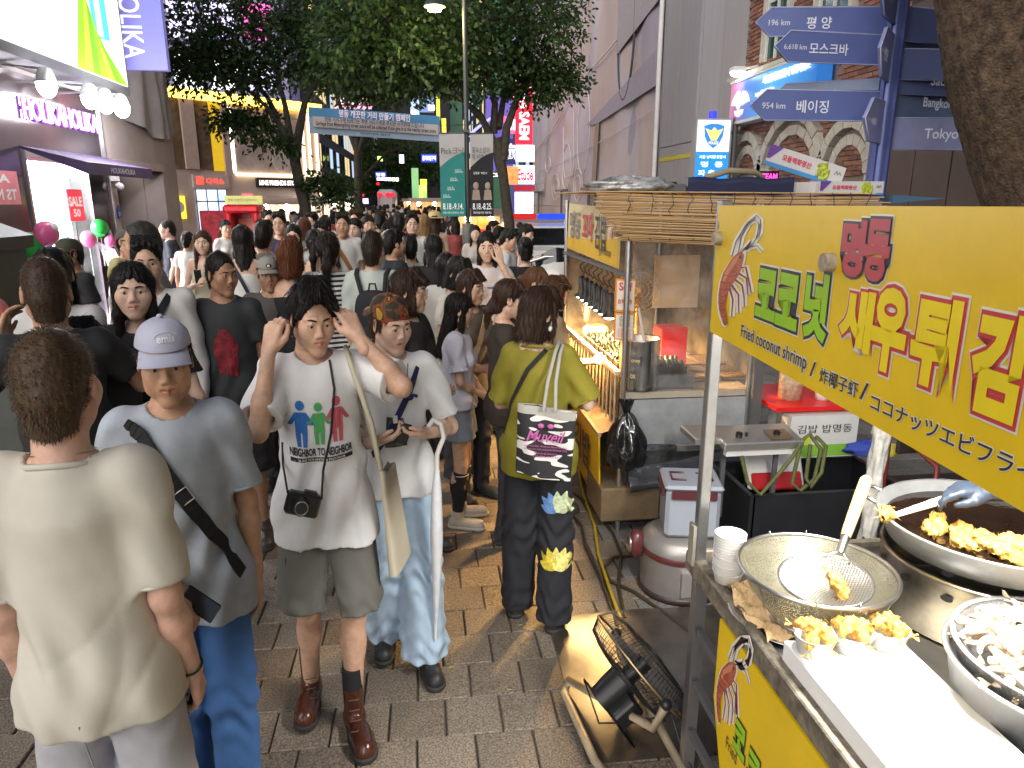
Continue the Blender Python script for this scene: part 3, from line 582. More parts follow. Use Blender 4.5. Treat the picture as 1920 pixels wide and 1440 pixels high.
# right tree, by the lamp post
Y=15.0
b0=Vector(PY(950,420,Y));b0.z=0
limbs=[([PY(943,330,Y),PY(925,265,Y),PY(900,215,Y-.2),PY(868,188,Y-.6),PY(800,170,Y-1)],.10),
  ([PY(943,300,Y),PY(950,240,Y),PY(968,190,Y+.3),PY(990,140,Y+.5),PY(1040,110,Y+.4)],.10),
  ([PY(925,250,Y),PY(928,195,Y),PY(915,140,Y),PY(880,60,Y)],.085),
  ([PY(935,240,Y),PY(945,180,Y+.4),PY(955,110,Y+.9),PY(960,30,Y+1)],.07),
  ([PY(910,232,Y),PY(880,200,Y-.3),PY(820,120,Y-1.0),PY(740,60,Y-1.3)],.06)]
blobs=[(*PY(px,py,Y+dy),r_)for px,py,dy,r_ in((1010,60,0,.75),(960,20,0,.8),(1010,120,.3,.6),(1045,150,.3,.38),(990,160,.5,.4),(900,60,0,.85),(880,130,-.3,.6),(820,60,-1,.8),(820,130,-1,.55),(760,110,-1.3,.6),(720,70,-1.4,.75),(690,30,-1.4,.75),(740,20,-1,.8),(660,90,-1.5,.55),(940,110,.8,.7),(860,20,.6,.9),(1030,20,1,.6),(960,-60,0,1.2),(800,-60,-1,1.2),(680,-50,-1.5,1.0))]
tree('street_tree','dark leafy tree right of the lamp post with hanging banners',b0,[tuple(b0),PY(955,420,Y),PY(948,370,Y),PY(943,320,Y),PY(932,258,Y)],.125,limbs,blobs,18000,.11,lm_dark,3)
# left tree
Y=17.0
b0=Vector(PY(568,380,Y));b0.z=0
limbs=[([PY(553,310,Y),PY(545,270,Y),PY(525,235,Y),PY(500,200,Y),PY(455,160,Y)],.10),([PY(553,300,Y),PY(562,240,Y),PY(572,190,Y),PY(600,140,Y),PY(650,60,Y)],.11),
  ([PY(545,265,Y),PY(535,200,Y),PY(520,140,Y),PY(500,60,Y)],.08),([PY(530,250,Y),PY(490,235,Y),PY(460,225,Y),PY(430,220,Y)],.05),([PY(520,220,Y),PY(500,180,Y+.5),PY(440,120,Y+.6),PY(390,90,Y+.5)],.07),
  ([PY(575,350,Y),PY(600,345,Y),PY(618,352,Y),PY(640,362,Y)],.025)]
blobs=[(*PY(px,py,Y+dy),r_)for px,py,dy,r_ in((360,50,0,.75),(400,20,0,.85),(420,90,0,.75),(370,110,0,.6),(450,50,0,.9),(450,110,.3,.5),(400,125,0,.4),(500,80,0,.85),(520,20,0,.95),(540,105,0,.55),(580,60,0,.8),(600,110,0,.6),(340,90,.2,.45),(475,150,0,.35),(470,222,0,.2),(510,262,-.2,.22),(430,222,0,.16),(620,20,0,.8),(350,130,0,.3),(450,-50,0,1.1),(560,-60,0,1.2),(630,360,0,.22),(605,335,0,.15),(665,130,.5,.5))]
tree('street_tree','leafy tree on the left in front of the yellow lit corner store',b0,[tuple(b0),PY(572,385,Y),PY(562,350,Y),PY(553,300,Y),PY(548,268,Y)],.14,limbs,blobs,13500,.12,lm_dark,5)
# spreading crown lit by the street lamp, between both
b0=Vector((-2.2,25.5,0));Y=25.5
blobs=[(*PY(px,py,Y+dy),r_)for px,py,dy,r_ in((660,40,-2,1.5),(720,120,-2,1.1),(780,60,-3,1.4),(640,130,-1,1.1),(690,160,-1,.6),(840,40,-3,1.4),(760,150,-2,.5))]
tree('street_tree','farther tree filling the street under the hanging blue banner',b0,[tuple(b0),(-2.15,25.5,2.2),(-2.1,25.5,4)],.16,[([(-2.1,25.5,3.5),(-1.2,25,5.5),(-.6,24,7.5)],.1),([(-2.1,25.5,3.5),(-2.6,25.6,5),(-3,25.5,7)],.1),([(-2.1,25.5,2.6),(-1.2,26.5,3.6),(.2,28,4.2)],.06)],blobs,10500,.165,lm_mid,8)
b0=Vector((-3.5,60,0));Y=60
blobs=[(*PY(px,py,Y+dy),r_)for px,py,dy,r_ in((690,300,0,3.2),(660,330,0,2.4),(730,330,2,2.2),(640,290,0,2.6),(750,290,3,3.0),(790,310,4,2.2),(625,330,0,1.8),(700,270,0,3.0))]
tree('street_tree','dark tree in the middle distance far down the street',b0,[tuple(b0),(-3.5,60,2.5),(-3.3,60,4.5)],.22,[([(-3.4,60,3.5),(-2,60,6),(-.5,60,8)],.14),([(-3.4,60,3.5),(-4.5,60,6),(-5.5,60,8)],.14)],blobs,9000,.34,lm_mid,9)
# near trunk at the right edge: roots to crown, rough plates of bark
tt=thing('tree','thick rough trunk leaning at the right edge behind the yellow sign','tree',(4.3,4.8,0))
def trunk_fn(u,v):
 z=v*5.2;Yt=4.6
 pl=aty(1835,385,Yt);pt=aty(1757,0,Yt)
 k=(z-pl.z)/(pt.z-pl.z);xl=pl.x+(pt.x-pl.x)*max(-1.2,k)-.16*max(0,k)*max(0,1-k)+.02*math.sin(z*4)
 rr=.38+.12*max(0,k-.3)**1.5+(.12*max(0,.5-z));cx=xl+rr+.27
 a=u*2*math.pi;q=rr*(1+.05*mnoise.fractal((math.cos(a)*2.2,math.sin(a)*2.2,z*1.4),.8,2,3)-.085*max(0,.42-abs(mnoise.noise((math.cos(a)*7,math.sin(a)*7,z*2.6)))*2.6)+.02*mnoise.noise((math.cos(a)*22,math.sin(a)*22,z*16)))
 return(cx+q*math.cos(a),Yt+.2+q*math.sin(a),z)
MB().grid(trunk_fn,190,210).build('trunk',M('bark_near',(.085,.055,.035),.95,var=.8,vs=17,bump=1.,bs=55,bd=.02,detail=8),tt)
v,f=leaf_cloud([(4.5,4.2,6.6,1.6),(3.4,4.4,6.9,1.3),(5.4,4.8,6.5,1.4)],9000,1,.11,21);np_obj('crown',v,f,lm_dark,tt,smooth=False)
g=MB();g.path([(3.9,4.8,5.0),(4.1,4.7,5.8),(4.6,4.4,6.7)],.22,8,taper=[1,.7,.4]);g.build('limb',MATS['bark_near'],tt)
# ================================================================== lamp post with banners
LPx,LPy=.74,12.0
lp_=thing('lamp_post','slim dark lamp post with thick grey foot between the trees','lamp post',(LPx,LPy,0))
g=MB();g.bar((LPx,LPy,0),(LPx,LPy,1.62),.095,14);g.build('foot',M('post_grey',(.16,.15,.14),.5,var=.2),lp_)
g=MB();g.bar((LPx,LPy,1.62),(LPx,LPy,5.6),.04,12);g.bar((LPx-.05,LPy,3.05),(LPx+.05,LPy,3.05),.055);g.build('pole',M('post_dark',(.05,.06,.06),.4,var=.1),lp_)
g=MB();g.path([(LPx,LPy,5.4),(LPx-.1,LPy,5.3),(LPx-.35,LPy,5.05),(LPx-.46,LPy,4.95)],.025,8);g.build('arm',M('post_dark'),lp_)
g=MB();g.lathe([(.03,.12),(.14,.06),(.17,0)],(LPx-.46,LPy,4.86),14);g.build('lamp_shade',M('post_dark'),lp_)
for dx in(-.06,0,.06):
 g=MB();g.ball((LPx-.46+dx,LPy,4.83),.045);g.build('bulb',E_('street_bulb',(1,.82,.35),60),lp_)
ld=bpy.data.lights.new('street_light','POINT');ld.energy=40;ld.color=(1,.80,.35);ld.shadow_soft_size=.12;lo=bpy.data.objects.new('street_light',ld);lo.location=(LPx-.46,LPy-.05,4.70);put(lo,lp_)
def banner(x0,x1,label,kind):
 t=thing('hanging_banner',label,'banner',(x0,LPy,1.7))
 z0,z1=1.74,3.02
 def fn(u,v):return(x0+(x1-x0)*u,LPy-.06-.02*math.sin(v*5+u*2),z0+(z1-z0)*v)
 MB().grid(fn,4,10).build('cloth',M('banner_grey',(.46,.44,.43),.8,var=.05),t)
 low=M('banner_teal',(.02,.22,.20),.7,var=.05)if kind==0 else M('banner_black',(.012,.012,.016),.7)
 def fl(u,v):
  top=.60+.18*u+.03*math.sin(u*3);return(x0+(x1-x0)*u,LPy-.072-.02*math.sin(v*top*5+u*2),z0+(z1-z0)*v*top)
 MB().grid(fl,6,10).build('printed_field',low,t)
 wp=M('banner_white',(.75,.75,.75),emit=.12);bp_=M('banner_ink',(.03,.03,.04));yy=LPy-.10;xc=(x0+x1)/2;ww=x1-x0
 if kind==0:
  T('Pick크닉',(xc,yy,2.76),XP,UPZ,ww*.88,.11,bp_,t);T('8.18.-9.14.',(xc,yy,1.90),XP,UPZ,ww*.82,.10,wp,t,bold=.01);T('서울시민과 함께하는 명동',(xc,yy,1.80),XP,UPZ,ww*.85,.035,wp,t)
  for k,(dx,z)in enumerate(((.1,2.45),(.02,2.32),(-.03,2.18),(-.1,2.06))):T('도심 속\n문화축제',(xc+dx,yy,z),XP,UPZ,.12,.06,wp,t)
 else:
  T('풍속소설이\n뭐 어때서?',(xc-.02,yy,2.72),XP,UPZ,ww*.75,.2,bp_,t);T('8.18.-8.25.',(xc,yy,1.90),XP,UPZ,ww*.85,.10,wp,t,bold=.01);T('명동예술극장 국립극단',(xc,yy,1.80),XP,UPZ,ww*.8,.035,wp,t)
  T('김영봉  박안나',(xc-.03,yy,2.42),XP,UPZ,ww*.6,.04,wp,t)
  g=MB()
  for dx in(-.1,.09):
   g.ball((xc+dx,yy,2.22),(.045,.006,.06));g.slab([(xc+dx-.07,yy,2.0),(xc+dx+.07,yy,2.0),(xc+dx+.05,yy,2.16),(xc+dx-.05,yy,2.16)],(0,.004,0))
  g.build('figure_print',M('print_tan',(.36,.27,.21)),t)
 g=MB();g.bar((x0,LPy-.05,z1+.01),(x1,LPy-.05,z1+.01),.012);g.build('rod',M('post_dark'),t)
banner(.30,.70,'grey and teal hanging banner left of the lamp post',0);banner(.79,1.16,'grey and black hanging banner right of the lamp post',1)
# blue banner strung across the street
sb=thing('street_banner','pale blue cloth banner with Korean text strung across the street','banner',(-1.2,22,3.9))
def bf(u,v):a=Vector((-3.12,22,4.56)).lerp(Vector((.59,22,4.36)),u);b_=Vector((-3.14,22,3.85)).lerp(Vector((.58,22,3.65)),u);return tuple(b_.lerp(a,v)+Vector((0,.04*math.sin(u*9),0)))
def bsub(u0,u1,v0,v1,off,mt,nm):MB().grid(lambda u,v:tuple(Vector(bf(u0+(u1-u0)*u,v0+(v1-v0)*v))+Vector((0,-off,0))),16,2).build(nm,mt,sb)
bsub(0,1,0,1,0,M('banner_lightblue',(.36,.48,.62),.7,var=.08),'cloth');bsub(0,1,.66,1,.02,M('banner_blue',(.09,.30,.56),.7,var=.05),'top_band');bsub(.03,.985,.25,.66,.03,M('banner_cream',(.66,.58,.55),.7,var=.03),'text_field')
bx=(Vector((3.71,0,-.2))).normalized();bu=Vector((.054,0,1)).normalized()
def bt(s_,u,v,wd,h,mt,bold=.02):c=Vector(bf(u,v));T(s_,(c.x,21.88,c.z),bx,bu,wd,h,mt,sb,bold=bold)
bt('명동 깨끗한 거리 만들기 캠페인',.5,.82,2.0,.20,M('txt_pink',(.75,.6,.62),emit=.15));bt('명동 거리가게 쓰레기는 주변 거리가게로 주시면 수거하여 드립니다',.5,.56,2.8,.13,M('txt_dark',(.06,.07,.13)));bt('Garbage from Myeongdong street store will be collected if you give it to the nearby street store',.51,.37,3.4,.14,MATS['txt_dark'],.03);bt('명동관광특구협의회 · 명동복지회',.5,.12,.85,.07,MATS['txt_dark'])
g=MB();g.bar((-3.13,22,4.2),(-4.2,22.3,4.3),.01);g.bar((.59,22,4.1),(2.5,22.2,4.2),.01);g.build('rope',M('post_dark'),sb)
# ================================================================== far street
def bldg(name,label,x0,x1,y0,y1,h,mat_,face,wins_,seed):
 t=thing(name,label,'building',((x0+x1)/2,y0,0));MB().b2((x0,y0,0),(x1,y1,h)).build('wall',mat_,t)
 r=random.Random(seed);nw=int((y1-y0)/1.6)
 for iz in range(int((h-3.4)/1.7)):
  for i in range(nw):
   ya=y0+.4+i*1.6;za=3.6+iz*1.7;xf=x1 if face>0 else x0
   k=r.random();mt=wins_[0]if k<.25 else(wins_[1]if k<.45 else wins_[2])
   MB().b2((xf-.03,ya,za),(xf+.03,ya+1.1,za+1.15)).build('window',mt,t)
 return t
wdk=M('win_unlit',(.025,.03,.04),.1,spec=.7,var=0);wwm=E_('win_warm',(1,.75,.4),.7);wbl=E_('win_cool',(.6,.75,1),.7)
dkw=M('far_wall',(.07,.07,.085),.8,var=.2,vs=1)
bldg('far_building','dark far building on the left beyond the corner store',-16,-5.0,37,62,17,dkw,1,(wwm,wbl,wdk),1)
bldg('far_building','dark tall building closing the left side far down the street',-18,-5.6,63,100,24,dkw,1,(wbl,wwm,wdk),2)
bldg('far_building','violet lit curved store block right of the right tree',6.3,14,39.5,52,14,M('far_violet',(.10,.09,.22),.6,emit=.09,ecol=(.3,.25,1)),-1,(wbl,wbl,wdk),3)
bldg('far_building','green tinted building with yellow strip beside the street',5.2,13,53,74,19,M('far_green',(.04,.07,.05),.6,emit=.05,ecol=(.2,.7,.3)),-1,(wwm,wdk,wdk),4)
bldg('far_building','dark right hand building farthest down the street',5.4,13,75,110,21,dkw,-1,(wwm,wbl,wdk),5)
MBk=MB();MBk.b2((-9,112,0),(10,116,22));solo('far_building',MBk,M('far_end',(.03,.03,.04)),'black block closing the far end of the street','building')
def ysign(px0,py0,px1,py1,Y,mt,name,label,txt=None,tm=None,cat='sign',bold=.03,thick=.15,vert=False):
 a=aty(px0,py1,Y);b_=aty(px1,py0,Y);o=solo(name,MB().b2((a.x,Y,a.z),(b_.x,Y+thick,b_.z)),mt,label,cat)
 if txt:
  c=((a.x+b_.x)/2,Y-.03,(a.z+b_.z)/2);ww,hh=b_.x-a.x,b_.z-a.z
  if vert:T(txt,c,(0,0,-1),(1,0,0),hh*.85,ww*.62,tm,o,bold=bold)
  else:T(txt,c,XP,UPZ,ww*.85,hh*.62,tm,o,bold=bold)
 return o
e_w=E_('far_white',(1,.97,.95),2.2);e_wl=E_('txt_white',(1,1,1),1.3);e_red=E_('far_red',(1,.02,.05),1.15);e_y=E_('far_yellow',(1,.85,.05),1.8);e_b=E_('far_blue',(.05,.1,.9),1.0);e_g=E_('far_greenlit',(.1,1,.3),1.6);e_pk=E_('far_pink',(1,.35,.55),1.4);e_warm=E_('far_warm',(1,.62,.25),3.0)
ysign(967,165,999,270,30,M('saem_red',(.65,.01,.03),.4,emit=.75),'vertical_sign','red vertical sign with white letters beside the wrapped facade','the SAEM',e_wl,vert=True)
ysign(962,150,1002,190,31,E_('saem_glow',(1,.45,.55),1.3,.4,2),'lit_panel','pink white lit panel above the red vertical sign',None,None)
ysign(946,260,967,308,31,M('coffee_navy',(.02,.03,.12),emit=.25),'vertical_sign','navy sign with white Coffee lettering at the store edge','Coffee\n& 당당\n커드기',e_wl)
ysign(945,218,968,250,33,E_('pinkbox',(1,.15,.3),.8),'vertical_sign','pink square sign behind the right tree','ill',e_wl)
ysign(944,312,972,346,31,E_('orange_l',(1,.32,.1),.9,.5,4),'lit_panel','orange glowing menu board left of the white store windows',None)
for k,(a,b_,c,d)in enumerate(((967,272,1002,303),(968,310,1002,345),(966,360,1000,402))):
 ysign(a,b_,c,d,32+k*.1,E_('store_white',(1,.93,.97),1.7,.35,5),'lit_window',['white barred store window below the red vertical sign','white lit sign with red letters under the store window','white lit ground floor store window beside the right tree trunk'][k],'Etude' if k==1 else None,E_('txt_red',(1,.03,.1),1.),'window')
ysign(964,348,1003,358,31.8,M('awn_red',(.5,.03,.06),emit=.15),'small_awning','red awning over the white store window',None,cat='awning')
g=MB();g.path([tuple(aty(870+8*k,262-30*math.sin(k/9*1.5)-k*2.2,38))for k in range(10)],.07,6);solo('light_arc',g,E_('arc_blue',(.25,.22,1),2.2),'thin violet light arc on the store block behind the right tree','light')
ysign(920,322,942,334,36,MATS['casing_black'],'shop_sign','small dark sign with white letters behind the black banner','CSU',e_wl)
ysign(912,180,962,320,40,E_('violet_face',(.16,.11,.5),.55,.5,.5),'lit_panel','dim violet lit facade between the tree trunk and the banners',None)
ysign(632,178,700,200,33,M('dark_pink',(.12,.03,.07)),'restaurant_sign','dark sign with glowing white Korean letters above the street banner','일기클럭회관',E_('txt_wp',(1,.75,.85),1.5));ysign(630,199,700,203,32.9,e_pk,'light_strip','thin pink light strip under the Korean letters above the banner',None,cat='light')
ysign(630,160,700,168,40,E_('bluewhite',(.3,.5,.8),.5),'light_strip','dim blue light strip among the dark leaves',None,cat='light')
ysign(770,165,785,220,45,E_('bw2',(.5,.65,1),.9,.6,1),'lit_window','tall cool lit window strip right of the blue banner',None,cat='window');ysign(788,150,812,210,48,E_('bw3',(.3,.45,.9),.6,.6,.6),'lit_window','blue lit glass front high above the street',None,cat='window')
ysign(819,175,824,225,47,e_y,'light_strip','upright yellow light strip at the green building corner',None,cat='light');ysign(829,222,836,250,46,e_y,'light_strip','short yellow light strip above the teal banner',None,cat='light');ysign(771,207,780,217,44,E_('lampy',(1,.8,.35),3),'wall_light','small yellow lit lamp box right above the street banner',None,cat='lamp');ysign(803,197,815,206,44,E_('lampw',(1,.9,.7),3),'wall_light','white yellow lamp beside the yellow light strip',None,cat='lamp')
ysign(845,180,866,250,42,E_('greenface',(.03,.10,.06),.5,.4,.8),'lit_panel','dim green glass front behind the lamp post',None)
for k,(a,b_,c,d,Yd,tx)in enumerate(((790,289,819,304,30,'을지로입구역'),(704,322,724,333,44,'명동'))):
 ysign(a,b_,c,d,Yd,M('road_blue',(.03,.05,.45),emit=.45),'direction_sign',['blue road direction sign left of the teal banner','smaller blue road direction sign farther down the street'][k],tx,e_wl)
ysign(623,305,629,312,50,e_g,'traffic_light','green lit traffic light far down on the left',None,cat='traffic light')
for k in range(6):
 o=ysign(707+k*7,332+k*.3,712+k*7,338+k*.3,52,E_('festoon',(1,.9,.75),4),'festoon_lamp','round festoon lamp strung across the far end of the street',None,cat='lamp');tag(o,group='festoon lamps over the far street')
ysign(660,362,686,371,40,MATS['casing_black'],'neon_sign','red neon sign over the far stalls','바로 화',e_red,bold=.06)
ysign(665,350,675,362,41,E_('nb',(.9,.8,1),1.5),'lit_panel','small yellow violet lit panel above the red neon sign',None)
ysign(788,336,800,347,50,e_y,'lit_panel','yellow lit square sign on the right of the far street',None);ysign(786,347,800,376,51,E_('greeny',(.65,.9,.2),.9,.5,2),'lit_window','yellow green lit shop front far on the right',None,cat='window');ysign(773,315,784,372,53,E_('greenst',(.3,.6,.25),.8,.4,.5),'lit_panel','tall green lit facade strip far on the right',None)
ysign(593,345,601,354,45,wbl,'lit_panel','pale blue lit sign beside the corner store edge',None);ysign(605,355,628,375,45,E_('wlit',(.95,.95,1),2.2,.6,2),'lit_window','bright white lit shop window beyond the corner store',None,cat='window')
ysign(749,290,757,306,55,E_('w55',(.8,.9,1),2.0),'lit_panel','small white lit sign in the dark trees',None);ysign(708,293,717,302,55,E_('y55',(.8,1,.3),1.6),'lamp','far yellow green street lamp in the dark trees',None,cat='lamp')
ysign(706,342,711,347,50,e_red,'traffic_light','tiny red traffic light over the crowd',None,cat='traffic light')
# far vehicle with red lights
g=MB();a=aty(708,386,40);b_=aty(740,355,40);g.b2((a.x,40,.3),(b_.x,44,b_.z),bev=.15);fv=thing('van','white van with red tail lights far down the street','van',(a.x,40,0));g.build('body',M('van_white',(.6,.6,.6),.3),fv)
for px in(727,736,712):p=aty(px,365,39.9);MB().ball(p,(.14,.05,.12)).build('tail_light',e_red,fv)
# lit food stalls lining the far street
def far_stall(px,py_top,py_roof,wpx,Y,label,roof,glow):
 a=aty(px-wpx/2,py_roof,Y);b_=aty(px+wpx/2,py_roof,Y);zt=aty(px,py_top,Y).z;t=thing('food_stall',label,'stall',(a.x,Y,0),group='lit food stalls along the far street')
 g=MB();zr=zt;g.add([(a.x-.15,Y-.5,zr-.12),(b_.x+.15,Y-.5,zr-.12),(b_.x+.1,Y+1.2,zr),(a.x-.1,Y+1.2,zr),(a.x-.15,Y-.5,zr-.16),(b_.x+.15,Y-.5,zr-.16),(b_.x+.1,Y+1.2,zr-.04),(a.x-.1,Y+1.2,zr-.04)],[(0,1,2,3),(7,6,5,4),(0,4,5,1),(1,5,6,2),(2,6,7,3),(3,7,4,0)]);g.build('canopy',roof,t)
 g=MB()
 for x in(a.x,b_.x):
  for yy in(Y-.4,Y+1.1):g.bar((x,yy,0),(x,yy,zr-.05),.02,6)
 g.build('frame',M('steel_trim'),t)
 g=MB();g.b2((a.x,Y-.3,0),(b_.x,Y+.8,.85));g.build('counter',M('stall_counter',(.5,.42,.33),.5,var=.2),t)
 MB().b2((a.x,Y+.9,.9),(b_.x,Y+1.0,zr-.12)).build('back_panel',M('stall_back',(.55,.45,.35),.6,var=.3,vs=4),t)
 n_=max(2,int((b_.x-a.x)/.45))
 for k in range(n_):
  x=a.x+(k+.5)*(b_.x-a.x)/n_;MB().ball((x,Y+.2,zr-.24),.08,8,6).build('bulb',glow,t)
 return t
rf=M('canopy_tan',(.42,.33,.25),.8,var=.2,vs=3);rw=M('canopy_white',(.6,.58,.6),.8,var=.1);gw=E_('bulb_warm',(1,.66,.28),45);gc=E_('bulb_cool',(1,.95,.9),45)
far_stall(535,371,388,120,19.5,'tan canopied stall with bright bulbs behind the red booth',rf,gc)
far_stall(625,368,382,80,27,'white canopied stall with bright lamps left of the far crowd',rw,gc)
far_stall(590,368,380,50,36,'small glowing stall beyond the tan canopy on the left',rw,gc)
far_stall(800,371,386,60,30,'tan roofed stall left of the teal banner in the distance',rf,gw)
far_stall(900,392,415,90,17,'orange glowing food cart right of the lamp post foot',rf,gw)
far_stall(775,372,386,36,42,'small warm lit stall far down the right side',rf,gw)
ysign(655,372,690,382,44,E_('viol',(.6,.5,1),2.5,.5,1),'lit_panel','violet white lit stall front under the red neon sign',None)
# warm pool of the food cart right of the lamp post
fc=thing('menu_board','bright orange red menu board standing on the glowing food cart','sign',tuple(aty(905,450,16.5)))
a=aty(893,455,16.5);b_=aty(925,412,16.5);MB().b2((a.x,16.5,a.z),(b_.x,16.55,b_.z)).build('board',E_('menu_or',(1,.38,.06),1.4,.5,6),fc);MB().b2((a.x+.05,16.47,a.z+.12),(b_.x-.05,16.49,a.z+.3)).build('red_field',e_red,fc)
# ================================================================== red booth and board
rb=thing('red_booth','glossy red booth with orange poster among the people on the left','booth',tuple(aty(450,540,13)))
x0=aty(420,400,13).x;x1=aty(484,400,13).x;rm=M('booth_red',(.55,.012,.03),.25,var=.1,coat=.4)
g=MB();g.b2((x0,13,0),(x0+.1,13.6,1.8),bev=.03);g.b2((x1-.1,13,0),(x1,13.6,1.8),bev=.03);g.build('post',rm,rb)
g=MB();g.b2((x0-.02,12.97,1.78),(x1+.02,13.63,1.92),bev=.04);g.build('roof',rm,rb)
MB().b2((x0+.1,13.45,0),(x1-.1,13.5,1.8)).build('back_wall',rm,rb);MB().b2((x0+.1,13.05,0),(x1-.1,13.45,.75)).build('base_panel',rm,rb)
MB().b2((x0+.13,13.40,.9),(x1-.13,13.44,1.68)).build('poster',M('booth_poster',(.55,.2,.12),.5,var=.3,vs=5),rb)
yb=solo('yellow_board',MB().b2((x0+.05,12.95,1.93),(x1+.1,13.0,2.07)),M('board_olive',(.42,.40,.10),.5,emit=.12),'yellow green board with tiny letters on top of the red booth','sign');T('명동 관광안내 통역서비스',((x0+x1)/2+.07,12.945,2.0),XP,UPZ,.5,.05,M('txt_dark'),yb)
# red wall of posters behind the people left of the booth
pp=solo('poster_wall',MB().b2((-5.4,18.6,.0),(-4.35,18.7,1.75)),M('poster_red',(.48,.05,.07),.5,var=.9,vs=5,emit=.12),'red printed poster wall behind the people at the wall corner','poster')
# ================================================================== police car
pc=thing('police_car','white police car seen from behind with red and blue light bar','car',(2.7,15.5,0))
cx,y0=2.62,15.2;wht=M('car_white',(.72,.73,.75),.22,coat=.6,var=.03)
prof=[(0,.55),(0,.95),(.28,1.02),(.62,1.44),(1.0,1.5),(2.3,1.48),(3.05,1.02),(4.1,.9),(4.3,.55)]
g=MB();
def hwid(z):return .92 if z<1.0 else .92-(z-1.0)*.42
n=len(prof);L_=[(cx-hwid(z),y0+y,z)for y,z in prof];R_=[(cx+hwid(z),y0+y,z)for y,z in prof]
g.add(L_+R_,[tuple(range(n)),tuple(range(2*n-1,n-1,-1))]+[(i,n+i,n+(i+1)%n,(i+1)%n)for i in range(n)]);g.build('body',wht,pc)
g=MB();g.add([(cx-.72,y0+.27,1.06),(cx+.72,y0+.27,1.06),(cx+.62,y0+.56,1.40),(cx-.62,y0+.56,1.40)],[(0,1,2,3)]);g.build('rear_window',M('car_glass',(.01,.01,.012),.05,spec=.9,var=0),pc)
for sg in(-1,1):
 g=MB();g.ball((cx+sg*.78,y0+.02,.86),(.12,.06,.16));g.build('tail_light',M('tail_red',(.35,.01,.01),.2,emit=.15,ecol=(1,.1,.08)),pc)
 for yy in(.8,3.5):
  g=MB();g.bar((cx+sg*.95,y0+yy,.32),(cx+sg*.75,y0+yy,.32),.32,18);g.build('wheel',M('casing_black'),pc)
g=MB();g.b2((cx-.9,y0-.06,.42),(cx+.9,y0+.1,.66),bev=.05);g.build('bumper',wht,pc)
MB().b2((cx-.26,y0-.07,.72),(cx+.26,y0-.01,.84)).build('number_plate',M('disc_white'),pc)
MB().b2((cx-.68,y0+1.15,1.57),(cx-.05,y0+1.45,1.70),bev=.03).build('light_bar',M('bar_red',(.30,.012,.012),.2,emit=.25,ecol=(.8,.03,.03)),pc)
MB().b2((cx+.0,y0+1.15,1.57),(cx+.68,y0+1.45,1.70),bev=.03).build('light_bar',M('bar_blue',(.012,.03,.40),.2,emit=.3,ecol=(.03,.1,.9)),pc)
MB().b2((cx-.72,y0+1.18,1.50),(cx+.72,y0+1.42,1.568)).build('bar_base',M('steel_trim'),pc)
# white scooter nose by the stall
sco=thing('scooter','pale scooter with dark windscreen parked behind the women at the stall','scooter',tuple(aty(1035,520,8.2)))
c=aty(1040,520,8.2)
g=MB();g.ball((c.x,8.3,1.12),(.36,.5,.30));g.build('fairing',M('scoot_white',(.62,.60,.58),.25,coat=.5),sco)
g=MB();g.grid(lambda u,v:(c.x+(u-.5)*.5,7.9+.3*(u-.5)**2+v*.12,1.22+v*.26*(1-(2*u-1)**2*.6)),8,4);g.build('windscreen',M('car_glass'),sco)
g=MB();g.path([(c.x-.36,8.1,1.3),(c.x-.15,8.0,1.38),(c.x+.15,8.0,1.38),(c.x+.36,8.1,1.3)],.02);g.build('handlebar',M('steel_trim'),sco)
g=MB();g.b2((c.x-.15,8.3,.3),(c.x+.15,9.5,.8),bev=.1);g.build('seat',M('casing_black'),sco)
for yy in(8.0,9.4):MB().path([(c.x,yy+.22*math.cos(t),.28+.22*math.sin(t))for t in[i*math.pi/8 for i in range(16)]],.06,8,True).build('wheel',M('casing_black'),sco)
MB().bar((c.x,8.0,.3),(c.x,8.1,1.0),.03).build('fork',M('steel_trim'),sco)
# ================================================================== signpost with blue finger boards
SPY=6.0;c=aty(1660,200,SPY);SX=c.x
spo=thing('signpost','blue signpost with finger boards naming distant cities','signpost',(SX,SPY,0))
bluep=M('post_blue',(.10,.13,.34),.35,metal=.3,var=.08);g=MB();g.bar((SX,SPY,0),(SX,SPY,1.95),.10,20);g.build('pole',M('post_steel_blue',(.24,.26,.40),.3,metal=.6,var=.1),spo)
g=MB();g.bar((SX,SPY,1.95),(SX,SPY,4.4),.065,16)
for a in range(4):t_=a*math.pi/2+.5;g.box((SX+.075*math.cos(t_),SPY+.075*math.sin(t_),3.15),(.03,.03,2.4),rz=t_)
g.build('pole',bluep,spo)
bd_=M('board_blue',(.11,.145,.35),.35,var=.08,vs=3);bd2=M('board_lilac',(.27,.29,.52),.3,var=.1);bd3=M('board_slate',(.14,.20,.34),.35,var=.1);edge=M('board_edge',(.35,.38,.6),.4);ink=M('board_ink',(.62,.63,.72),.5,emit=.06)
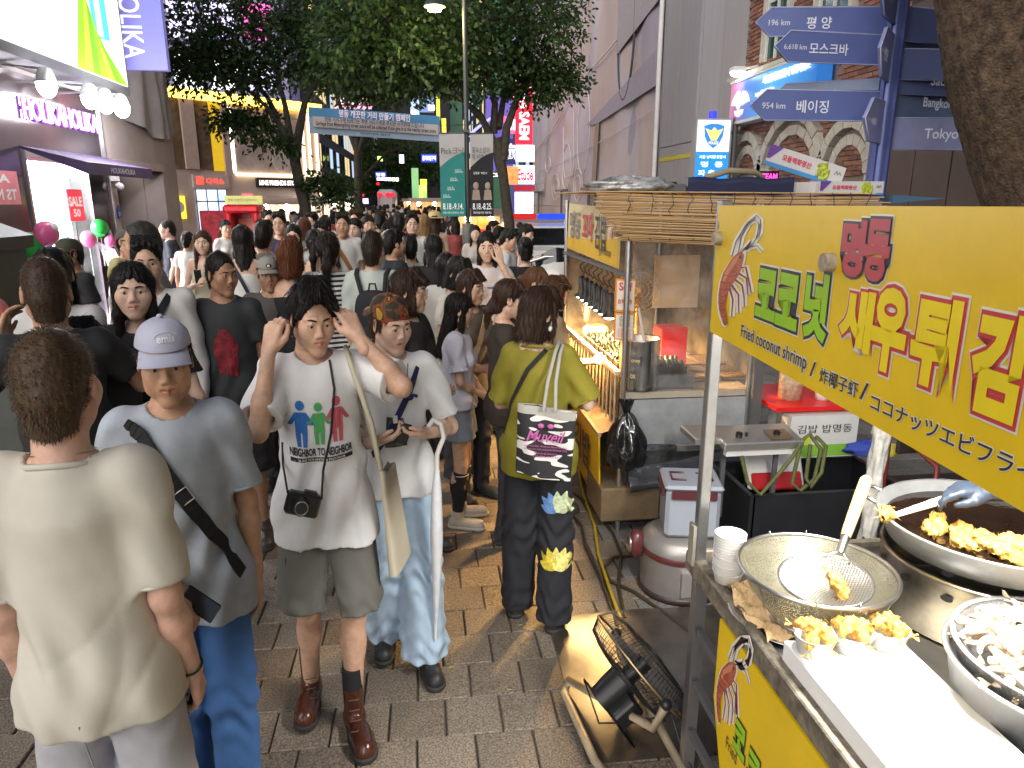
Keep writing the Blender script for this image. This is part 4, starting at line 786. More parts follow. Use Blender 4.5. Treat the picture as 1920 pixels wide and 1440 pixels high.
def finger(z,ang,L,h,m_,txt,km,flip,tw=.35):
 d=Vector((math.cos(ang),math.sin(ang),0));nn=Vector((0,-1,0))if abs(d.x)>.3 else Vector((-1,0,0))
 nn=(nn-d*nn.dot(d)).normalized();o=Vector((SX,SPY,z))+d*.07
 def p(a,b_,off=0.):return o+d*a+UPZ*b_+nn*off
 out=[p(0,-h/2,.012),p(L-h*.55,-h/2,.012),p(L,0,.012),p(L-h*.55,h/2,.012),p(0,h/2,.012)]
 bo=MB().slab(out,-nn*.024).build('finger_board',m_,spo)
 rim=MB().path(out,.006,4,True);rim.build('rim',edge,bo)
 rt=d if RV.dot(d)>0 else-d
 if txt:T(txt,p(L*.52,-.01,.016),rt,UPZ,L*tw,h*.42,ink,bo,bold=.01,fit='min')
 if km:T(km,p(L*.84-.02,-.005,.016),rt,UPZ,L*.2,h*.2,ink,bo,fit='min')
def zpx(py,dx=0.):return aty(1560+dx,py,SPY).z
finger(zpx(36),R(171),1.08,.22,bd_,'평 양','196 km',0);finger(zpx(92),R(183),1.0,.235,bd_,'모스크바','6,618 km',0);finger(zpx(168),R(150),.85,.2,bd3,'오타와','10,529 km',0)
finger(zpx(198),R(178),1.12,.24,bd_,'베이징','954 km',0);finger(zpx(110),R(228),.55,.36,bd2,'런던','8,873 km',0,.3);finger(zpx(230),R(222),.5,.34,bd2,'베를린','8,119 km',0,.3);finger(zpx(2),R(224),.55,.34,bd_,'파리','',0,.3)
finger(zpx(40),R(10),1.1,.26,bd_,'','',1);finger(zpx(86),R(28),1.1,.27,bd3,'Canberra','8,383 km',1,.4);finger(zpx(118),R(-3),1.0,.24,bd_,'','',1);finger(zpx(142),R(8),1.1,.26,bd_,'Sao Paulo','18,349 km',1,.4)
finger(zpx(185),R(16),1.05,.27,bd3,'Bangkok','3,723 km',1);finger(zpx(250),R(-4),.86,.26,bd2,'Tokyo','1,158 km',1)
# ================================================================== shrimp stall in front, right
steel=M('stainless',(.62,.61,.60),.28,metal=1.,var=.12,vs=5,bump=.05,bs=30);dull=M('alu_dull',(.50,.50,.49),.45,metal=.9,var=.2,vs=9,bump=.15,bs=60)
dirty=M('edge_dirty',(.20,.17,.13),.6,metal=.3,var=.6,vs=25,bump=.5,bs=90)
CX0,CY1,CZ=.86,2.05,.85
sst=thing('shrimp_stall','fried shrimp stall counter with steel top and grimy edge at lower right','stall',(1.5,1.4,0))
MB().b2((CX0+.02,.25,CZ-.03),(2.3,CY1,CZ)).build('counter_top',M('counter_steel',(.48,.48,.47),.3,metal=1.,var=.2,vs=4,bump=.05,bs=40),sst)
g=MB();g.b2((CX0-.02,.25,CZ-.045),(CX0+.018,CY1+.02,CZ+.022),bev=.004);g.b2((CX0+.02,CY1,CZ-.045),(2.3,CY1+.022,CZ+.02),bev=.004);g.build('edge_rail',dirty,sst)
for x,y in((CX0+.02,CY1-.02),(2.2,CY1-.02),(CX0+.02,.3),(2.2,.3)):MB().b2((x-.02,y-.02,0),(x+.02,y+.02,CZ-.046)).build('leg',M('steel_trim'),sst)
for k in range(3):MB().b2((CX0+.01,.5,.18+k*.2),(CX0+.03,CY1-.05,.21+k*.2)).build('rail',M('casing_dark'),sst)
g=MB();g.b2((CX0-.018,1.985,CZ-.05),(CX0+.016,2.02,2.0),bev=.003);g.build('pole',M('pole_steel',(.36,.36,.36),.35,metal=.9,var=.15),sst)
g=MB();g.b2((CX0-.03,1.99,CZ+.0),(CX0-.019,2.03,CZ+.14));g.build('bracket',M('brkt',(.55,.52,.45),.4,metal=.7),sst)
g=MB();g.bar((2.25,2.0,CZ),(2.25,2.0,2.0),.016);g.bar((.84,2.0,1.93),(2.25,2.0,1.93),.012);g.build('rear_pole',M('pole_steel'),sst)
# ---- the big yellow sign
yel=M('sign_yellow',(.74,.50,.008),.33,var=.10,vs=4,bump=.12,bs=5,bd=.02,detail=7)
SR=Vector((-math.sin(R(2.9)),-math.cos(R(2.9)),0));S0=Vector((.842,2.005,1.62));SN=SR.cross(UPZ)
def sgn(px,py,off=0.):
 d=ray(px,py);t=(S0-CV).dot(SN)/d.dot(SN);return CV+d*t+SN*off
sg_=thing('yellow_sign','big yellow sign with shrimp picture and bubble Korean letters','sign',tuple(S0))
def spnt(u,v,off=0.):return S0+SR*u+UPZ*v+SN*off
g=MB();g.slab([spnt(0,0),spnt(1.75,-.03),spnt(1.75,.375),spnt(.0,.365)],-SN*.012);g.build('panel',yel,sg_)
wht_p=M('print_cream',(.72,.70,.64),.4);dk_p=M('print_black',(.03,.028,.035),.4);rd_p=M('print_red',(.52,.045,.05),.4);gr_p=M('print_green',(.28,.53,.015),.4);ye_p=M('print_yellow',(.80,.62,.01),.35);rd2=M('print_rose',(.42,.045,.06),.4)
def sgt(s_,x0,y0,x1,y1,layers,tilt=0.):
 c=sgn((x0+x1)/2,(y0+y1)/2);wd=(sgn(x1,(y0+y1)/2)-sgn(x0,(y0+y1)/2)).length;h=(sgn((x0+x1)/2,y0)-sgn((x0+x1)/2,y1)).length
 rt=SR*math.cos(tilt)+UPZ*math.sin(tilt);up=UPZ*math.cos(tilt)-SR*math.sin(tilt)
 for k,(b_,m_)in enumerate(layers):T(s_,c+SN*(.0012*(k+1)),rt,up,wd*1.0,h*1.06,m_,sg_,bold=b_,ref=layers[1][0])
def sgl(fill,line):return[(.125,wht_p),(.10,line),(.055,fill)]
sgt('명',1577,412,1627,520,sgl(rd2,dk_p));sgt('동',1621,410,1674,530,sgl(rd2,dk_p))
sgt('코',1418,503,1460,601,sgl(gr_p,dk_p));sgt('코',1456,511,1502,618,sgl(gr_p,dk_p));sgt('넛',1507,511,1560,642,sgl(gr_p,dk_p))
sgt('새',1572,541,1642,657,sgl(ye_p,rd_p));sgt('우',1632,537,1706,702,sgl(ye_p,rd_p));sgt('튀',1704,554,1802,736,sgl(ye_p,rd_p));sgt('김',1816,582,1925,787,sgl(ye_p,rd_p))
def sline(s_,x0,yc0,x1,yc1,hpx):
 a,b_=sgn(x0,yc0),sgn(x1,yc1);c=(a+b_)/2;rt=(b_-a).normalized();up=SN.cross(rt);h=(sgn((x0+x1)/2,(yc0+yc1)/2-hpx/2)-sgn((x0+x1)/2,(yc0+yc1)/2+hpx/2)).length
 T(s_,c+SN*.0012,rt,up,(b_-a).length*1.01,h*1.12,wht_p,sg_,bold=.05);T(s_,c+SN*.0024,rt,up,(b_-a).length,h,dk_p,sg_,bold=.012)
sline('Fried coconut shrimp',1391,623,1514,684,34);sline('/',1521,690,1531,694,30);sline('炸椰子虾',1539,702,1611,733,30);sline('/',1616,730,1629,737,36);sline('ココナッツエビフライ',1635,752,1945,893,38)
def shrimp_art(parent,P,nrm):
 """printed shrimp: P maps picture points to the board"""
 def fill(pts,mt,k,nm):MB().slab([P(*p)+nrm*.0008*k for p in pts],nrm*.0004).build(nm,mt,parent)
 def band(line,r0,r1):
  L_,R2=[],[]
  for i,p in enumerate(line):
   d=(Vector(line[min(len(line)-1,i+1)])-Vector(line[max(0,i-1)])).normalized();n_=Vector((-d.y,d.x));r_=r0+(r1-r0)*i/(len(line)-1);L_.append(Vector(p)+n_*r_);R2.append(Vector(p)-n_*r_)
  return L_+R2[::-1]
 legs_=[[(150,328),(187,322),(208,415),(214,450)],[(150,352),(190,378),(197,460)],[(130,382),(168,412),(178,470),(180,520)],[(115,410),(150,460),(152,552)],[(105,425),(122,485),(116,570)]];feel=[[(148,262),(165,170),(205,95),(242,62),(262,85),(258,150),(225,200),(190,238)],[(118,265),(140,190),(190,110),(235,85),(255,110),(240,180)],[(165,245),(205,222),(245,215),(268,243)],[(165,250),(215,190),(205,215)]]
 body=[(168,242),(148,250),(122,275),(98,312),(74,352),(60,400),(52,450),(50,500),(58,555),(72,600),(84,616),(96,606),(92,572),(84,520),(92,462),(112,418),(142,378),(162,338),(174,290),(178,262)]
 for ln2 in legs_+feel:fill(band(ln2,14,13),wht_p,1,'shrimp_print')
 fill([(x+(x-110)*.16,y+(y-420)*.045)for x,y in body],wht_p,1.4,'shrimp_print')
 for ln2 in legs_:fill(band(ln2,5.5,2.2),M('print_leg',(.24,.045,.045)),2.4,'leg_print')
 for ln2 in feel:fill(band(ln2,1.8,1.1),M('print_feeler',(.12,.05,.06)),2.6,'feeler_print')
 fill(body,M('print_shrimp',(.40,.10,.05),.4,var=.45,vs=22),3,'shrimp_print')
 fill([(150,262),(126,285),(104,320),(84,352),(74,392),(84,395),(98,362),(120,330),(142,300),(158,272)],M('print_shine',(.58,.22,.11),.4),3.6,'shrimp_print')
 for k in range(7):y=360+k*34;xl=[74,62,56,51,50,54,64][k];xr=[150,122,102,90,84,86,92][k];fill(band([(xl,y),((xl+xr)/2,y+9),(xr,y+2)],1.6,1.6),M('print_leg'),4,'shell_line')
 fill([(160+5*math.cos(t),272+7*math.sin(t))for t in[i*1.047 for i in range(6)]],dk_p,4.4,'eye_print')
shrimp_art(sg_,lambda x,y:sgn(1330+x/2.666,380+y/2.666,.0006),SN)
for px,py in((1562,492),(1352,447)):
 c=sgn(px,py);g=MB();g.bar(c,c+SN*.022,.019,14);g.build('bolt',M('bolt_wood',(.32,.27,.2),.6,var=.4,vs=60),sg_)
# yellow skirt under the counter edge
sk=thing('stall_skirt','yellow printed skirt panel with shrimp hanging below the counter edge','sign',(.84,1.3,.3))
def skp(u,v,off=0.):return Vector((.838-off,1.77-u,.80-v))
g=MB();g.slab([skp(0,0),skp(0,.27),skp(.14,.6),skp(1.5,.72),skp(1.5,0)],(.01,0,0));g.build('panel',yel,sk)
shrimp_art(sk,lambda x,y:skp((x-20)*.00085,(y-150)*.00068,.001),Vector((-1,0,0)))
T('Fried',skp(.145,.335,.002),(0,-1,0),UPZ,.07,.04,dk_p,sk)
for k,(b_,m_)in enumerate(((.10,dk_p),(.055,gr_p))):T('코',skp(.19,.26,.002+k*.0012),(0,-1,0),UPZ,.08,.11,m_,sk,bold=b_,ref=.10);T('코',skp(.28,.28,.002+k*.0012),(0,-1,0),UPZ,.08,.11,m_,sk,bold=b_,ref=.10)
# bright working lamp behind the sign
wk=thing('work_lamp','bright white tube lamp behind the yellow sign over the counter','lamp',(1.2,1.4,1.95))
MB().b2((1.10,.75,1.90),(1.26,1.85,1.93)).build('housing',M('lamp_white'),wk)
MB().bar((1.18,.8,1.885),(1.18,1.8,1.885),.014,8).build('tube',E_('work_tube',(1,.98,.94),14),wk)
ad=bpy.data.lights.new('work_light','AREA');ad.shape='RECTANGLE';ad.size=.10;ad.size_y=1.0;ad.energy=25;ad.color=(1,.965,.90);ao=bpy.data.objects.new('work_light',ad);ao.location=(1.18,1.3,1.865);put(ao,wk)
for x in(1.12,1.24):MB().bar((x,1.7,1.93),(x,1.98,1.94),.006).build('arm',M('pole_steel'),wk)
# ---- things on the counter
paper_w=M('paper_white',(.80,.79,.76),.55,var=.03)
cups=[]
def cup(loc,label,group,r0=.036,r1=.046,h=.055):
 g=MB();g.lathe([(.0,.002),(r0,.0),(r1,h),(r1+.003,h+.002),(r1-.001,h+.001),(r0-.002,.006),(0,.006)],loc,28);return solo('paper_cup',g,paper_w,label,'cup',group)
for k in range(13):
 z=CZ+.003+k*.0095+(0 if k==0 else .008);cup((.892+rnd.gauss(0,.0006),1.86+rnd.gauss(0,.0006),z),'lowest cup of the white paper cup stack at the counter corner' if k==0 else('topmost open cup of the white paper cup stack' if k==12 else 'white paper cup nested inside the stack at the counter corner'),'stacked paper cups',.034,.0445,.052)
# steel tray with brown paper
g=MB();g.lathe([(0,.004),(.155,.004),(.185,.018),(.19,.016),(.16,0),(0,0)],(1.02,1.68,CZ+.004),40);solo('tray',g,steel,'round steel tray with brown paper under the wire colander','tray')
def crump(u,v):x=.86+u*.30;y=1.53+v*.30;return(x+.01*math.sin(v*9),y+.01*math.sin(u*8),CZ+.026+.012*math.sin(u*11+v*5)*math.sin(v*13)+.02*max(0,.25-u)+.008*math.sin(u*31+v*17))
solo('brown_paper',MB().grid(crump,24,24,False),M('paper_brown',(.50,.34,.17),.7,var=.15,vs=14),'crumpled brown greaseproof paper lining the steel tray','paper')
# wire mesh colander: woven mesh bowl
def mesh_mat(name,col,fr,sc_):
 m=bpy.data.materials.new(name);m.use_nodes=True;n=m.node_tree.nodes;l=m.node_tree.links;b=n['Principled BSDF'];b.inputs['Base Color'].default_value=(*col,1);b.inputs['Metallic'].default_value=.8;b.inputs['Roughness'].default_value=.4
 tc=n.new('ShaderNodeTexCoord');vo=n.new('ShaderNodeTexVoronoi');vo.inputs['Scale'].default_value=sc_;l.new(tc.outputs['Object'],vo.inputs['Vector'])
 ma=n.new('ShaderNodeMath');ma.operation='LESS_THAN';ma.inputs[1].default_value=fr;l.new(vo.outputs['Distance'],ma.inputs[0])
 tr=n.new('ShaderNodeBsdfTransparent');mx=n.new('ShaderNodeMixShader');l.new(ma.outputs[0],mx.inputs[0]);l.new(b.outputs[0],mx.inputs[1]);l.new(tr.outputs[0],mx.inputs[2]);l.new(mx.outputs[0],n['Material Output'].inputs[0]);return m
cm=mesh_mat('wire_mesh',(.34,.32,.24),.34,330)
cc=Vector((1.045,1.645,0));cz0=CZ+.045
co_=thing('colander','large wire mesh colander with steel rim on the counter','colander',(cc.x,cc.y,cz0))
MB().lathe([(0,0),(.10,.0),(.135,.012),(.175,.065),(.203,.125)],(cc.x,cc.y,cz0),56).build('mesh_bowl',cm,co_)
g=MB();g.path([(cc.x+.205*math.cos(t),cc.y+.205*math.sin(t),cz0+.127)for t in[i*math.pi/28 for i in range(56)]],.0055,8,True);g.build('rim',steel,co_)
g=MB();g.path([(cc.x+.12*math.cos(t),cc.y+.12*math.sin(t),cz0-.012)for t in[i*math.pi/20 for i in range(40)]],.005,6,True)
for k in range(6):t_=k*math.pi/3+.3;g.path([(cc.x+.12*math.cos(t_),cc.y+.12*math.sin(t_),cz0-.012),(cc.x+.18*math.cos(t_),cc.y+.18*math.sin(t_),cz0+.06),(cc.x+.206*math.cos(t_),cc.y+.206*math.sin(t_),cz0+.125)],.0025,6)
g.build('base_ring',steel,co_)
for a in(1.2,1.75,4.2,4.7):
 x,y=cc.x+.205*math.cos(a),cc.y+.205*math.sin(a);MB().path([(x+.004*math.cos(t)*math.cos(a),y+.004*math.cos(t)*math.sin(a),cz0+.127+.013*math.sin(t))for t in[i*math.pi/6 for i in range(12)]],.002,5,True).build('hook',steel,co_)
# hand strainer with wooden handle lying across it
stn=thing('strainer','round wire strainer with pale wooden handle resting in the colander','strainer',(1.05,1.62,1.02))
rc=Vector((1.045,1.60,cz0+.118));hd_=(Vector((1.329,1.893,1.23))-Vector((1.13,1.70,1.045))).normalized();ex=Vector((hd_.x,hd_.y,.12)).normalized();ey=UPZ.cross(ex).normalized();en=ex.cross(ey);RR=.118
def sp3(a,b_):r2=min(1,a*a+b_*b_);return rc+ex*(a*RR)+ey*(b_*RR)-en*(.035*(1-r2))
g=MB();g.path([sp3(math.cos(t),math.sin(t))for t in[i*math.pi/20 for i in range(40)]],.0038,8,True);g.build('ring',steel,stn)
g=MB()
for k in range(-15,16):
 c_=k/15.5;L_=math.sqrt(max(0,1-c_*c_));n_=9
 g.path([sp3(c_,-L_+2*L_*i/n_)for i in range(n_+1)],.0009,4);g.path([sp3(-L_+2*L_*i/n_,c_)for i in range(n_+1)],.0009,4)
g.build('mesh',steel,stn)
hs=rc+ex*RR;h1=hs+(hd_*.07);h2=h1+hd_*.22
g=MB();g.path([sp3(.9,-.3),hs+ex*.03,h1],.006,8);g.path([sp3(.9,.3),hs+ex*.03,h1],.006,8);g.bar(hs+ex*.02,h1+hd_*.03,.013,12,.012);g.build('ferrule',steel,stn)
g=MB();g.path([h1,h1+hd_*.03,h1+hd_*.16,h2-hd_*.01,h2],.0165,14,taper=[.85,.95,1.1,1.05,.8]);g.build('handle',M('handle_wood',(.52,.36,.18),.6,var=.25,vs=20,stretch=(1,1,.2)),stn)
# fried shrimp prototypes
def fried_mesh(seed,L=.088,r=.0175):
 rr_=random.Random(seed);g=MB();ph=[rr_.uniform(0,6)for _ in range(6)]
 def fn(u,v):
  a=v*2*math.pi;t=(u-.5)*2.2;cx,cz=math.sin(t)*L*.5,(math.cos(t)-.6)*L*.35
  q=r*(math.sin(math.pi*min(1,max(.04,u*.92+.05)))**.6)*(1+.22*math.sin(a*3+u*13+ph[0])+.18*math.sin(a*5-u*21+ph[1])+.1*math.sin(a*11+u*37+ph[2]))
  return(cx+math.sin(t)*q*math.cos(a)*.6,q*math.sin(a),cz+q*math.cos(a))
 g.grid(fn,20,16)
 for _ in range(110):
  u,v=rr_.random(),rr_.random();p=Vector(fn(u,v));d=Vector((rr_.gauss(0,1),rr_.gauss(0,1),rr_.gauss(.3,1))).normalized();s_=d.orthogonal().normalized()*.0012;l_=rr_.uniform(.006,.014)
  g.add([p-s_,p+s_,p+d*l_],[(0,1,2)])
 t=1.15;p=Vector((math.sin(t)*L*.52,0,(math.cos(t)-.6)*L*.35))
 for sg in(-1,1):g.add([p,p+Vector((.02,sg*.004,.006)),p+Vector((.022,sg*.014,.002)),p+Vector((.008,sg*.006,-.002))],[(0,1,2,3)])
 return g
fr_m=M('crust_gold',(.72,.40,.09),.5,var=.6,vs=45,bump=.9,bs=180,bd=.004);fr_o=M('crust_orange',(.74,.36,.08),.5,var=.45,vs=60,bump=.9,bs=180,bd=.004)
fmesh=[fried_mesh(k).mesh('fried_shrimp',fr_m if k%3 else fr_o)for k in range(6)]
fcount=[0]
def fried(loc,rot,label,group,s_=1.):
 o=bpy.data.objects.new('fried_shrimp',fmesh[fcount[0]%6]);fcount[0]+=1;o.location=loc;o.rotation_euler=rot;o.scale=(s_,)*3;put(o);return tag(o,label,'shrimp',group)
fried((1.06,1.575,cz0+.108),(.3,-.9,1.9),'single golden fried shrimp lying in the round strainer','fried shrimp')
# white box with three full cups
BT=.925
bx_=solo('white_box',MB().b2((.872,.45,CZ+.004),(1.165,1.475,BT),bev=.003),M('box_white',(.86,.86,.85),.5,var=.02),'long white box on the counter holding three full cups','box')
for k,(x,y)in enumerate(((.918,1.418),(1.016,1.418),(1.112,1.42))):
 which=['left','middle','right'][k];cup((x,y,BT+.001),'%s one of three white cups full of fried shrimp on the white box'%which,'cups of fried shrimp',.036,.0475,.05)
 for j in range(5):
  a=j*1.3+k;fried((x+.017*math.cos(a),y+.017*math.sin(a),BT+.048+.008*(j%3)),(rnd.uniform(-.5,.5),rnd.uniform(-.5,.5),a),'golden fried shrimp heaped in the %s cup on the white box'%which,'fried shrimp in the cups',.85)
# frying pan of oil on a gas ring
wc=Vector((1.56,1.645));wz=1.05
pan=thing('frying_pan','wide grey pan of dark oil on the gas ring at right','pan',(wc.x,wc.y,wz))
MB().lathe([(0,.0),(.20,.0),(.25,.022),(.285,.085),(.297,.088),(.297,.082),(.262,.012),(.21,-.010),(0,-.010)],(wc.x,wc.y,wz),64).build('body',M('pan_grey',(.30,.31,.31),.42,metal=.6,var=.2,vs=7),pan)
MB().lathe([(0,.057),(.269,.057)],(wc.x,wc.y,wz),56).build('oil',M('oil_dark',(.012,.006,.004),.06,spec=.7,var=.3,vs=9,bump=.25,bs=25,bd=.006),pan)
for a0 in(2.35,5.5):
 a=a0;d=Vector((math.cos(a),math.sin(a),0));s_=Vector((-d.y,d.x,0));o=Vector((wc.x,wc.y,wz+.075))+d*.29
 MB().path([o-s_*.05,o-s_*.05+d*.03+UPZ*.01,o-s_*.025+d*.055+UPZ*.015,o+s_*.025+d*.055+UPZ*.015,o+s_*.05+d*.03+UPZ*.01,o+s_*.05],.006,8).build('handle',steel,pan)
gr_=thing('gas_ring','tarnished round steel gas ring stand under the frying pan','stove',(wc.x,wc.y,CZ))
MB().lathe([(.262,.0),(.268,.005),(.268,.165),(.275,.175),(.275,.182),(.258,.182),(.258,.0)],(wc.x,wc.y,CZ+.004),64).build('ring',M('tarnished',(.46,.40,.30),.3,metal=1.,var=.55,vs=7,bump=.15,bs=30),gr_)
for k in range(14):
 a=k*2*math.pi/14+.1;c=Vector((wc.x+.2685*math.cos(a),wc.y+.2685*math.sin(a),CZ+.14));d=Vector((math.cos(a),math.sin(a),0));s_=Vector((-d.y,d.x,0));MB().poly([c+s_*.016*math.cos(t)+UPZ*.009*math.sin(t)+d*.002 for t in[i*math.pi/6 for i in range(12)]]).build('vent_hole',M('casing_black'),gr_)
for k in range(4):
 a=k*1.57+.4;MB().b2((wc.x+.2*math.cos(a)-.01,wc.y+.2*math.sin(a)-.01,wz-.03),(wc.x+.2*math.cos(a)+.01,wc.y+.2*math.sin(a)+.01,wz-.012)).build('support',M('casing_dark'),gr_)
for k in range(15):
 a=3.0+k*.165;q=.155+.045*math.sin(k*2.1);fried((wc.x+q*math.cos(a),wc.y+q*math.sin(a),wz+.064),(rnd.uniform(-.4,.4),rnd.uniform(-.4,.4),a+1.2),'golden fried shrimp floating in the dark oil of the pan','shrimp frying in the pan',rnd.uniform(.9,1.15))
# basin of raw shrimp
bc=Vector((1.385,1.185))
bs2=thing('basin','large aluminium basin full of raw white shrimp at the right edge','basin',(bc.x,bc.y,CZ))
MB().lathe([(0,.004),(.19,.004),(.215,.02),(.242,.15),(.252,.155),(.252,.162),(.236,.158),(.21,.03),(0,.012)],(bc.x,bc.y,CZ),64).build('bowl',M('basin_alu',(.60,.61,.62),.35,metal=.85,var=.12,vs=14,bump=.1,bs=60),bs2)
cb=thing('shrimp_colander','perforated steel colander set inside the aluminium basin','colander',(bc.x,bc.y,CZ+.05))
MB().lathe([(0,.06),(.18,.07),(.215,.12),(.232,.185),(.240,.188),(.240,.192),(.228,.19)],(bc.x,bc.y,CZ),60).build('bowl',mesh_mat('perforated',(.65,.65,.65),.22,190),cb)
raw_m=[M('raw_pale',(.78,.66,.52),.28,var=.25,vs=30,sub=.1),M('raw_grey',(.70,.62,.54),.25,var=.3,vs=30),M('raw_tan',(.60,.45,.30),.3,var=.4,vs=26)]
def raw_mesh(seed):
 rr_=random.Random(seed);g=MB();g.cur=0;bend=rr_.uniform(1.2,2.2);L=.05
 def fn(u,v):
  a=v*2*math.pi;t=(u-.5)*bend;q=.0115*(1-u*.62)*(1 if u>.06 else .6)*(1+.08*abs(math.sin(u*22)))
  if u>.97:q*=.3
  return(math.sin(t)*L/bend*1.6+math.sin(t)*q*math.cos(a),q*math.sin(a),(math.cos(t)-.8)*L/bend*1.6+math.cos(t)*q*math.cos(a))
 g.grid(fn,16,10);g.cur=1;t=.5*bend;p=Vector((math.sin(t)*L/bend*1.6,0,(math.cos(t)-.8)*L/bend*1.6))
 for sg in(-1.2,0,1.2):g.add([p,p+Vector((.016,sg*.006-.004,-.012)),p+Vector((.02,sg*.008,-.016)),p+Vector((.016,sg*.006+.004,-.01))],[(0,1,2,3)])
 return g
rawm=[raw_mesh(k).mesh('raw_shrimp',[raw_m[k%2],raw_m[2]])for k in range(6)]
for k in range(190):
 q=math.sqrt(rnd.random())*.205;a=rnd.uniform(0,6.28);o=bpy.data.objects.new('raw_shrimp',rawm[k%6]);o.location=(bc.x+q*math.cos(a),bc.y+q*math.sin(a),CZ+.165+.055*(1-(q/.21)**2)+rnd.uniform(-.012,.012));o.rotation_euler=(rnd.uniform(-1.5,1.5),rnd.uniform(-.7,.7),rnd.uniform(0,6.28));put(o);tag(o,'raw peeled shrimp in the heap filling the aluminium basin','shrimp','raw shrimp in the basin')
# ================================================================== gap between the stalls
def lump(c,s_,seed,n=24,m=16):
 rr_=random.Random(seed);ph=[rr_.uniform(0,6)for _ in range(8)]
 def fn(u,v):
  a=u*2*math.pi;b_=v*math.pi;d=Vector((math.sin(b_)*math.cos(a),math.sin(b_)*math.sin(a),math.cos(b_)));k=1+.14*math.sin(a*3+ph[0]+b_*2)+.1*math.sin(a*7+b_*5+ph[1])+.08*math.sin(b_*9+ph[2]+a*2)
  return(c[0]+d.x*s_[0]*k,c[1]+d.y*s_[1]*k,max(c[2]-s_[2]*.55,c[2]+d.z*s_[2]*k))
 return MB().grid(fn,n,m)
mat_dk=M('mat_rubber',(.055,.046,.038),.28,var=.45,vs=9,bump=.25,bs=30,spec=.6)
def mt_(u,v):x=.55+u*.92+.03*(1-v)*(u-.5);y=2.1+v*.95;return(x,y,.012+.004*math.sin(u*9+v*4)*math.sin(v*8)+.006*(v>.97))
g=MB();g.grid(mt_,30,30);mo=solo('floor_mat',g,mat_dk,'brown and black glossy rubber mat lying under the floor fan','mat')
# floor fan: cage of wire rings and spokes, motor, tube stand
fan=thing('floor_fan','black wire cage floor fan on a pale tube stand','fan',(.78,2.3,0))
fc=Vector((.77,2.28,.275));ax=Vector((.66,.10,.52)).normalized();fx=ax.cross(Vector((0,1,0))).normalized();fy=ax.cross(fx);FR=.235
def fp(r_,t,d):return fc+fx*(r_*math.cos(t))+fy*(r_*math.sin(t))+ax*d
blk=M('fan_black',(.02,.02,.022),.35,var=.1,metal=.3)
g=MB()
for k in range(84):
 t=2*math.pi*k/84;sw=.16
 for sg in(-1,1):g.path([fp(.045,t-sw*sg,.075*sg),fp(.14,t,.07*sg),fp(.21,t+sw*.3,.052*sg),fp(FR,t+sw*.4,.0)],.0011,4)
for r_,d in((.10,.073),(.17,.064),(.21,.052),(.10,-.073),(.17,-.064),(.21,-.052)):g.path([fp(r_,2*math.pi*i/48,d)for i in range(48)],.0015,4,True)
g.build('cage',blk,fan)
MB().path([fp(FR,2*math.pi*i/60,0)for i in range(60)],.005,6,True).build('rim',M('rim_gold',(.45,.34,.2),.3,metal=.9),fan)
g=MB()
for k in range(3):
 t0=k*2.094
 g.grid(lambda u,v:fp(.04+.165*u,t0+v*(1.1-.3*u),.02-.035*v),5,5)
g.build('blade',M('blade_grey',(.16,.16,.17),.35),fan)
MB().bar(fp(0,0,-.20),fp(0,0,-.06),.055,18,.065).build('motor',blk,fan);g=MB();g.bar(fp(0,0,-.06),fp(0,0,.03),.035,12);g.bar(fp(0,0,.07),fp(0,0,.08),.045,14);g.build('hub',blk,fan)
MB().box(fp(.09,2.0,-.14),(.10,.07,.09),rot=Matrix((ax,fx,fy)).transposed(),bev=.008).build('switch_box',blk,fan)
tube_m=M('tube_beige',(.42,.34,.24),.45,metal=.3,var=.3,vs=12)
pv1,pv2=fp(FR+.01,1.57,0),fp(FR+.01,-1.57,0)
g=MB();g.path([pv1,(pv1.x-.04,pv1.y+.0,.2),(.55,2.52,.05),(.52,2.47,.03),(.56,2.1,.03),(.62,1.92,.03),(.75,1.88,.03),(.86,1.96,.04),(pv2.x+.02,pv2.y-.02,.16),pv2],.0165,10);g.build('stand',tube_m,fan)
for p in(pv1,pv2):MB().ball(p,.022,10,6).build('knob',blk,fan)
g=MB();g.path([fp(.05,2.4,-.17),fp(.20,2.4,-.2),(.56,2.3,.22),(.6,2.2,.10),(.72,2.14,.14),(.84,2.1,.2),(.87,2.05,.08),(.9,1.9,.02)],.005,6);g.build('power_cable',blk,fan)
# cables on the floor
cab=M('cable_dark',(.05,.035,.02),.5,var=.2);caby=M('cable_yellow',(.50,.34,.02),.45,var=.15)
def floor_path(pts,z=.012):return[tuple(atz(x,y,z))for x,y in pts]
solo('cable',MB().path(floor_path([(1060,950),(1090,985),(1100,1030),(1125,1080),(1150,1150),(1158,1175)]),.009,6),cab,'brown cable running along the floor beside the olive shirted woman','cable');solo('cable',MB().path(floor_path([(1085,880),(1095,930),(1115,985),(1122,1040),(1140,1095),(1163,1160)]),.010,6),caby,'yellow cable running along the floor between the stalls','cable')
solo('cable',MB().path(floor_path([(1070,920),(1110,950),(1150,1000),(1165,1040),(1160,1100),(1172,1160)]),.009,6),cab,'black cable nearest the stall on the floor','cable');solo('cable',MB().path(floor_path([(1200,1040),(1150,1045),(1133,1065),(1145,1090),(1190,1110),(1240,1145),(1300,1190)]),.009,6),cab,'black cable looped round the rice cooker foot','cable')
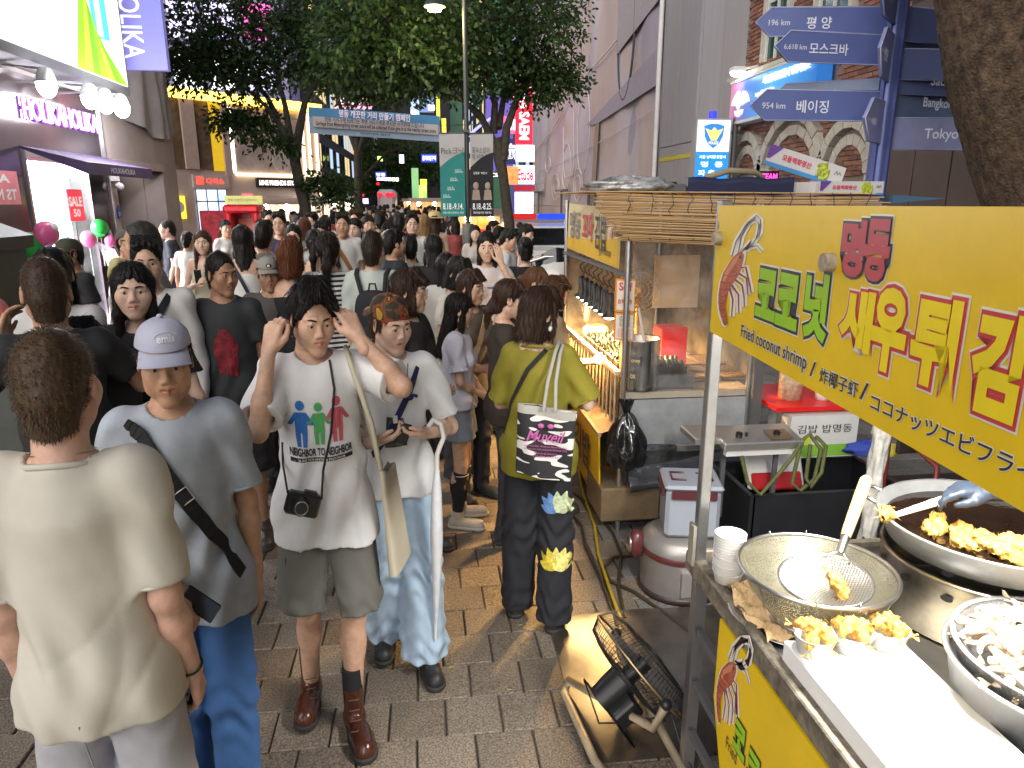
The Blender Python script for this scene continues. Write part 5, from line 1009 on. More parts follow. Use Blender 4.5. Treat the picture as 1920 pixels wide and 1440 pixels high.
# rice cooker and storage box
rcx,rcy=1.30,3.28
rk=thing('rice_cooker','large grey and maroon rice cooker on the floor between stalls','rice cooker',(rcx,rcy,0))
MB().lathe([(0,.01),(.20,.01),(.205,.03),(.20,.22),(.205,.24),(.20,.30),(.15,.335),(0,.34)],(rcx,rcy,0),40).build('body',M('cooker_grey',(.36,.34,.33),.35,metal=.5,var=.1),rk)
MB().lathe([(.206,.215),(.209,.22),(.209,.245),(.206,.25)],(rcx,rcy,0),40).build('band',M('cooker_maroon',(.11,.03,.03),.3),rk);MB().lathe([(.19,.0),(.212,.0),(.212,.03),(.2,.035)],(rcx,rcy,0),40).build('foot',M('cooker_foot',(.05,.03,.03),.4),rk)
d=Vector((-.9,.15,0)).normalized();o=Vector((rcx,rcy,.24))+d*.20;g=MB();g.ball(o+d*.03,(.05,.045,.08));g.build('handle',M('cooker_maroon'),rk);MB().ball(o+d*.06,(.03,.035,.055)).build('handle_cap',steel,rk)
MB().box((rcx-.02,rcy-.205,.12),(.09,.02,.13)).build('control_panel',M('cooker_grey2',(.42,.40,.40),.3,metal=.4),rk)
stb=thing('storage_box','translucent grey storage box with maroon clips on the rice cooker','box',(1.32,3.26,.34));bxm=M('box_bluegrey',(.33,.36,.42),.35,var=.08)
rot_b=Matrix.Rotation(R(-12),3,'Z');bcn=Vector((1.32,3.25,0))
MB().box((bcn.x,bcn.y,.475),(.27,.25,.26),rot=rot_b,bev=.02).build('body',bxm,stb);MB().box((bcn.x,bcn.y,.617),(.29,.27,.028),rot=rot_b,bev=.012).build('lid',bxm,stb)
def bp2(x,y,z):return bcn+rot_b@Vector((x,y,0))+UPZ*z
mar=M('clip_maroon',(.10,.025,.035),.35)
MB().box(bp2(0,-.137,.585),(.22,.012,.04),rot=rot_b).build('clip',mar,stb);MB().box(bp2(-.148,0,.585),(.012,.2,.04),rot=rot_b).build('clip',mar,stb)
for sx in(-1,1):MB().path([bp2(sx*.03,-.05,.634),bp2(sx*.10,-.05,.636),bp2(sx*.10,.05,.636),bp2(sx*.03,.05,.634)],.006,6).build('handle',mar,stb)
# black crate with lids
kr=thing('black_crate','black crate holding a white and red cooler lid','crate',(2.15,3.55,0))
g=MB();g.b2((1.72,3.35,.0),(2.62,3.38,.46));g.b2((1.72,3.85,0),(2.62,3.88,.46));g.b2((1.70,3.35,0),(1.73,3.88,.46));g.b2((2.60,3.35,0),(2.63,3.88,.46));g.b2((1.72,3.37,.02),(2.6,3.86,.06));g.build('body',M('crate_black',(.015,.016,.02),.4,var=.2),kr)
c0=aty(1450,890,3.62);lidm=MB().box((c0.x,3.62,.50),(.34,.03,.22),rot=Euler((R(-25),0,0)).to_matrix(),bev=.012);cl_=solo('cooler_lid',lidm,M('cooler_white',(.66,.65,.64),.35),'white and red cooler lid leaning in the black crate','lid');MB().box((c0.x,3.575,.445),(.30,.02,.10),rot=Euler((R(-25),0,0)).to_matrix(),bev=.01).build('red_band',M('cooler_red',(.45,.015,.02),.35),cl_)
# two burner hob with knobs on a metal frame, green strap
hb=thing('gas_hob','pale steel gas hob with black knobs on the small frame','stove',(1.74,3.42,.7))
MB().box((1.745,3.44,.765),(.44,.22,.045),rot=Euler((R(8),0,0)).to_matrix(),bev=.006).build('body',M('hob_steel',(.60,.57,.53),.3,metal=.8,var=.12),hb)
for k,x in enumerate((1.63,1.67,1.84)):MB().bar((x,3.40,.787),(x,3.395,.805),.018 if k!=1 else .008,12).build('knob',blk,hb)
MB().box((1.85,3.4,.79),(.12,.11,.004),rot=Euler((R(8),0,0)).to_matrix()).build('plate',M('plate_brown',(.32,.22,.14),.3,metal=.6),hb)
MB().box((1.46,3.5,.77),(.15,.24,.04),bev=.006).build('side_tray',M('hob_steel'),hb);g=MB();g.b2((1.55,3.36,.69),(1.92,3.4,.74));g.build('valve_box',M('cooler_white'),hb)
for x in(1.58,1.88):MB().b2((x-.012,3.45,.3),(x+.012,3.47,.74)).build('leg',M('casing_dark'),hb)
MB().b2((1.35,3.55,.66),(2.05,3.58,.69)).build('frame_rail',M('pole_steel'),hb)
gs=M('strap_green',(.10,.115,.035),.8,var=.3,vs=30,bump=.4,bs=120)
def strap(pts):return MB().path(pts,.011,6)
g=strap([(1.62,3.33,.70),(1.66,3.32,.56),(1.74,3.32,.48),(1.82,3.32,.58),(1.90,3.31,.70),(1.93,3.31,.76)]);g.path([(1.93,3.31,.74),(1.90,3.30,.55),(1.95,3.3,.5),(2.03,3.31,.56),(2.06,3.33,.72),(2.0,3.35,.80),(1.94,3.34,.76)],.011,6);g.path([(1.98,3.30,.76),(1.97,3.29,.58),(2.0,3.29,.52),(2.06,3.30,.60),(2.08,3.32,.74),(2.03,3.34,.79)],.011,6);solo('strap',g,gs,'olive green webbing strap hanging in loops from the hob frame','strap')
# post wrapped in clear plastic
def wrapf(u,v):a=u*2*math.pi;z=.0+v*1.3;q=.034+.006*math.sin(a*3+z*16)+.004*math.sin(a*7-z*31);pxp=aty(1640,900,2.75);return(pxp.x+q*math.cos(a),2.75+q*math.sin(a),z)
wrp=M('plastic_wrap',(.55,.54,.50),.18,var=.35,vs=18,spec=.8);solo('wrapped_post',MB().grid(wrapf,24,70),wrp,'upright post wrapped in wrinkled clear plastic behind the pan','post')
c=aty(1625,1010,2.6);solo('black_bag',lump((c.x,2.6,c.z-.12),(.06,.06,.10),9),M('bag_black',(.012,.012,.013),.2,bump=.8,bs=20,bd=.02),'crumpled black plastic bag beside the wrapped post','bag')
# folding chair behind
ch=thing('chair','dark reddish chair behind the frying pan','chair',(2.75,3.2,0));c=aty(1740,860,3.3)
MB().box((c.x+.15,3.3,.46),(.46,.42,.03),bev=.01).build('seat',M('chair_dark',(.03,.022,.02),.4),ch);MB().box((c.x+.22,3.52,.68),(.5,.03,.16),bev=.01).build('backrest',M('chair_dark'),ch)
g=MB();g.path([(c.x-.1,3.1,0),(c.x-.08,3.12,.5),(c.x-.06,3.15,.66),(c.x-.02,3.5,.72)],.014,8);g.path([(c.x+.42,3.1,0),(c.x+.42,3.12,.5),(c.x+.42,3.5,.72)],.014,8);g.build('frame',M('chair_red',(.14,.02,.015),.4),ch)
for x in(-.08,.4):MB().bar((c.x+x,3.5,0),(c.x+x,3.52,.7),.013,8).build('leg',M('chair_red'),ch)
# ================================================================== kimbap stall
KX,KY0,KY1,KZ=1.15,3.96,5.75,.89
ks=thing('kimbap_stall','kimbap stall with bamboo roof, lamps and rows of rolls','stall',(1.6,4.8,0))
stl_w=M('stall_steel',(.44,.46,.48),.34,metal=.45,var=.25,vs=6,bump=.08,bs=25)
MB().b2((KX+.02,KY0,KZ-.04),(1.95,KY1,KZ)).build('counter_top',M('counter_warm',(.52,.45,.36),.4,metal=.4,var=.15),ks)
g=MB();g.b2((KX+.03,KY0-.012,.55),(1.93,KY0,KZ-.045));g.build('end_panel',stl_w,ks)
g=MB();g.grid(lambda u,v:(KX+.03+u*.75,KY0-.03-.10*v-.02*math.sin(v*9+u*3),.56-v*.24+.015*math.sin(u*7+v*5)),14,12);g.build('end_sheet',M('foil_dark',(.16,.165,.175),.2,metal=.8,bump=.3,bs=9,bd=.03,var=.3),ks)
MB().b2((KX+.06,KY0+.02,.05),(1.9,KY1,.84)).build('body',M('casing_dark'),ks)
for x,y in((KX,KY0),(KX,KY1),(1.93,KY0),(1.93,KY1)):MB().bar((x,y,0),(x,y,2.0),.017,10).build('pole',M('pole_light',(.52,.52,.52),.3,metal=.9),ks)
MB().b2((1.94,KY0-.05,.5),(2.0,KY0+.01,1.75)).build('post',M('post_gun',(.16,.16,.16),.4,metal=.5),ks)
# front rail with upright bars and dark boards
g=MB();g.b2((KX-.035,KY0+.05,.985),(KX-.005,KY1,1.01));g.build('rail',M('rail_cream',(.66,.58,.42),.4,metal=.4),ks)
for k in range(18):MB().bar((KX-.02,KY0+.1+k*.095,.64),(KX-.02,KY0+.1+k*.095,.985),.006,6).build('rail_bar',M('rail_cream'),ks)
for k in range(7):
 bo=MB().b2((KX+.0,KY0+.08+k*.24,.66),(KX+.015,KY0+.28+k*.24,.97)).build('board',M('board_black',(.03,.022,.016),.4),ks)
 for j in range(3):T('김밥',(KX-.003,KY0+.18+k*.24,.90-j*.09),(0,-1,0),UPZ,.12,.045,M('board_txt',(.62,.5,.3)),bo)
g=MB();g.add([(KX-.12,KY0+.05,.62),(KX-.12,KY1,.62),(KX,KY1,.66),(KX,KY0+.05,.66)],[(0,1,2,3)]);g.b2((KX-.13,KY0+.05,.60),(KX-.11,KY1,.625));g.build('ledge',M('ledge_tan',(.40,.28,.16),.5,var=.2),ks)
# yellow skirt with letters
kk=thing('stall_skirt','yellow lower skirt with black and red Korean letters on the kimbap stall','sign',(KX-.13,4.8,.3))
g=MB();g.slab([(KX-.13,KY0+.04,.60),(KX-.13,KY1,.60),(KX-.11,KY1,.20),(KX-.11,KY0+.5,.16),(KX-.11,KY0+.04,.10)],(.01,0,0));g.build('panel',M('skirt_yellow',(.68,.42,.01),.5,var=.08),kk)
T('김밥',(KX-.135,4.42,.42),(0,-1,0),UPZ,.46,.24,dk_p,kk,bold=.03);T('꼬마',(KX-.135,5.0,.44),(0,-1,0),UPZ,.46,.24,rd_p,kk,bold=.03);T('gimbap',(KX-.133,4.2,.22),(0,-1,0),UPZ,.22,.06,dk_p,kk)
g=MB();g.b2((KX-.12,KY0-.05,.08),(KX+.25,KY0+.35,.30),bev=.01);g.build('step_box',M('step_tan',(.20,.14,.08),.6,var=.3),kk)
# upper yellow sign
us=thing('yellow_banner','yellow and white sign with Korean letters above the kimbap display','sign',(KX,4.9,1.6))
g=MB();g.slab([(KX-.01,4.15,1.605),(KX-.01,5.66,1.63),(KX-.01,5.62,1.975),(KX-.01,4.12,1.95)],(.01,0,0));g.build('panel',M('sign_cream',(.66,.56,.30),.5,var=.06),us)
g=MB();g.slab([(KX-.014,4.15,1.61),(KX-.014,5.65,1.635),(KX-.014,5.65,1.72),(KX-.014,4.7,1.74),(KX-.014,4.14,1.78)],(.003,0,0));g.build('lower_field',M('skirt_yellow'),us)
T('명동',(KX-.02,5.35,1.82),(0,-1,0),UPZ,.36,.20,M('print_grey',(.2,.18,.18)),us,bold=.02);T('꼬마',(KX-.02,4.93,1.82),(0,-1,0),UPZ,.34,.20,rd_p,us,bold=.03);T('김밥',(KX-.02,4.55,1.80),(0,-1,0),UPZ,.32,.22,dk_p,us,bold=.02);T('gimbap',(KX-.02,4.42,1.68),(0,-1,0),UPZ,.3,.06,dk_p,us)
for y,z in((4.36,1.88),(4.28,1.80),(4.22,1.86)):MB().poly([(KX-.022,y+.03*math.cos(t),z+.03*math.sin(t))for t in[i*1.05 for i in range(6)]]).build('flower_print',M('flower_pink',(.6,.25,.3)),us)
# self service board
sfb=thing('self_sign','orange framed white board reading Self hanging on the stall pole','sign',(KX,4.0,1.4))
def selfp(u,v):return Vector((KX-.05+u*.10,4.02-u*.06,1.56-v*.36))
fr_=(selfp(1,0)-selfp(0,0)).normalized()
for a,b_ in((0,.53),(.55,1)):
 MB().slab([selfp(0,a),selfp(1,a),selfp(1,b_),selfp(0,b_)],(0,.012,0)).build('frame',M('frame_orange',(.62,.22,.02),.5),sfb)
 MB().slab([selfp(.06,a+.03)+Vector((0,-.004,0)),selfp(.94,a+.03)+Vector((0,-.004,0)),selfp(.94,b_-.03)+Vector((0,-.004,0)),selfp(.06,b_-.03)+Vector((0,-.004,0))],(0,.003,0)).build('face',M('face_cream',(.66,.58,.48),.5),sfb)
T('Self',selfp(.5,.12)+Vector((0,-.006,0)),fr_,UPZ,.08,.05,rd_p,sfb,bold=.03);T('自助服务',selfp(.5,.36)+Vector((0,-.006,0)),fr_,UPZ,.085,.03,rd_p,sfb,bold=.02);T('김밥\n김밥',selfp(.5,.68)+Vector((0,-.006,0)),fr_,UPZ,.07,.06,dk_p,sfb);T('김밥김밥\n김밥김밥',selfp(.5,.87)+Vector((0,-.006,0)),fr_,UPZ,.08,.05,rd_p,sfb)
# bamboo blind hanging at the stall end: every cane a strip
bam=thing('bamboo_blind','bamboo blind tied with black cords forming the stall eave','blind',(1.7,3.9,1.8))
bms=[M('cane%d'%k,c,.7,var=.25,vs=8,stretch=(.4,6,6))for k,c in enumerate([(.46,.29,.13),(.40,.24,.10),(.52,.35,.18)])]
canes=[]
for k in range(30):
 z=2.035-k*.0085;rg=.0 if k<12 else .14;xl=.92+rnd.uniform(0,.07)+rg*(k-12)/18*1.0;xr=2.62+rnd.uniform(-.04,.06);y=3.90-.05*math.sin(k/30*2.2)+rnd.gauss(0,.002);sag=.012*rnd.random()
 g=MB();n_=5;g.path([(xl+(xr-xl)*i/n_,y+rnd.gauss(0,.002),z-(.02+.045*(k/30))*(i/n_)-sag*math.sin(math.pi*i/n_))for i in range(n_+1)],.0042,5);g.build('cane',bms[k%3],bam)
g=MB()
for x in np.arange(1.12,2.6,.115):g.path([(x+rnd.gauss(0,.012),3.86-.012*math.sin(j),2.04-j*.032)for j in range(9)],.0024,4)
g.build('cord',M('cord_black',(.012,.012,.012)),bam)
g=MB();g.box((1.36,3.9,1.80),(.62,.03,.035),rot=Euler((0,R(4),0)).to_matrix());g.build('batten',M('batten_wood',(.22,.15,.09),.7,var=.2),bam)
rf2=thing('stall_roof','flat bamboo and board roof of the kimbap stall','roof',(1.6,4.8,2.0))
def rooff(u,v):return(.98+u*1.7,3.92+v*1.15,2.03+.012*math.sin(u*9)-.012*u)
MB().grid(rooff,20,10).build('mat',bms[0],rf2);g=MB()
for k in range(26):y=3.95+k*.044;g.path([(.90+rnd.uniform(0,.12),y,2.045),(2.6,y,2.035)],.004,5)
tag(g.build('canes',bms[2],rf2),kind='stuff')
# clear plastic screens
def clear_mat():
 m=bpy.data.materials.new('clear_plastic');m.use_nodes=True;n=m.node_tree.nodes;l=m.node_tree.links;b=n['Principled BSDF'];b.inputs['Base Color'].default_value=(.8,.78,.74,1);b.inputs['Roughness'].default_value=.12
 tc=n.new('ShaderNodeTexCoord');nz=n.new('ShaderNodeTexNoise');nz.inputs['Scale'].default_value=3.5;nz.inputs['Detail'].default_value=5;nz.inputs['Distortion'].default_value=2;l.new(tc.outputs['Object'],nz.inputs['Vector'])
 bp=n.new('ShaderNodeBump');bp.inputs['Strength'].default_value=.6;bp.inputs['Distance'].default_value=.05;l.new(nz.outputs['Fac'],bp.inputs['Height']);l.new(bp.outputs[0],b.inputs['Normal'])
 tr=n.new('ShaderNodeBsdfTransparent');tr.inputs[0].default_value=(.93,.92,.9,1);mx=n.new('ShaderNodeMixShader');mr=n.new('ShaderNodeMapRange');mr.inputs[1].default_value=.4;mr.inputs[2].default_value=.75;mr.inputs[3].default_value=.03;mr.inputs[4].default_value=.22;l.new(nz.outputs['Fac'],mr.inputs[0]);l.new(mr.outputs[0],mx.inputs[0]);l.new(tr.outputs[0],mx.inputs[1]);l.new(b.outputs[0],mx.inputs[2]);l.new(mx.outputs[0],n['Material Output'].inputs[0]);return m
clr=clear_mat()
def plf(u,v):
 x=1.17+u*.78;z=.92+v*.86;y=3.925+.02*math.sin(u*6+v*3)
 for a in(.55,.75,1.0):  # pull folds fanning from the tied upper left corner
  ang=math.atan2((1.62-z),(x-1.16)+1e-6);y-=.012*math.exp(-((ang-a*.62)*22)**2)*min(1,(x-1.16)*3)
 return(x,y,z)
solo('plastic_screen',MB().grid(plf,60,50),clr,'clear plastic sheet screening the end of the kimbap stall','screen')
solo('plastic_screen',MB().grid(lambda u,v:(KX+.05+.02*math.sin(v*4+u*9),4.3+u*1.3,1.10+v*.32),20,12),clr,'low curved clear plastic guard in front of the kimbap rolls','screen')
# rolls of kimbap in black trays
rollm=[M('kim_black',(.012,.016,.01),.35),M('kim_rice',(.72,.62,.42),.5,var=.4,vs=90)]
trb=M('tray_black',(.02,.015,.012),.35)
for k in range(9):
 y=4.04+k*.125;g=MB();g.b2((KX+.02,y,KZ+.09),(KX+.42,y+.10,KZ+.10));g.b2((KX+.02,y,KZ+.10),(KX+.03,y+.1,KZ+.135));g.b2((KX+.02,y,KZ+.10),(KX+.42,y+.006,KZ+.13));solo('tray',g,trb,['black tray of kimbap rolls nearest the plastic screen','second black tray of kimbap rolls from the screen','third black tray of kimbap rolls from the screen','fourth black tray of kimbap rolls from the screen','fifth black tray of kimbap rolls from the screen','sixth black tray of kimbap rolls from the screen','seventh black tray of kimbap rolls from the screen','eighth black tray of kimbap rolls from the screen','farthest black tray of kimbap rolls on the display'][k],'tray','trays of kimbap')
g=MB()
for k in range(9):
 for i in range(13):
  for j in range(3):
   x,y,z=KX+.045+i*.029+rnd.gauss(0,.003),4.062+k*.125+(j%2)*.04+rnd.gauss(0,.003),KZ+.118+(.022 if j==2 else 0);a=Vector((x,y-.004,z));d=Vector((rnd.gauss(0,.25),.55,.75)).normalized()
   g.cur=0;g.bar(a,a+d*.026,.0135,8,cap=False);g.cur=1;x_,y_,d_,_=frame(a,a+d);g.add([a+d*.0265+(x_*math.cos(t)+y_*math.sin(t))*.0125 for t in[q*math.pi/4 for q in range(8)]]+[a+d*.032],[(q,(q+1)%8,8)for q in range(8)],True)
tag(g.build('kimbap_rolls',rollm),'hundreds of small kimbap rolls packed in the black trays','kimbap',kind='stuff')
MB().b2((KX+.05,4.0,KZ+.0),(KX+.45,5.2,KZ+.088)).build('display_base',M('casing_dark'),ks)
solo('jar_row',MB().lathe([(0,0),(.10,0),(.10,.12),(.07,.14)],(KX+.16,5.32,KZ+.03),20),M('jar_cream',(.7,.6,.42),.3,var=.2),'pale plastic tub at the far end of the kimbap rolls','tub');solo('jar_row',MB().lathe([(0,0),(.08,0),(.08,.12),(.0,.12)],(KX+.40,5.3,KZ+.03),20),M('jar_clear',(.75,.7,.6),.2,var=.2),'clear tub beside the pale tub behind the rolls','tub')
# heat lamps on curly cables
for k in range(7):
 p=Vector((KX+.06,5.42-k*.145,1.335-.004*k));t=thing('heat_lamp',['first','second','third','fourth','fifth','sixth','seventh'][k]+' black heat lamp from the far end over the kimbap rolls','lamp',tuple(p),group='heat lamps over the kimbap')
 g=MB();g.lathe([(.010,.10),(.024,.095),(.026,.0),(.030,-.03),(.052,-.05),(.055,-.062)],p,14);g.build('shade',M('lamp_black',(.02,.02,.02),.3,metal=.4),t)
 MB().ball(p+Vector((0,0,-.058)),(.042,.042,.02),12,6).build('bulb',E_('heat_bulb',(1,.80,.45),35),t)
 g=MB();g.path([p+Vector((.02*math.sin(j*1.9)*(1 if j<9 else 0),.03*math.cos(j*1.9)*(1 if j<9 else 0),.09+j*.028))for j in range(11)],.005,5);g.build('cable',M('cord_black'),t)
for k,y in enumerate((4.25,4.75,5.25)):
 hl=bpy.data.lights.new('heat_light','SPOT');hl.energy=70;hl.color=(1,.58,.20);hl.spot_size=R(165);hl.spot_blend=.6;hl.shadow_soft_size=.05;ho=bpy.data.objects.new('heat_light',hl);ho.location=(KX+.06,y,1.24);put(ho,ks)
MB().b2((KX-.03,KY0,1.58),(KX+.0,KY1,1.6)).build('lamp_rail',M('casing_dark'),ks)
# inside: pot, fan, red boxes, baskets
pot=thing('money_pot','tall steel pot with black money box labels on the kimbap stall corner','pot',(1.275,4.03,KZ));g=MB();g.lathe([(0,.0),(.118,.0),(.12,.01),(.12,.30),(.124,.305),(.12,.31),(.114,.30),(.112,.02),(0,.015)],(1.275,4.06,KZ+.004),36);g.build('body',M('pot_steel',(.55,.54,.52),.25,metal=1.,var=.15,vs=9,bump=.1,bs=30),pot)
def potp(a,z):return Vector((1.275+.1215*math.cos(a),4.06+.1215*math.sin(a),KZ+z))
for s_,z,a0,a1 in(('oney',.19,-2.35,-1.75),('ox',.10,-2.35,-1.95)):
 MB().grid(lambda u,v:potp(a0+(a1-a0)*u,z-.03+.06*v),6,1).build('label',dk_p,pot);am=(a0+a1)/2;c=potp(am,z);T(s_,c+Vector((math.cos(am),math.sin(am),0))*.006,(-math.sin(am),math.cos(am),0),UPZ,.055 if len(s_)>2 else .035,.026,M('label_gold',(.62,.48,.16)),pot,bold=.02)
solo('ladle',MB().bar((1.31,4.06,1.12),(1.26,4.08,1.38),.008,8),M('handle_white',(.8,.78,.72)),'white handled ladle standing in the steel pot','ladle')
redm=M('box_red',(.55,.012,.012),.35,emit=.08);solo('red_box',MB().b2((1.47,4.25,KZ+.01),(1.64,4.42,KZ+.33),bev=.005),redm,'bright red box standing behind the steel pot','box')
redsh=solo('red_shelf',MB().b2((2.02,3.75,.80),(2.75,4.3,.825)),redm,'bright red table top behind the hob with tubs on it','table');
for x,y in((2.05,3.78),(2.72,3.78),(2.05,4.27),(2.72,4.27)):MB().bar((x,y,0),(x,y,.8),.015,8).build('leg',M('pole_steel'),redsh)
solo('tub',MB().lathe([(0,0),(.07,0),(.075,.26),(.06,.28),(0,.28)],(2.2,3.95,.826),24),M('tub_beige',(.55,.44,.30),.4,var=.4,vs=40),'tall beige speckled tub on the red table','tub');solo('tub',MB().lathe([(0,0),(.04,0),(.045,.09),(0,.09)],(2.38,3.9,.826),20),paper_w,'short white cup on the red table','tub')
gb=M('carton_white',(.62,.62,.60),.6,var=.05);cb2=solo('carton',MB().b2((2.1,3.72,.52),(2.52,4.0,.78)),gb,'white and green printed carton under the red table','box');MB().b2((2.1,3.715,.53),(2.52,3.719,.60)).build('green_band',M('band_green',(.22,.48,.05)),cb2);T('김밥 밥명동',(2.31,3.715,.70),XP,UPZ,.34,.05,dk_p,cb2);MB().poly([(2.2+.03*math.cos(t),3.713,.63+.03*math.sin(t))for t in[i*.52 for i in range(12)]]).build('fruit_print',M('print_lime',(.5,.6,.05)),cb2)
solo('cloth_bundle',lump((2.56,3.68,.575),(.12,.05,.05),11),M('cloth_blue',(.03,.06,.36),.7),'blue plastic bundle beside the green carton','bag');solo('cloth_bundle',lump((2.70,3.66,.565),(.07,.045,.04),12),M('cloth_yellow',(.6,.55,.05),.7),'yellow plastic bundle beside the green carton','bag');solo('glove',lump((2.66,3.71,.68),(.05,.03,.07),13),M('cloth_cream',(.5,.46,.38),.8),'crumpled pale work glove hanging by the carton','glove')
kf=thing('pedestal_fan','small brass toned fan with wire cage inside the kimbap stall','fan',(1.42,4.6,KZ));fcx=Vector((1.42,4.6,1.42));g=MB()
for r_ in(.03,.06,.09,.12,.15):g.path([fcx+Vector((r_*math.cos(t),-.03+(r_/.15)**2*.03,r_*math.sin(t)))for t in[i*math.pi/16 for i in range(32)]],.003,5,True)
for k in range(20):t=k*math.pi/10;g.path([fcx+Vector((0,-.03,0)),fcx+Vector((.15*math.cos(t),0,.15*math.sin(t)))],.0016,4)
g.build('cage',M('brass_wire',(.62,.42,.14),.3,metal=.9),kf);MB().bar((1.42,4.62,KZ),(1.42,4.62,1.36),.014).build('stem',M('brass_wire'),kf);MB().lathe([(0,0),(.09,0),(.07,.02),(0,.025)],(1.42,4.62,KZ+.002),20).build('base',M('brass_wire'),kf);MB().ball(fcx+Vector((0,.05,0)),(.05,.07,.05)).build('motor',M('brass_wire'),kf)
for k in range(4):
 x0=1.66+(k%2)*.2;y0=4.15+(k//2)*.35;g=MB();g.b2((x0,y0,KZ+.01),(x0+.18,y0+.3,KZ+.02));g.path([(x0,y0,KZ+.03),(x0+.18,y0,KZ+.03),(x0+.18,y0+.3,KZ+.03),(x0,y0+.3,KZ+.03)],.008,5,True)
 for j in range(7):g.b2((x0+.015+j*.022,y0+.01,KZ+.022),(x0+.028+j*.022,y0+.29,KZ+.034))
 solo('grill_tray',g,M('tray_brown',(.25,.17,.10),.4,metal=.3,var=.3),['left front ribbed tray on the warm lit counter','right front ribbed tray on the warm lit counter','left rear ribbed tray on the warm lit counter','right rear ribbed tray on the warm lit counter'][k],'tray','ribbed trays on the kimbap counter')
bk2=thing('rear_board','printed board closing the back of the kimbap stall','board',(1.98,4.9,1));MB().b2((2.02,4.05,.4),(2.05,5.75,1.95)).build('board',M('back_tan',(.15,.125,.10),.5,var=.7,vs=6),bk2);MB().b2((1.15,5.77,.4),(2.05,5.79,1.9)).build('end_board',M('back_tan'),bk2)
nb=solo('notice',MB().b2((1.62,4.9,1.25),(1.95,4.92,1.62)),M('notice_cream',(.6,.5,.36),.5),'framed cream notice hanging inside the kimbap stall','notice')
# black rubbish bag tied to the pole
def bagf(u,v):
 a=u*2*math.pi;z=.80-v*.33;q=(.02+.105*math.sin(min(1,v*1.25)*1.5)**.7*(1-.25*max(0,v-.8)*5))*(1+.16*math.sin(a*5+v*4)+.09*math.sin(a*9-v*7))
 return(KX-.0+q*math.cos(a)*.9,KY0-.10+q*math.sin(a)*.8,z)
bgm=M('bag_gloss',(.012,.012,.013),.18,var=.2,spec=.7,bump=.5,bs=14,bd=.02);rb_=thing('rubbish_bag','black rubbish bag tied to the stall pole','bag',(KX,KY0-.1,.5));MB().grid(bagf,40,26).build('sack',bgm,rb_);g=MB();[g.grid(lambda u,v:(KX+(u-.5)*.03+dx*v,KY0-.1+.01*math.sin(u*6)+dy*v,.79+.09*v),4,3)for dx,dy in((.03,0),(-.035,.01),(.0,-.03))];g.build('knot',bgm,rb_)
# goods on the roof
c=aty(1185,355,4.2);solo('plastic_bag',lump((c.x,4.2,2.075),(.24,.15,.055),3),M('bag_silver',(.45,.45,.45),.25,metal=.3,var=.8,vs=14,bump=.5,bs=12,bd=.03),'silvery crumpled plastic bag on the bamboo roof','bag')
solo('black_bundle',lump((aty(1240,360,4.2).x+.03,4.25,2.06),(.12,.12,.04),5),M('bag_black'),'small black bundle beside the silvery bag on the roof','bag')
x0,x1=aty(1290,340,4.1).x,aty(1490,340,4.1).x;solo('navy_tarp',MB().grid(lambda u,v:(x0+(x1-x0)*u,4.1+.5*max(0,v-.5),2.03+.095*min(1,v*2)+.006*math.sin(u*14)),20,6),M('tarp_navy',(.015,.018,.06),.5,var=.2),'navy tarpaulin covered load on the stall roof','tarp')
solo('tool_case',MB().b2((x0-.17,4.1,2.03),(x0+.01,4.4,2.09),bev=.02),M('case_grey',(.10,.10,.10),.5),'dark grey case left of the navy tarpaulin on the roof','case');g=MB();g.path([(x0+.12,4.15,2.125),(x0+.25,4.12,2.165),(x0+.42,4.15,2.16),(x0+.5,4.2,2.13)],.018,8);solo('rolled_cloth',g,M('cloth_khaki',(.26,.22,.15),.9),'rolled khaki cloth lying on the navy tarpaulin','cloth')
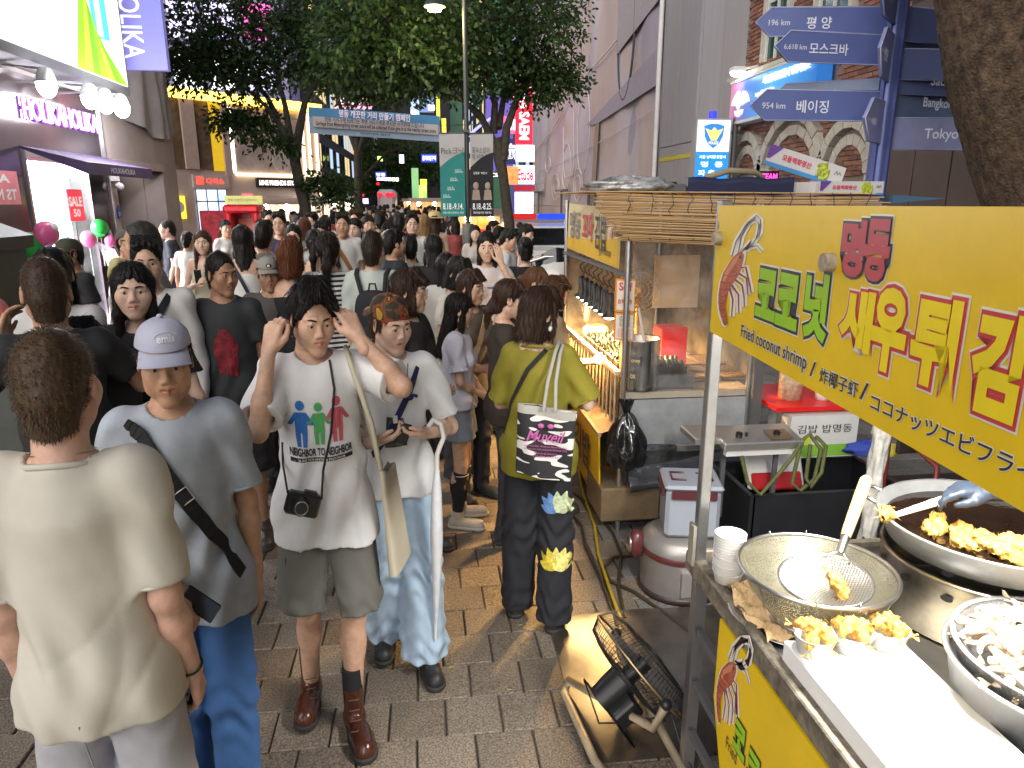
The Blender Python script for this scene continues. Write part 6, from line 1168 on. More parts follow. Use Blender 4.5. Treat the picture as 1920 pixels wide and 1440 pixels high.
def grape_box(o,ex_,ey_,ez_,dims,label):
 t=thing('grape_carton',label,'box',tuple(o));ex_,ey_,ez_=Vector(ex_).normalized(),Vector(ey_).normalized(),Vector(ez_).normalized();L_,D_,H_=dims
 def bp_(a,b_,c_):return Vector(o)+ex_*a+ey_*b_+ez_*c_
 MB().add([bp_(a,b_,c_)for c_ in(0,H_)for b_ in(0,D_)for a in(0,L_)],[(0,2,3,1),(4,5,7,6),(0,1,5,4),(2,6,7,3),(0,4,6,2),(1,3,7,5)]).build('carton',M('carton_grey',(.50,.49,.50),.6,var=.05),t)
 def pr_(pts,m_,nm,k=1):MB().slab([bp_(a*L_,-.0015*k,c_*H_)for a,c_ in pts],-ey_*.0008).build(nm,m_,t)
 pr_([(0,0),(1,0),(1,.2),(0,.2)],M('band_blue2',(.04,.22,.50)),'blue_band');pr_([(0,1),(.17,1),(.04,.35),(0,.35)],M('corner_violet',(.12,.04,.25)),'violet_corner',2)
 T('모동백화명산',bp_(L_*.38,-.004,H_*.58),ex_,ez_,L_*.38,H_*.30,M('txt_crimson',(.55,.03,.08)),t,bold=.03)
 g=MB();rr_=random.Random(4)
 for _ in range(46):a,q=rr_.uniform(0,6.28),math.sqrt(rr_.random());p=bp_(L_*.73+.085*L_*q*math.cos(a),-.003,H_*.52+H_*.40*q*math.sin(a));g.ball(p,(.011,.004,.011),7,5)
 g.build('grape_print',M('grape_green',(.36,.42,.03),.5,var=.5,vs=40),t)
 MB().path([bp_(L_*(.88+.02*k),-.004,H_*(.55+.18*abs(math.sin(k*1.6))))for k in range(5)],.002,4).build('hill_print',dk_p,t)
 def ps_(b0,b1,c0,c1,m_,nm):MB().slab([bp_(L_+.0015,D_*b_,H_*c_)for b_,c_ in((b0,c0),(b1,c0),(b1,c1),(b0,c1))],ex_*.0008).build(nm,m_,t)
 ps_(0,.5,0,.2,M('band_blue2'),'blue_band');T('포도두그',bp_(L_+.004,D_*.45,H_*.65),ey_,ez_,D_*.5,H_*.2,dk_p,t);ps_(.5,.8,.1,.5,M('grape_green'),'grape_print')
o=aty(1433,308,4.35);grape_box(o,(1,-.12,-.30),(.5,.85,.0),(.28,0,1),(.50,.30,.125),'tilted upper grape carton on the stall roof')
o=aty(1535,375,4.2);grape_box((o.x,4.2,2.025),(1,.02,0),(0,1,0),UPZ,(.42,.3,.085),'lower flat grape carton on the stall roof')
o=aty(1490,375,4.25);solo('grape_carton',MB().b2((o.x,4.25,2.022),(o.x+.13,4.5,2.105)),M('carton_grey'),'carton end with grape print left of the lower flat carton','box')
a_=aty(1672,385,4.2);solo('blue_sheet',MB().add([(a_.x,4.2,1.98),(a_.x+.45,4.3,2.01),(a_.x+.05,4.6,2.03),(a_.x,4.2,2.03)],[(0,1,2),(0,2,3),(0,1,3)]),M('sheet_blue',(.06,.13,.22),.6),'corner of blue sheet sticking out behind the yellow sign','tarp')
sl=aty(1455,330,4.6);pn=solo('led_sign',MB().b2((sl.x-.07,4.7,sl.z-.035),(sl.x+.07,4.72,sl.z+.035)),M('casing_black'),'tiny pink glowing LED sign under the tilted grape carton','sign');T('TEAM',(sl.x,4.69,sl.z),XP,UPZ,.11,.04,E_('led_pink',(1,.05,.35),2.5),pn,bold=.03)
# balloons and easel at the shop door
for k,(px,py,r_,mt,lab)in enumerate(((187,428,.11,'g','green balloon at the right of the shop doorway'),(166,448,.10,'p','pink balloon below the green balloon by the doorway'),(207,452,.075,'p','small pink balloon over the poster stand'),(60,461,.14,'g','green balloon at the left of the shop doorway'),(87,438,.13,'p','pink balloon inside the left of the shop doorway'),(98,428,.06,'w','small white balloon beside the pink one in the doorway'))):
 c=aty(px,py,10.5 if k<3 else 9.0);t=thing('balloon',lab,'balloon',tuple(c),group='balloons at the shop door');m_={'g':M('balloon_green',(.02,.42,.06),.25),'p':M('balloon_pink',(.72,.13,.32),.25),'w':paper_w}[mt]
 MB().ball(c,(r_,r_,r_*1.12),20,14).build('envelope',m_,t);MB().lathe([(.002,.02),(.02,-.01)],c-UPZ*r_*1.14,8).build('knot',m_,t);MB().path([c-UPZ*r_*1.14,c-UPZ*(r_+.4)],.004,4).build('string',paper_w,t)
c=aty(205,480,10.6);ez=thing('poster_stand','white easel with photo poster beside the shop doorway','stand',(c.x,10.6,0));MB().slab([(c.x-.12,10.55,1.45),(c.x+.12,10.5,1.35),(c.x+.32,10.5,.85),(c.x+.05,10.55,.88)],(0,.02,0)).build('poster',M('poster_photo',(.30,.27,.3),.4,var=.9,vs=7),ez);g=MB();g.bar((c.x-.15,10.6,0),(c.x+.05,10.6,1.6),.015);g.bar((c.x+.35,10.6,0),(c.x+.05,10.6,1.6),.015);g.build('leg',paper_w,ez)
# ================================================================== people: bodies grown as one smooth surface from a distance field
def lhash(t):return sum((i+1)*ord(c)for i,c in enumerate(t))
class Grid:
 def __init__(s,lo,hi,h):
  s.lo=np.array(lo,np.float32);s.h=h;s.n=np.ceil((np.array(hi)-s.lo)/h).astype(int)+1
  s.D=np.full(s.n,9.,np.float32);s.ax=[s.lo[i]+h*np.arange(s.n[i],dtype=np.float32)for i in range(3)]
 def sub(s,blo,bhi):
  sl=[]
  for i in range(3):
   a=max(0,int((blo[i]-s.lo[i])/s.h));b=min(int(s.n[i]),int((bhi[i]-s.lo[i])/s.h)+2)
   if b<=a:return None
   sl.append(slice(a,b))
  return tuple(sl),s.ax[0][sl[0]][:,None,None],s.ax[1][sl[1]][None,:,None],s.ax[2][sl[2]][None,None,:]
 def mix(s,sl,d,k,neg):
  D=s.D[sl]
  if neg:
   d=-d
   if k>0:h=np.clip(.5-.5*(D-d)/k,0,1);s.D[sl]=D*(1-h)+d*h+k*h*(1-h)
   else:s.D[sl]=np.maximum(D,d)
  elif k>0:
   h=np.clip(.5+.5*(D-d)/k,0,1);s.D[sl]=D*(1-h)+d*h-k*h*(1-h)
  else:s.D[sl]=np.minimum(D,d)
 def cone(s,a,b,ra,rb,k=.02,neg=False,fy=1.,fx=1.,cap=False):
  """tapered limb from a to b; fy / fx > 1 flatten it"""
  a=np.array(a,np.float32);b=np.array(b,np.float32);r=max(ra,rb);p=r+k+2.5*s.h
  q=s.sub(np.minimum(a,b)-p,np.maximum(a,b)+p)
  if q is None:return s
  sl,X,Y_,Z=q;ab=b-a;f2=np.array([fx,fy,1.]);abf=ab*f2;L2=float(abf@abf)+1e-9
  x,y,z=(X-a[0])*fx,(Y_-a[1])*fy,Z-a[2]
  t0=(x*abf[0]+y*abf[1]+z*abf[2])/L2;t=np.clip(t0,0,1)
  d=np.sqrt((x-t*abf[0])**2+(y-t*abf[1])**2+(z-t*abf[2])**2)-(ra+(rb-ra)*t)
  d=d/max(1.,.5*(1+max(fx,fy)))
  if cap:d=np.maximum(d,(t0-1)*math.sqrt(L2))
  s.mix(sl,d,k,neg);return s
 def ell(s,c,r,k=.02,neg=False,rot=None):
  c=np.array(c,np.float32);r=np.array(r,np.float32);p=r.max()+k+2.5*s.h;q=s.sub(c-p,c+p)
  if q is None:return s
  sl,X,Y_,Z=q;x,y,z=X-c[0],Y_-c[1],Z-c[2]
  if rot is not None:
   m=np.array(rot.transposed());x,y,z=m[0][0]*x+m[0][1]*y+m[0][2]*z,m[1][0]*x+m[1][1]*y+m[1][2]*z,m[2][0]*x+m[2][1]*y+m[2][2]*z
  q1=np.sqrt((x/r[0])**2+(y/r[1])**2+(z/r[2])**2);q2=np.sqrt((x/r[0]**2)**2+(y/r[1]**2)**2+(z/r[2]**2)**2)+1e-6
  s.mix(sl,q1*(q1-1)/q2,k,neg);return s
 def cut(s,n,o):
  """keep the side where (p - o).n < 0"""
  d=(s.ax[0][:,None,None]-o[0])*n[0]+(s.ax[1][None,:,None]-o[1])*n[1]+(s.ax[2][None,None,:]-o[2])*n[2]
  s.D=np.maximum(s.D,d.astype(np.float32));return s
 def disp(s,fn):
  m=np.abs(s.D)<.05
  if m.any():
   i,j,k=np.nonzero(m);s.D[m]+=fn(s.ax[0][i],s.ax[1][j],s.ax[2][k]).astype(np.float32)
  return s
 def front(s,x,z,back=False):
  """y of the outer surface seen from -y (or +y) at columns x, z"""
  i=np.clip(((x-s.lo[0])/s.h).round().astype(int),0,s.n[0]-1);k=np.clip(((z-s.lo[2])/s.h).round().astype(int),0,s.n[2]-1)
  c=s.D[i,:,k];c=c[:,::-1]if back else c;ins=c<0;j=ins.argmax(1);j=np.maximum(j,1);r=np.arange(len(j));d0,d1=c[r,j-1],c[r,j];t=np.where(ins.any(1),j-1+d0/(d0-d1+1e-9),np.nan)
  y=(s.n[1]-1-t if back else t)*s.h+s.lo[1]
  return np.where(np.isnan(y),np.nanmedian(y),y)
 def mesh(s,smooth=1):
  D=s.D;S=D<0
  c=np.zeros(np.array(D.shape)-1,np.int8);cs=[(i,j,k)for i in(0,1)for j in(0,1)for k in(0,1)];n=D.shape
  for(i,j,k)in cs:c+=S[i:n[0]-1+i,j:n[1]-1+j,k:n[2]-1+k]
  act=(c>0)&(c<8);I=np.argwhere(act);idm=np.full(c.shape,-1,np.int32);idm[act]=np.arange(len(I))
  val={q:D[I[:,0]+q[0],I[:,1]+q[1],I[:,2]+q[2]]for q in cs}
  P=np.zeros((len(I),3),np.float32);W=np.zeros(len(I),np.float32)
  for a in cs:
   for ax in range(3):
    if a[ax]:continue
    b=list(a);b[ax]=1;b=tuple(b);d0,d1=val[a],val[b];m=(d0<0)!=(d1<0);t=np.clip(d0/np.where(m,d0-d1,1),0,1)
    q=np.array(a,np.float32)[None]+np.eye(3,dtype=np.float32)[ax][None]*t[:,None];P+=q*m[:,None];W+=m
  V=s.lo+(I+P/W[:,None])*s.h;F=[]
  for ax in range(3):
   o1,o2=[(1,2),(2,0),(0,1)][ax];sl0=[slice(None)]*3;sl1=[slice(None)]*3;sl0[ax]=slice(0,-1);sl1[ax]=slice(1,None)
   A,B=S[tuple(sl0)],S[tuple(sl1)];E=np.argwhere(A!=B);E=E[(E[:,o1]>0)&(E[:,o2]>0)&(E[:,o1]<n[o1]-1)&(E[:,o2]<n[o2]-1)]
   e1=np.eye(3,dtype=int)[o1];e2=np.eye(3,dtype=int)[o2]
   q=[E-e1-e2,E-e2,E,E-e1];f=np.stack([idm[tuple(x.T)]for x in q],1);fl=A[tuple(E.T)];f[~fl]=f[~fl][:,::-1];F.append(f)
  F=np.concatenate(F);F=F[(F>=0).all(1)]
  for _ in range(smooth):
   acc=np.zeros_like(V);cnt=np.zeros(len(V),np.float32)
   for a,b in((0,1),(1,2),(2,3),(3,0)):
    for x in range(3):acc[:,x]+=np.bincount(F[:,a],V[F[:,b],x],len(V)).astype(np.float32)+np.bincount(F[:,b],V[F[:,a],x],len(V)).astype(np.float32)
    cnt+=np.bincount(F[:,a],minlength=len(V))+np.bincount(F[:,b],minlength=len(V))
   V=V*.5+.5*acc/np.maximum(cnt,1)[:,None]
  return V,F
# ---- heads: skull, jaw, brow, sockets, nose, lips, ears (head frame: centre of the head, face towards -y)
HEADC={}
def head_geo(kind,h,mouth=0.):
 key=(kind,h,mouth)
 if key in HEADC:return HEADC[key]
 f=kind[0]=='f';old=kind.endswith('o');g=Grid((-.115,-.15,-.20),(.115,.14,.15),h)
 jw=.043 if f else .051;ch=-.097 if f else-.103
 g.ell((0,.016,.034),(.074,.094,.086),.01).ell((0,-.030,-.022),(.063,.062,.084),.03)
 for sg in(-1,1):g.ell((sg*.033,-.060,-.042),(.026,.024,.030),.03)
 for sg in(-1,1):
  g.cone((sg*jw,.0,-.055),(sg*.014,-.073,ch),.024,.017,.025);g.ell((sg*.043,-.060,-.018),(.024,.021,.020),.035)
  g.cone((sg*.012,-.087,.023),(sg*.046,-.072,.022),.0125 if not f else .010,.011,.012)
 g.cone((0,-.076,ch+.004),(0,-.070,ch-.002),.018,.018,.02)
 for sg in(-1,1):g.ell((sg*.032,-.102,.002),(.0175,.0125,.0105),.010,True)
 for sg in(-1,1):g.cone((sg*.016,-.0865,.0050),(sg*.032,-.0915,.0100),.0042,.0050,.005).cone((sg*.032,-.0915,.0100),(sg*.047,-.0835,.005),.0050,.0042,.005).cone((sg*.018,-.086,-.0080),(sg*.044,-.0835,-.0075),.0045,.0045,.006)
 g.cone((0,-.085,.018),(0,-.104,-.022),.0080,.0100,.014);g.ell((0,-.1055,-.029),(.0115,.0095,.0085),.010)
 for sg in(-1,1):g.ell((sg*.0135,-.099,-.034),(.0078,.0095,.0072),.006);g.ell((sg*.0075,-.105,-.0405),(.0042,.005,.003),.003,True)
 zl=-.0605
 g.ell((0,-.080,zl),(.032,.0215,.022),.02)
 for sg in(-1,1):g.cone((sg*.003,-.0985,zl+.0050),(sg*.026,-.0860,zl+.0005),.0050,.0026,.006);g.cone((0,-.0970,zl-.0068),(sg*.022,-.0860,zl-.003),.0058,.003,.006)
 g.cone((-.020,-.0975,zl),(.020,-.0975,zl),.0030,.0030,.004,True)if not mouth else g.ell((0,-.104,zl-.001),(.016,.014,.0055*mouth),.003,True)
 for sg in(-1,1):
  rt=Euler((R(-12),0,sg*R(22))).to_matrix();g.ell((sg*.079,.012,-.004),(.0085,.020,.032),.008,rot=rt);g.ell((sg*.0865,.007,.001),(.0045,.011,.019),.004,True,rot=rt)
 g.cone((0,.022,-.06),(0,.036,-.17),.056 if not f else .047,.060 if not f else .049,.03);
 if old:
  for sg in(-1,1):g.ell((sg*.05,-.055,-.06),(.02,.02,.025),.02)
 V,F=g.mesh(1);c=V[F].mean(1);lip=(np.abs(c[:,0])<.028)&(c[:,1]<-.070)&(np.abs(c[:,2]-zl+.001)<.0098-.0075*(np.abs(c[:,0])/.028)**2)
 HEADC[key]=(V,F,lip.astype(np.int32));return HEADC[key]
# ---- hair
HAIRC={}
def hair_geo(style,h):
 key=(style,h)
 if key in HAIRC:return HAIRC[key]
 lo,hi=(-.16,-.17,-.42),(.16,.24,.17);g=Grid(lo,hi,h)
 if style in('short','buzz','crop','fringe','thin'):
  t={'short':.011,'buzz':.006,'crop':.008,'fringe':.014,'thin':.004}[style]
  g.ell((0,.018,.037),(.073+t,.092+t,.085+t),.01).cone((0,.06,-.02),(0,.058,-.075),.062+t*.5,.052,.03)
  if style=='fringe':
   for k in range(7):
    x=-.062+k*.021;g.cone((x*.6,-.02,.128),(x*1.05,-.088-.012*(x<0),.108-abs(x)*.25-(.03 if x>.03 else 0)),.026,.015,.012)
   for sg in(-1,1):g.cone((sg*.075,-.03,.06),(sg*.082,-.045,.02),.018,.009,.012)
  if style=='short':
   for k in range(5):x=-.05+k*.025;g.cone((x,.0,.118),(x*1.1,-.075,.098-abs(x)*.2),.022,.016,.012)
  g.ell((0,-.115,-.03),(.077,.085,.122),.010,True)
  for sg in(-1,1):g.ell((sg*.085,.004,-.025),(.02,.028,.038),.006,True);g.ell((sg*.08,-.03,-.055),(.03,.05,.05),.008,True)
  g.cut((0,-.35,-1),(0,.06,-.082))
 elif style in('bob','bobside'):
  g.ell((0,.016,.033),(.087,.105,.096),.01);g.cone((0,.030,.02),(0,.038,-.105),.088,.082,.02,fy=.98)
  for sg in(-1,1):g.cone((sg*.064,-.025,.05),(sg*.070,-.048,-.085),.024,.019,.02)
  for k in range(6):x=-.05+k*.02;g.cone((x*.7,-.03,.118),(x,-.098,.062),.02,.011,.01)
  g.ell((0,-.112,-.045),(.064,.075,.098),.012,True);g.cut((0,0,-1),(0,0,-.135))
 elif style in('long','longwave'):
  g.ell((0,.016,.033),(.085,.104,.095),.01);g.cone((0,.036,.02),(0,.078,-.33),.082,.062,.02,fy=1.2)
  for sg in(-1,1):g.cone((sg*.062,-.02,.055),(sg*.070,-.030,-.10),.022,.022,.02);g.cone((sg*.070,-.030,-.10),(sg*.080,-.045,-.27),.022,.016,.02)
  g.ell((0,-.115,-.04),(.060,.080,.110),.012,True);g.ell((0,-.10,-.19),(.060,.085,.12),.01,True);g.cut((0,0,-1),(0,0,-.36))
 elif style in('pony','bun','lowbun'):
  g.ell((0,.018,.036),(.082,.101,.094),.01).cone((0,.05,.0),(0,.06,-.055),.066,.052,.02)
  for k in range(5):x=-.05+k*.025;g.cone((x*.6,-.03,.11),(x*1.2,-.090,.066),.02,.01,.01)
  g.ell((0,-.115,-.04),(.070,.080,.106),.010,True)
  for sg in(-1,1):g.ell((sg*.085,.006,-.022),(.02,.026,.036),.006,True)
  if style=='pony':g.ell((0,.118,.02),(.03,.03,.03),.01);g.cone((0,.13,.02),(.01,.165,-.10),.028,.034,.02);g.cone((.01,.165,-.10),(.015,.14,-.27),.034,.012,.02)
  elif style=='bun':g.ell((0,.115,.085),(.042,.042,.042),.012)
  else:g.cone((0,.10,-.03),(.0,.125,-.09),.03,.026,.01);g.cone((.0,.125,-.09),(.01,.12,-.20),.028,.012,.02)
  g.cut((0,-.3,-1),(0,.06,-.40 if style!='bun' else-.075))
 elif style=='capback':  # hair under a cap
  g.ell((0,.020,.01),(.080,.096,.080),.01).cone((0,.055,-.03),(0,.055,-.06),.064,.055,.02);g.ell((0,-.115,-.03),(.077,.085,.12),.01,True)
  for sg in(-1,1):g.ell((sg*.085,.004,-.02),(.02,.026,.035),.006,True)
  g.cut((0,0,1),(0,0,.03));g.cut((0,-.35,-1),(0,.06,-.075))
 rough={'buzz':.0012,'crop':.002,'thin':.0008}.get(style,.0036)
 def st(x,y,z):
  az=np.arctan2(x,y+.02);return rough*(np.sin(az*38+5*np.sin(z*25+az*3))*.6+np.sin(az*71-z*60)*.4+.6*np.sin(az*13+z*18))
 g.disp(st);HAIRC[key]=g.mesh(1);return HAIRC[key]
def blades(V,F,n,style,seed):
 """thin tapering hairs lying on the hair surface"""
 r=np.random.default_rng(seed);A=V[F[:,0]];B=V[F[:,1]];C_=V[F[:,2]];N=np.cross(B-A,C_-A);N/=np.linalg.norm(N,axis=1)[:,None]+1e-9
 i=r.integers(0,len(F),n);P=V[F[i,0]]*.5+V[F[i,2]]*.5+(r.random((n,3))-.5)*.006;nn=N[i]
 if style in('short','fringe','buzz','crop','thin'):m=~((P[:,1]<-.045)&(P[:,2]<.105));P=P[m];nn=nn[m];n=len(P)
 fl=P-np.array([0,.03,.125]);fl/=np.linalg.norm(fl,axis=1)[:,None]+1e-6;fl=fl+np.array([0,0,-.8])+r.normal(size=(n,3))*.18;fl-=nn*(fl*nn).sum(1)[:,None];fl/=np.linalg.norm(fl,axis=1)[:,None]+1e-6
 if style in('buzz','thin','crop'):L=r.uniform(.005,.012 if style!='thin' else .006,n);d=nn*.75+fl*.5+r.normal(size=(n,3))*.15;lift=0
 else:L=r.uniform(.018,.045,n)*np.where((P[:,1]<-.05)&(P[:,2]>.03),.55,1.);d=fl+nn*(r.random(n)**2*.16)[:,None]
 d/=np.linalg.norm(d,axis=1)[:,None];s_=np.cross(d,nn);s_/=np.linalg.norm(s_,axis=1)[:,None]+1e-6;w_=r.uniform(.0005,.0012,n)[:,None]
 P=P+nn*.0008;Q=P+d*L[:,None]*.55+nn*.001;E=P+d*L[:,None]-np.array([0,0,1])*(L[:,None]*.12)
 v=np.stack([P-s_*w_,P+s_*w_,Q+s_*w_*.8,Q-s_*w_*.8,E],1).reshape(-1,3);b=np.arange(n)[:,None]*5
 f4=np.concatenate([b+0,b+1,b+2,b+3],1);f4b=np.concatenate([b+3,b+2,b+4,b+4],1)
 return v,f4,np.concatenate([b+3,b+2,b+4],1)
def hair_mat(col):
 nm='hair_%02x%02x%02x'%tuple(int(c*255)for c in col)
 if nm in MATS:return MATS[nm]
 m=M(nm,col,.48,var=.45,vs=70,bump=.35,bs=220,spec=.2,stretch=(1,1,.12));return m
SKIN={}
def skin_mat(k):
 cols={'light':(.60,.37,.26),'pale':(.66,.44,.335),'tan':(.48,.275,.175),'brown':(.36,.195,.12),'pink':(.62,.375,.285)}
 nm='skin_'+k;c=cols[k]
 if nm not in MATS:M(nm,c,.47,var=.17,vs=26,bump=.12,bs=260,sub=.12,spec=.4);M('lip_'+k,(c[0]*.88,c[1]*.60,c[2]*.60),.38,var=.1,vs=50)
 return[MATS[nm],MATS['lip_'+k]]
CL={}
def cloth(col,rough=.85,kind='knit'):
 nm='cloth_%s_%02x%02x%02x'%(kind,*[int(max(0,min(1,c))*255)for c in col])
 if kind=='denim':pass
 if kind=='linen':pass
 new=nm not in MATS;m=M(nm,col,rough,var={'denim':.09,'linen':.05}.get(kind,.07),vs={'denim':14}.get(kind,7),bump=.3,bs=420)
 if new:
  n=m.node_tree.nodes;l=m.node_tree.links;tc=n.new('ShaderNodeTexCoord');mp=n.new('ShaderNodeMapping');mp.inputs['Scale'].default_value=(1.5,1.5,.8);l.new(tc.outputs['Object'],mp.inputs[0]);nz=n.new('ShaderNodeTexNoise');nz.noise_type='RIDGED_MULTIFRACTAL';nz.inputs['Scale'].default_value=3.2;nz.inputs['Detail'].default_value=2.2;nz.inputs['Distortion'].default_value=.9;l.new(mp.outputs[0],nz.inputs['Vector'])
  bp=n.new('ShaderNodeBump');bp.inputs['Strength'].default_value=.55;bp.inputs['Distance'].default_value=.024;l.new(nz.outputs['Fac'],bp.inputs['Height']);b0_=[x for x in n if x.type=='BUMP' and x!=bp][0];l.new(bp.outputs[0],b0_.inputs['Normal'])
 return m
# ---- skeleton at 1.75 m: the person faces -y, right hand at -x
def skeleton(sex,pose):
 J=dict(hipL=(.088,0,.92),hipR=(-.088,0,.92),kneeL=(.10,-.015,.50),kneeR=(-.10,-.015,.50),ankL=(.105,.02,.085),ankR=(-.105,.02,.085),shL=(.162,.01,1.425),shR=(-.162,.01,1.425),elL=(.200,.03,1.15),elR=(-.200,.03,1.15),wrL=(.21,-.06,.905),wrR=(-.21,-.06,.905),neck=(0,.022,1.46),head=(0,-.012,1.622))
 if sex=='f':J.update(shL=(.150,.01,1.42),shR=(-.150,.01,1.42),elL=(.182,.03,1.15),elR=(-.182,.03,1.15),wrL=(.225,-.05,.92),wrR=(-.225,-.05,.92))
 if pose.get('walk'):
  a=pose['walk'];J.update(kneeL=(.09,-.10*a,.505),ankL=(.085,-.14*a,.085),kneeR=(-.09,.02*a-.06*abs(a),.505),ankR=(-.085,.20*a,.10))
  J.update(wrL=(.25,.03*a-.05,.91),wrR=(-.25,-.16*a-.05,.93))
 for k,v in pose.items():
  if k in J:J[k]=v
 return{k:np.array(v,np.float32)for k,v in J.items()}
def hand(g,w,d,n,s_,curl,r=1.,k=.006,spread=1.):
 """palm, four fingers of unequal length bending towards n, thumb from the side s_"""
 w,d,n,s_=[np.array(x,np.float32)for x in(w,d,n,s_)];d=d/np.linalg.norm(d);n=n-d*(n@d);n=n/np.linalg.norm(n);sn=np.cross(d,n);s_=sn if sn@s_>0 else-sn
 g.cone(w-d*.05,w+d*.005,.0265*r,.025*r,.012)
 for off,L in((.028,.084),(.0095,.088),(-.0095,.085),(-.027,.078)):g.cone(w+s_*off*.55-n*.002,w+d*L+s_*off*spread,.0145*r,.0118*r,.012)
 for i,(off,L,b)in enumerate(((.028,.070,.086),(.0095,.078,.090),(-.0095,.072,.086),(-.027,.056,.078))):
  c=curl if not hasattr(curl,'__len__')else curl[i];p=w+d*b+s_*off*spread;a=0.;ll=[L*.46,L*.31,L*.25];rr_=[.0098*r,.0088*r,.0080*r,.0066*r]
  for j in range(3):
   a+=c*(1.05 if j else .8);q=p+(d*math.cos(a)+n*math.sin(a)+s_*off*(.6 if c<.4 else .1))*ll[j];g.cone(p,q,rr_[j],rr_[j+1],.004);p=q
 c=curl if not hasattr(curl,'__len__')else curl[4]
 p=w+d*.018+s_*.022+n*.006;q=p+d*.036+s_*(.030-.012*c)+n*.010;g.cone(p,q,.0165*r,.012*r,.008);q2=q+d*.026+s_*(.008-.022*c)+n*.012*c*1.5;g.cone(q,q2,.0112*r,.0098*r,.004);q3=q2+d*.022-s_*.012*c+n*.012*c;g.cone(q2,q3,.0098*r,.0078*r,.004)
VOX={0:(.0075,.0042,.0046),1:(.0115,.006,.0075),2:(.017,.009,.012)}
def up_from(a):return np.array(a,np.float32)
PEOPLE=[]
def person(label,px,py,Y,face=0.,sex='m',q=1,skin='light',hair=('short',(.012,.010,.009)),yaw=0.,pitch=0.,roll=0.,top=('tee',(.6,.6,.6)),bottom=('pants',(.03,.03,.04)),shoes=(.04,.04,.04),pose=None,build=1.,hands=None,kind=None,mouth=0.,extras=None,group=None,eyes=None,at_=None,hgt=None,legs=True,arms=True):
 pose=pose or{};p=aty(px,py,Y)if at_ is None else Vector(at_);hgt=p.z if hgt is None else hgt;s=hgt/1.75
 root=thing('person',label,'person',(p.x,p.y,0),R(face),group);ws=(.885 if sex=='m' else .92);root.scale=(s*ws,s*.94,s)
 J=skeleton(sex,pose);vb,vh,vd=VOX[q];kind=kind or sex;f=sex=='f';B=build
 # head orientation
 hr=Euler((R(pitch),R(roll),R(yaw)),'XYZ').to_matrix();HR=np.array(hr,np.float32);hc=J['head']
 HV,HF,HL=head_geo(kind,vh,mouth);rj=random.Random(lhash(label)%9999);hsx,hsy,hsz=rj.uniform(.955,1.045),rj.uniform(.97,1.03),rj.uniform(.965,1.03);HR=HR@np.diag([hsx,hsy,hsz]).astype(np.float32);hv=HV@HR.T+hc
 # body: trunk, arms and legs grown as one surface
 tk,tc=top[0],top[1];to=top[2]if len(top)>2 else{};bk_,bc_=bottom[0],bottom[1];bo=bottom[2]if len(bottom)>2 else{}
 pts=np.array([J[k]for k in J if(legs and bk_ in('shorts','skirt','miniskirt'))or k[:3]not in('kne','ank')]);lo=pts.min(0)-.16;hi=pts.max(0)+.14;hi[2]=max(J['neck'][2]+.08,max(J['elL'][2],J['elR'][2],J['wrL'][2],J['wrR'][2])+.08)
 g=Grid(lo,hi,vb);sw=abs(J['shL'][0])
 g.cone((0,.015,1.34),(0,.01,1.10),.145*B,.125*B,.03,fy=1.5);g.cone((0,.01,1.10),(0,.005,.95),.125*B,.150*B,.03,fy=1.35);g.cone(J['shL']*[.75,1,1]+[0,0,-.01],J['shR']*[.75,1,1]+[0,0,-.01],.055,.055,.04)
 for sd in 'LR':
  if arms:
   g.cone(J['sh'+sd],J['el'+sd],.045*(B if not f else .82),.036*(1 if not f else .82),.03);g.cone(J['el'+sd],J['wr'+sd],.037*(1 if not f else .84),.0255*(1 if not f else .88),.02);m_=J['el'+sd]*.66+J['wr'+sd]*.34;g.ell(m_,(.0365*(1 if not f else .82),)*3,.03)
  if legs and bk_ in('shorts','skirt','miniskirt'):
   g.cone(J['hip'+sd],J['knee'+sd],.082,.056,.02);g.cone(J['knee'+sd],J['ank'+sd],.054,.036,.02);g.ell(J['knee'+sd]*.68+J['ank'+sd]*.32+np.array([0,.02,0]),(.052,.052,.08),.03)
 hb=hc+HR@np.array([0,.034,-.14],np.float32)
 g.cone(J['neck']-[0,0,.05],hb,.062 if not f else .052,.057 if not f else .049,.04)
 BV,BF=g.mesh(1);Vs=[BV,hv];Fs=[BF,HF+len(BV)];mi=[np.zeros(len(BF),np.int32),HL];off=len(BV)+len(hv)
 if arms and q<2:
  hs=hands or{}
  for sd in 'LR':
   o=hs.get(sd,{});w=J['wr'+sd];d=np.array(o.get('d',w-J['el'+sd]));sx=1 if sd=='L' else-1
   n_=np.array(o.get('n',(-sx,0,0)));ts=np.array(o.get('s',(0,-1,0)));hg=Grid(w-.17,w+.17,vd);hand(hg,w,d,n_,ts,o.get('c',.35),1. if not f else .88);hV,hF=hg.mesh(1);Vs.append(hV);Fs.append(hF+off);mi.append(np.zeros(len(hF),np.int32));off+=len(hV)
 body=np_obj('body',np.concatenate(Vs),np.concatenate(Fs),skin_mat(skin),root,keep=False);body.data.polygons.foreach_set('material_index',np.concatenate(mi))
 # eyes, brows
 def hloc(mb,nm,mt,par=root):mb.v=[tuple(HR@np.array(v,np.float32)+hc)for v in mb.v];o=put(bpy.data.objects.new(nm,mb.mesh(nm,mt)),par,False);return o
 if eyes is None:eyes=q<2
 hm=hair_mat(hair[1])
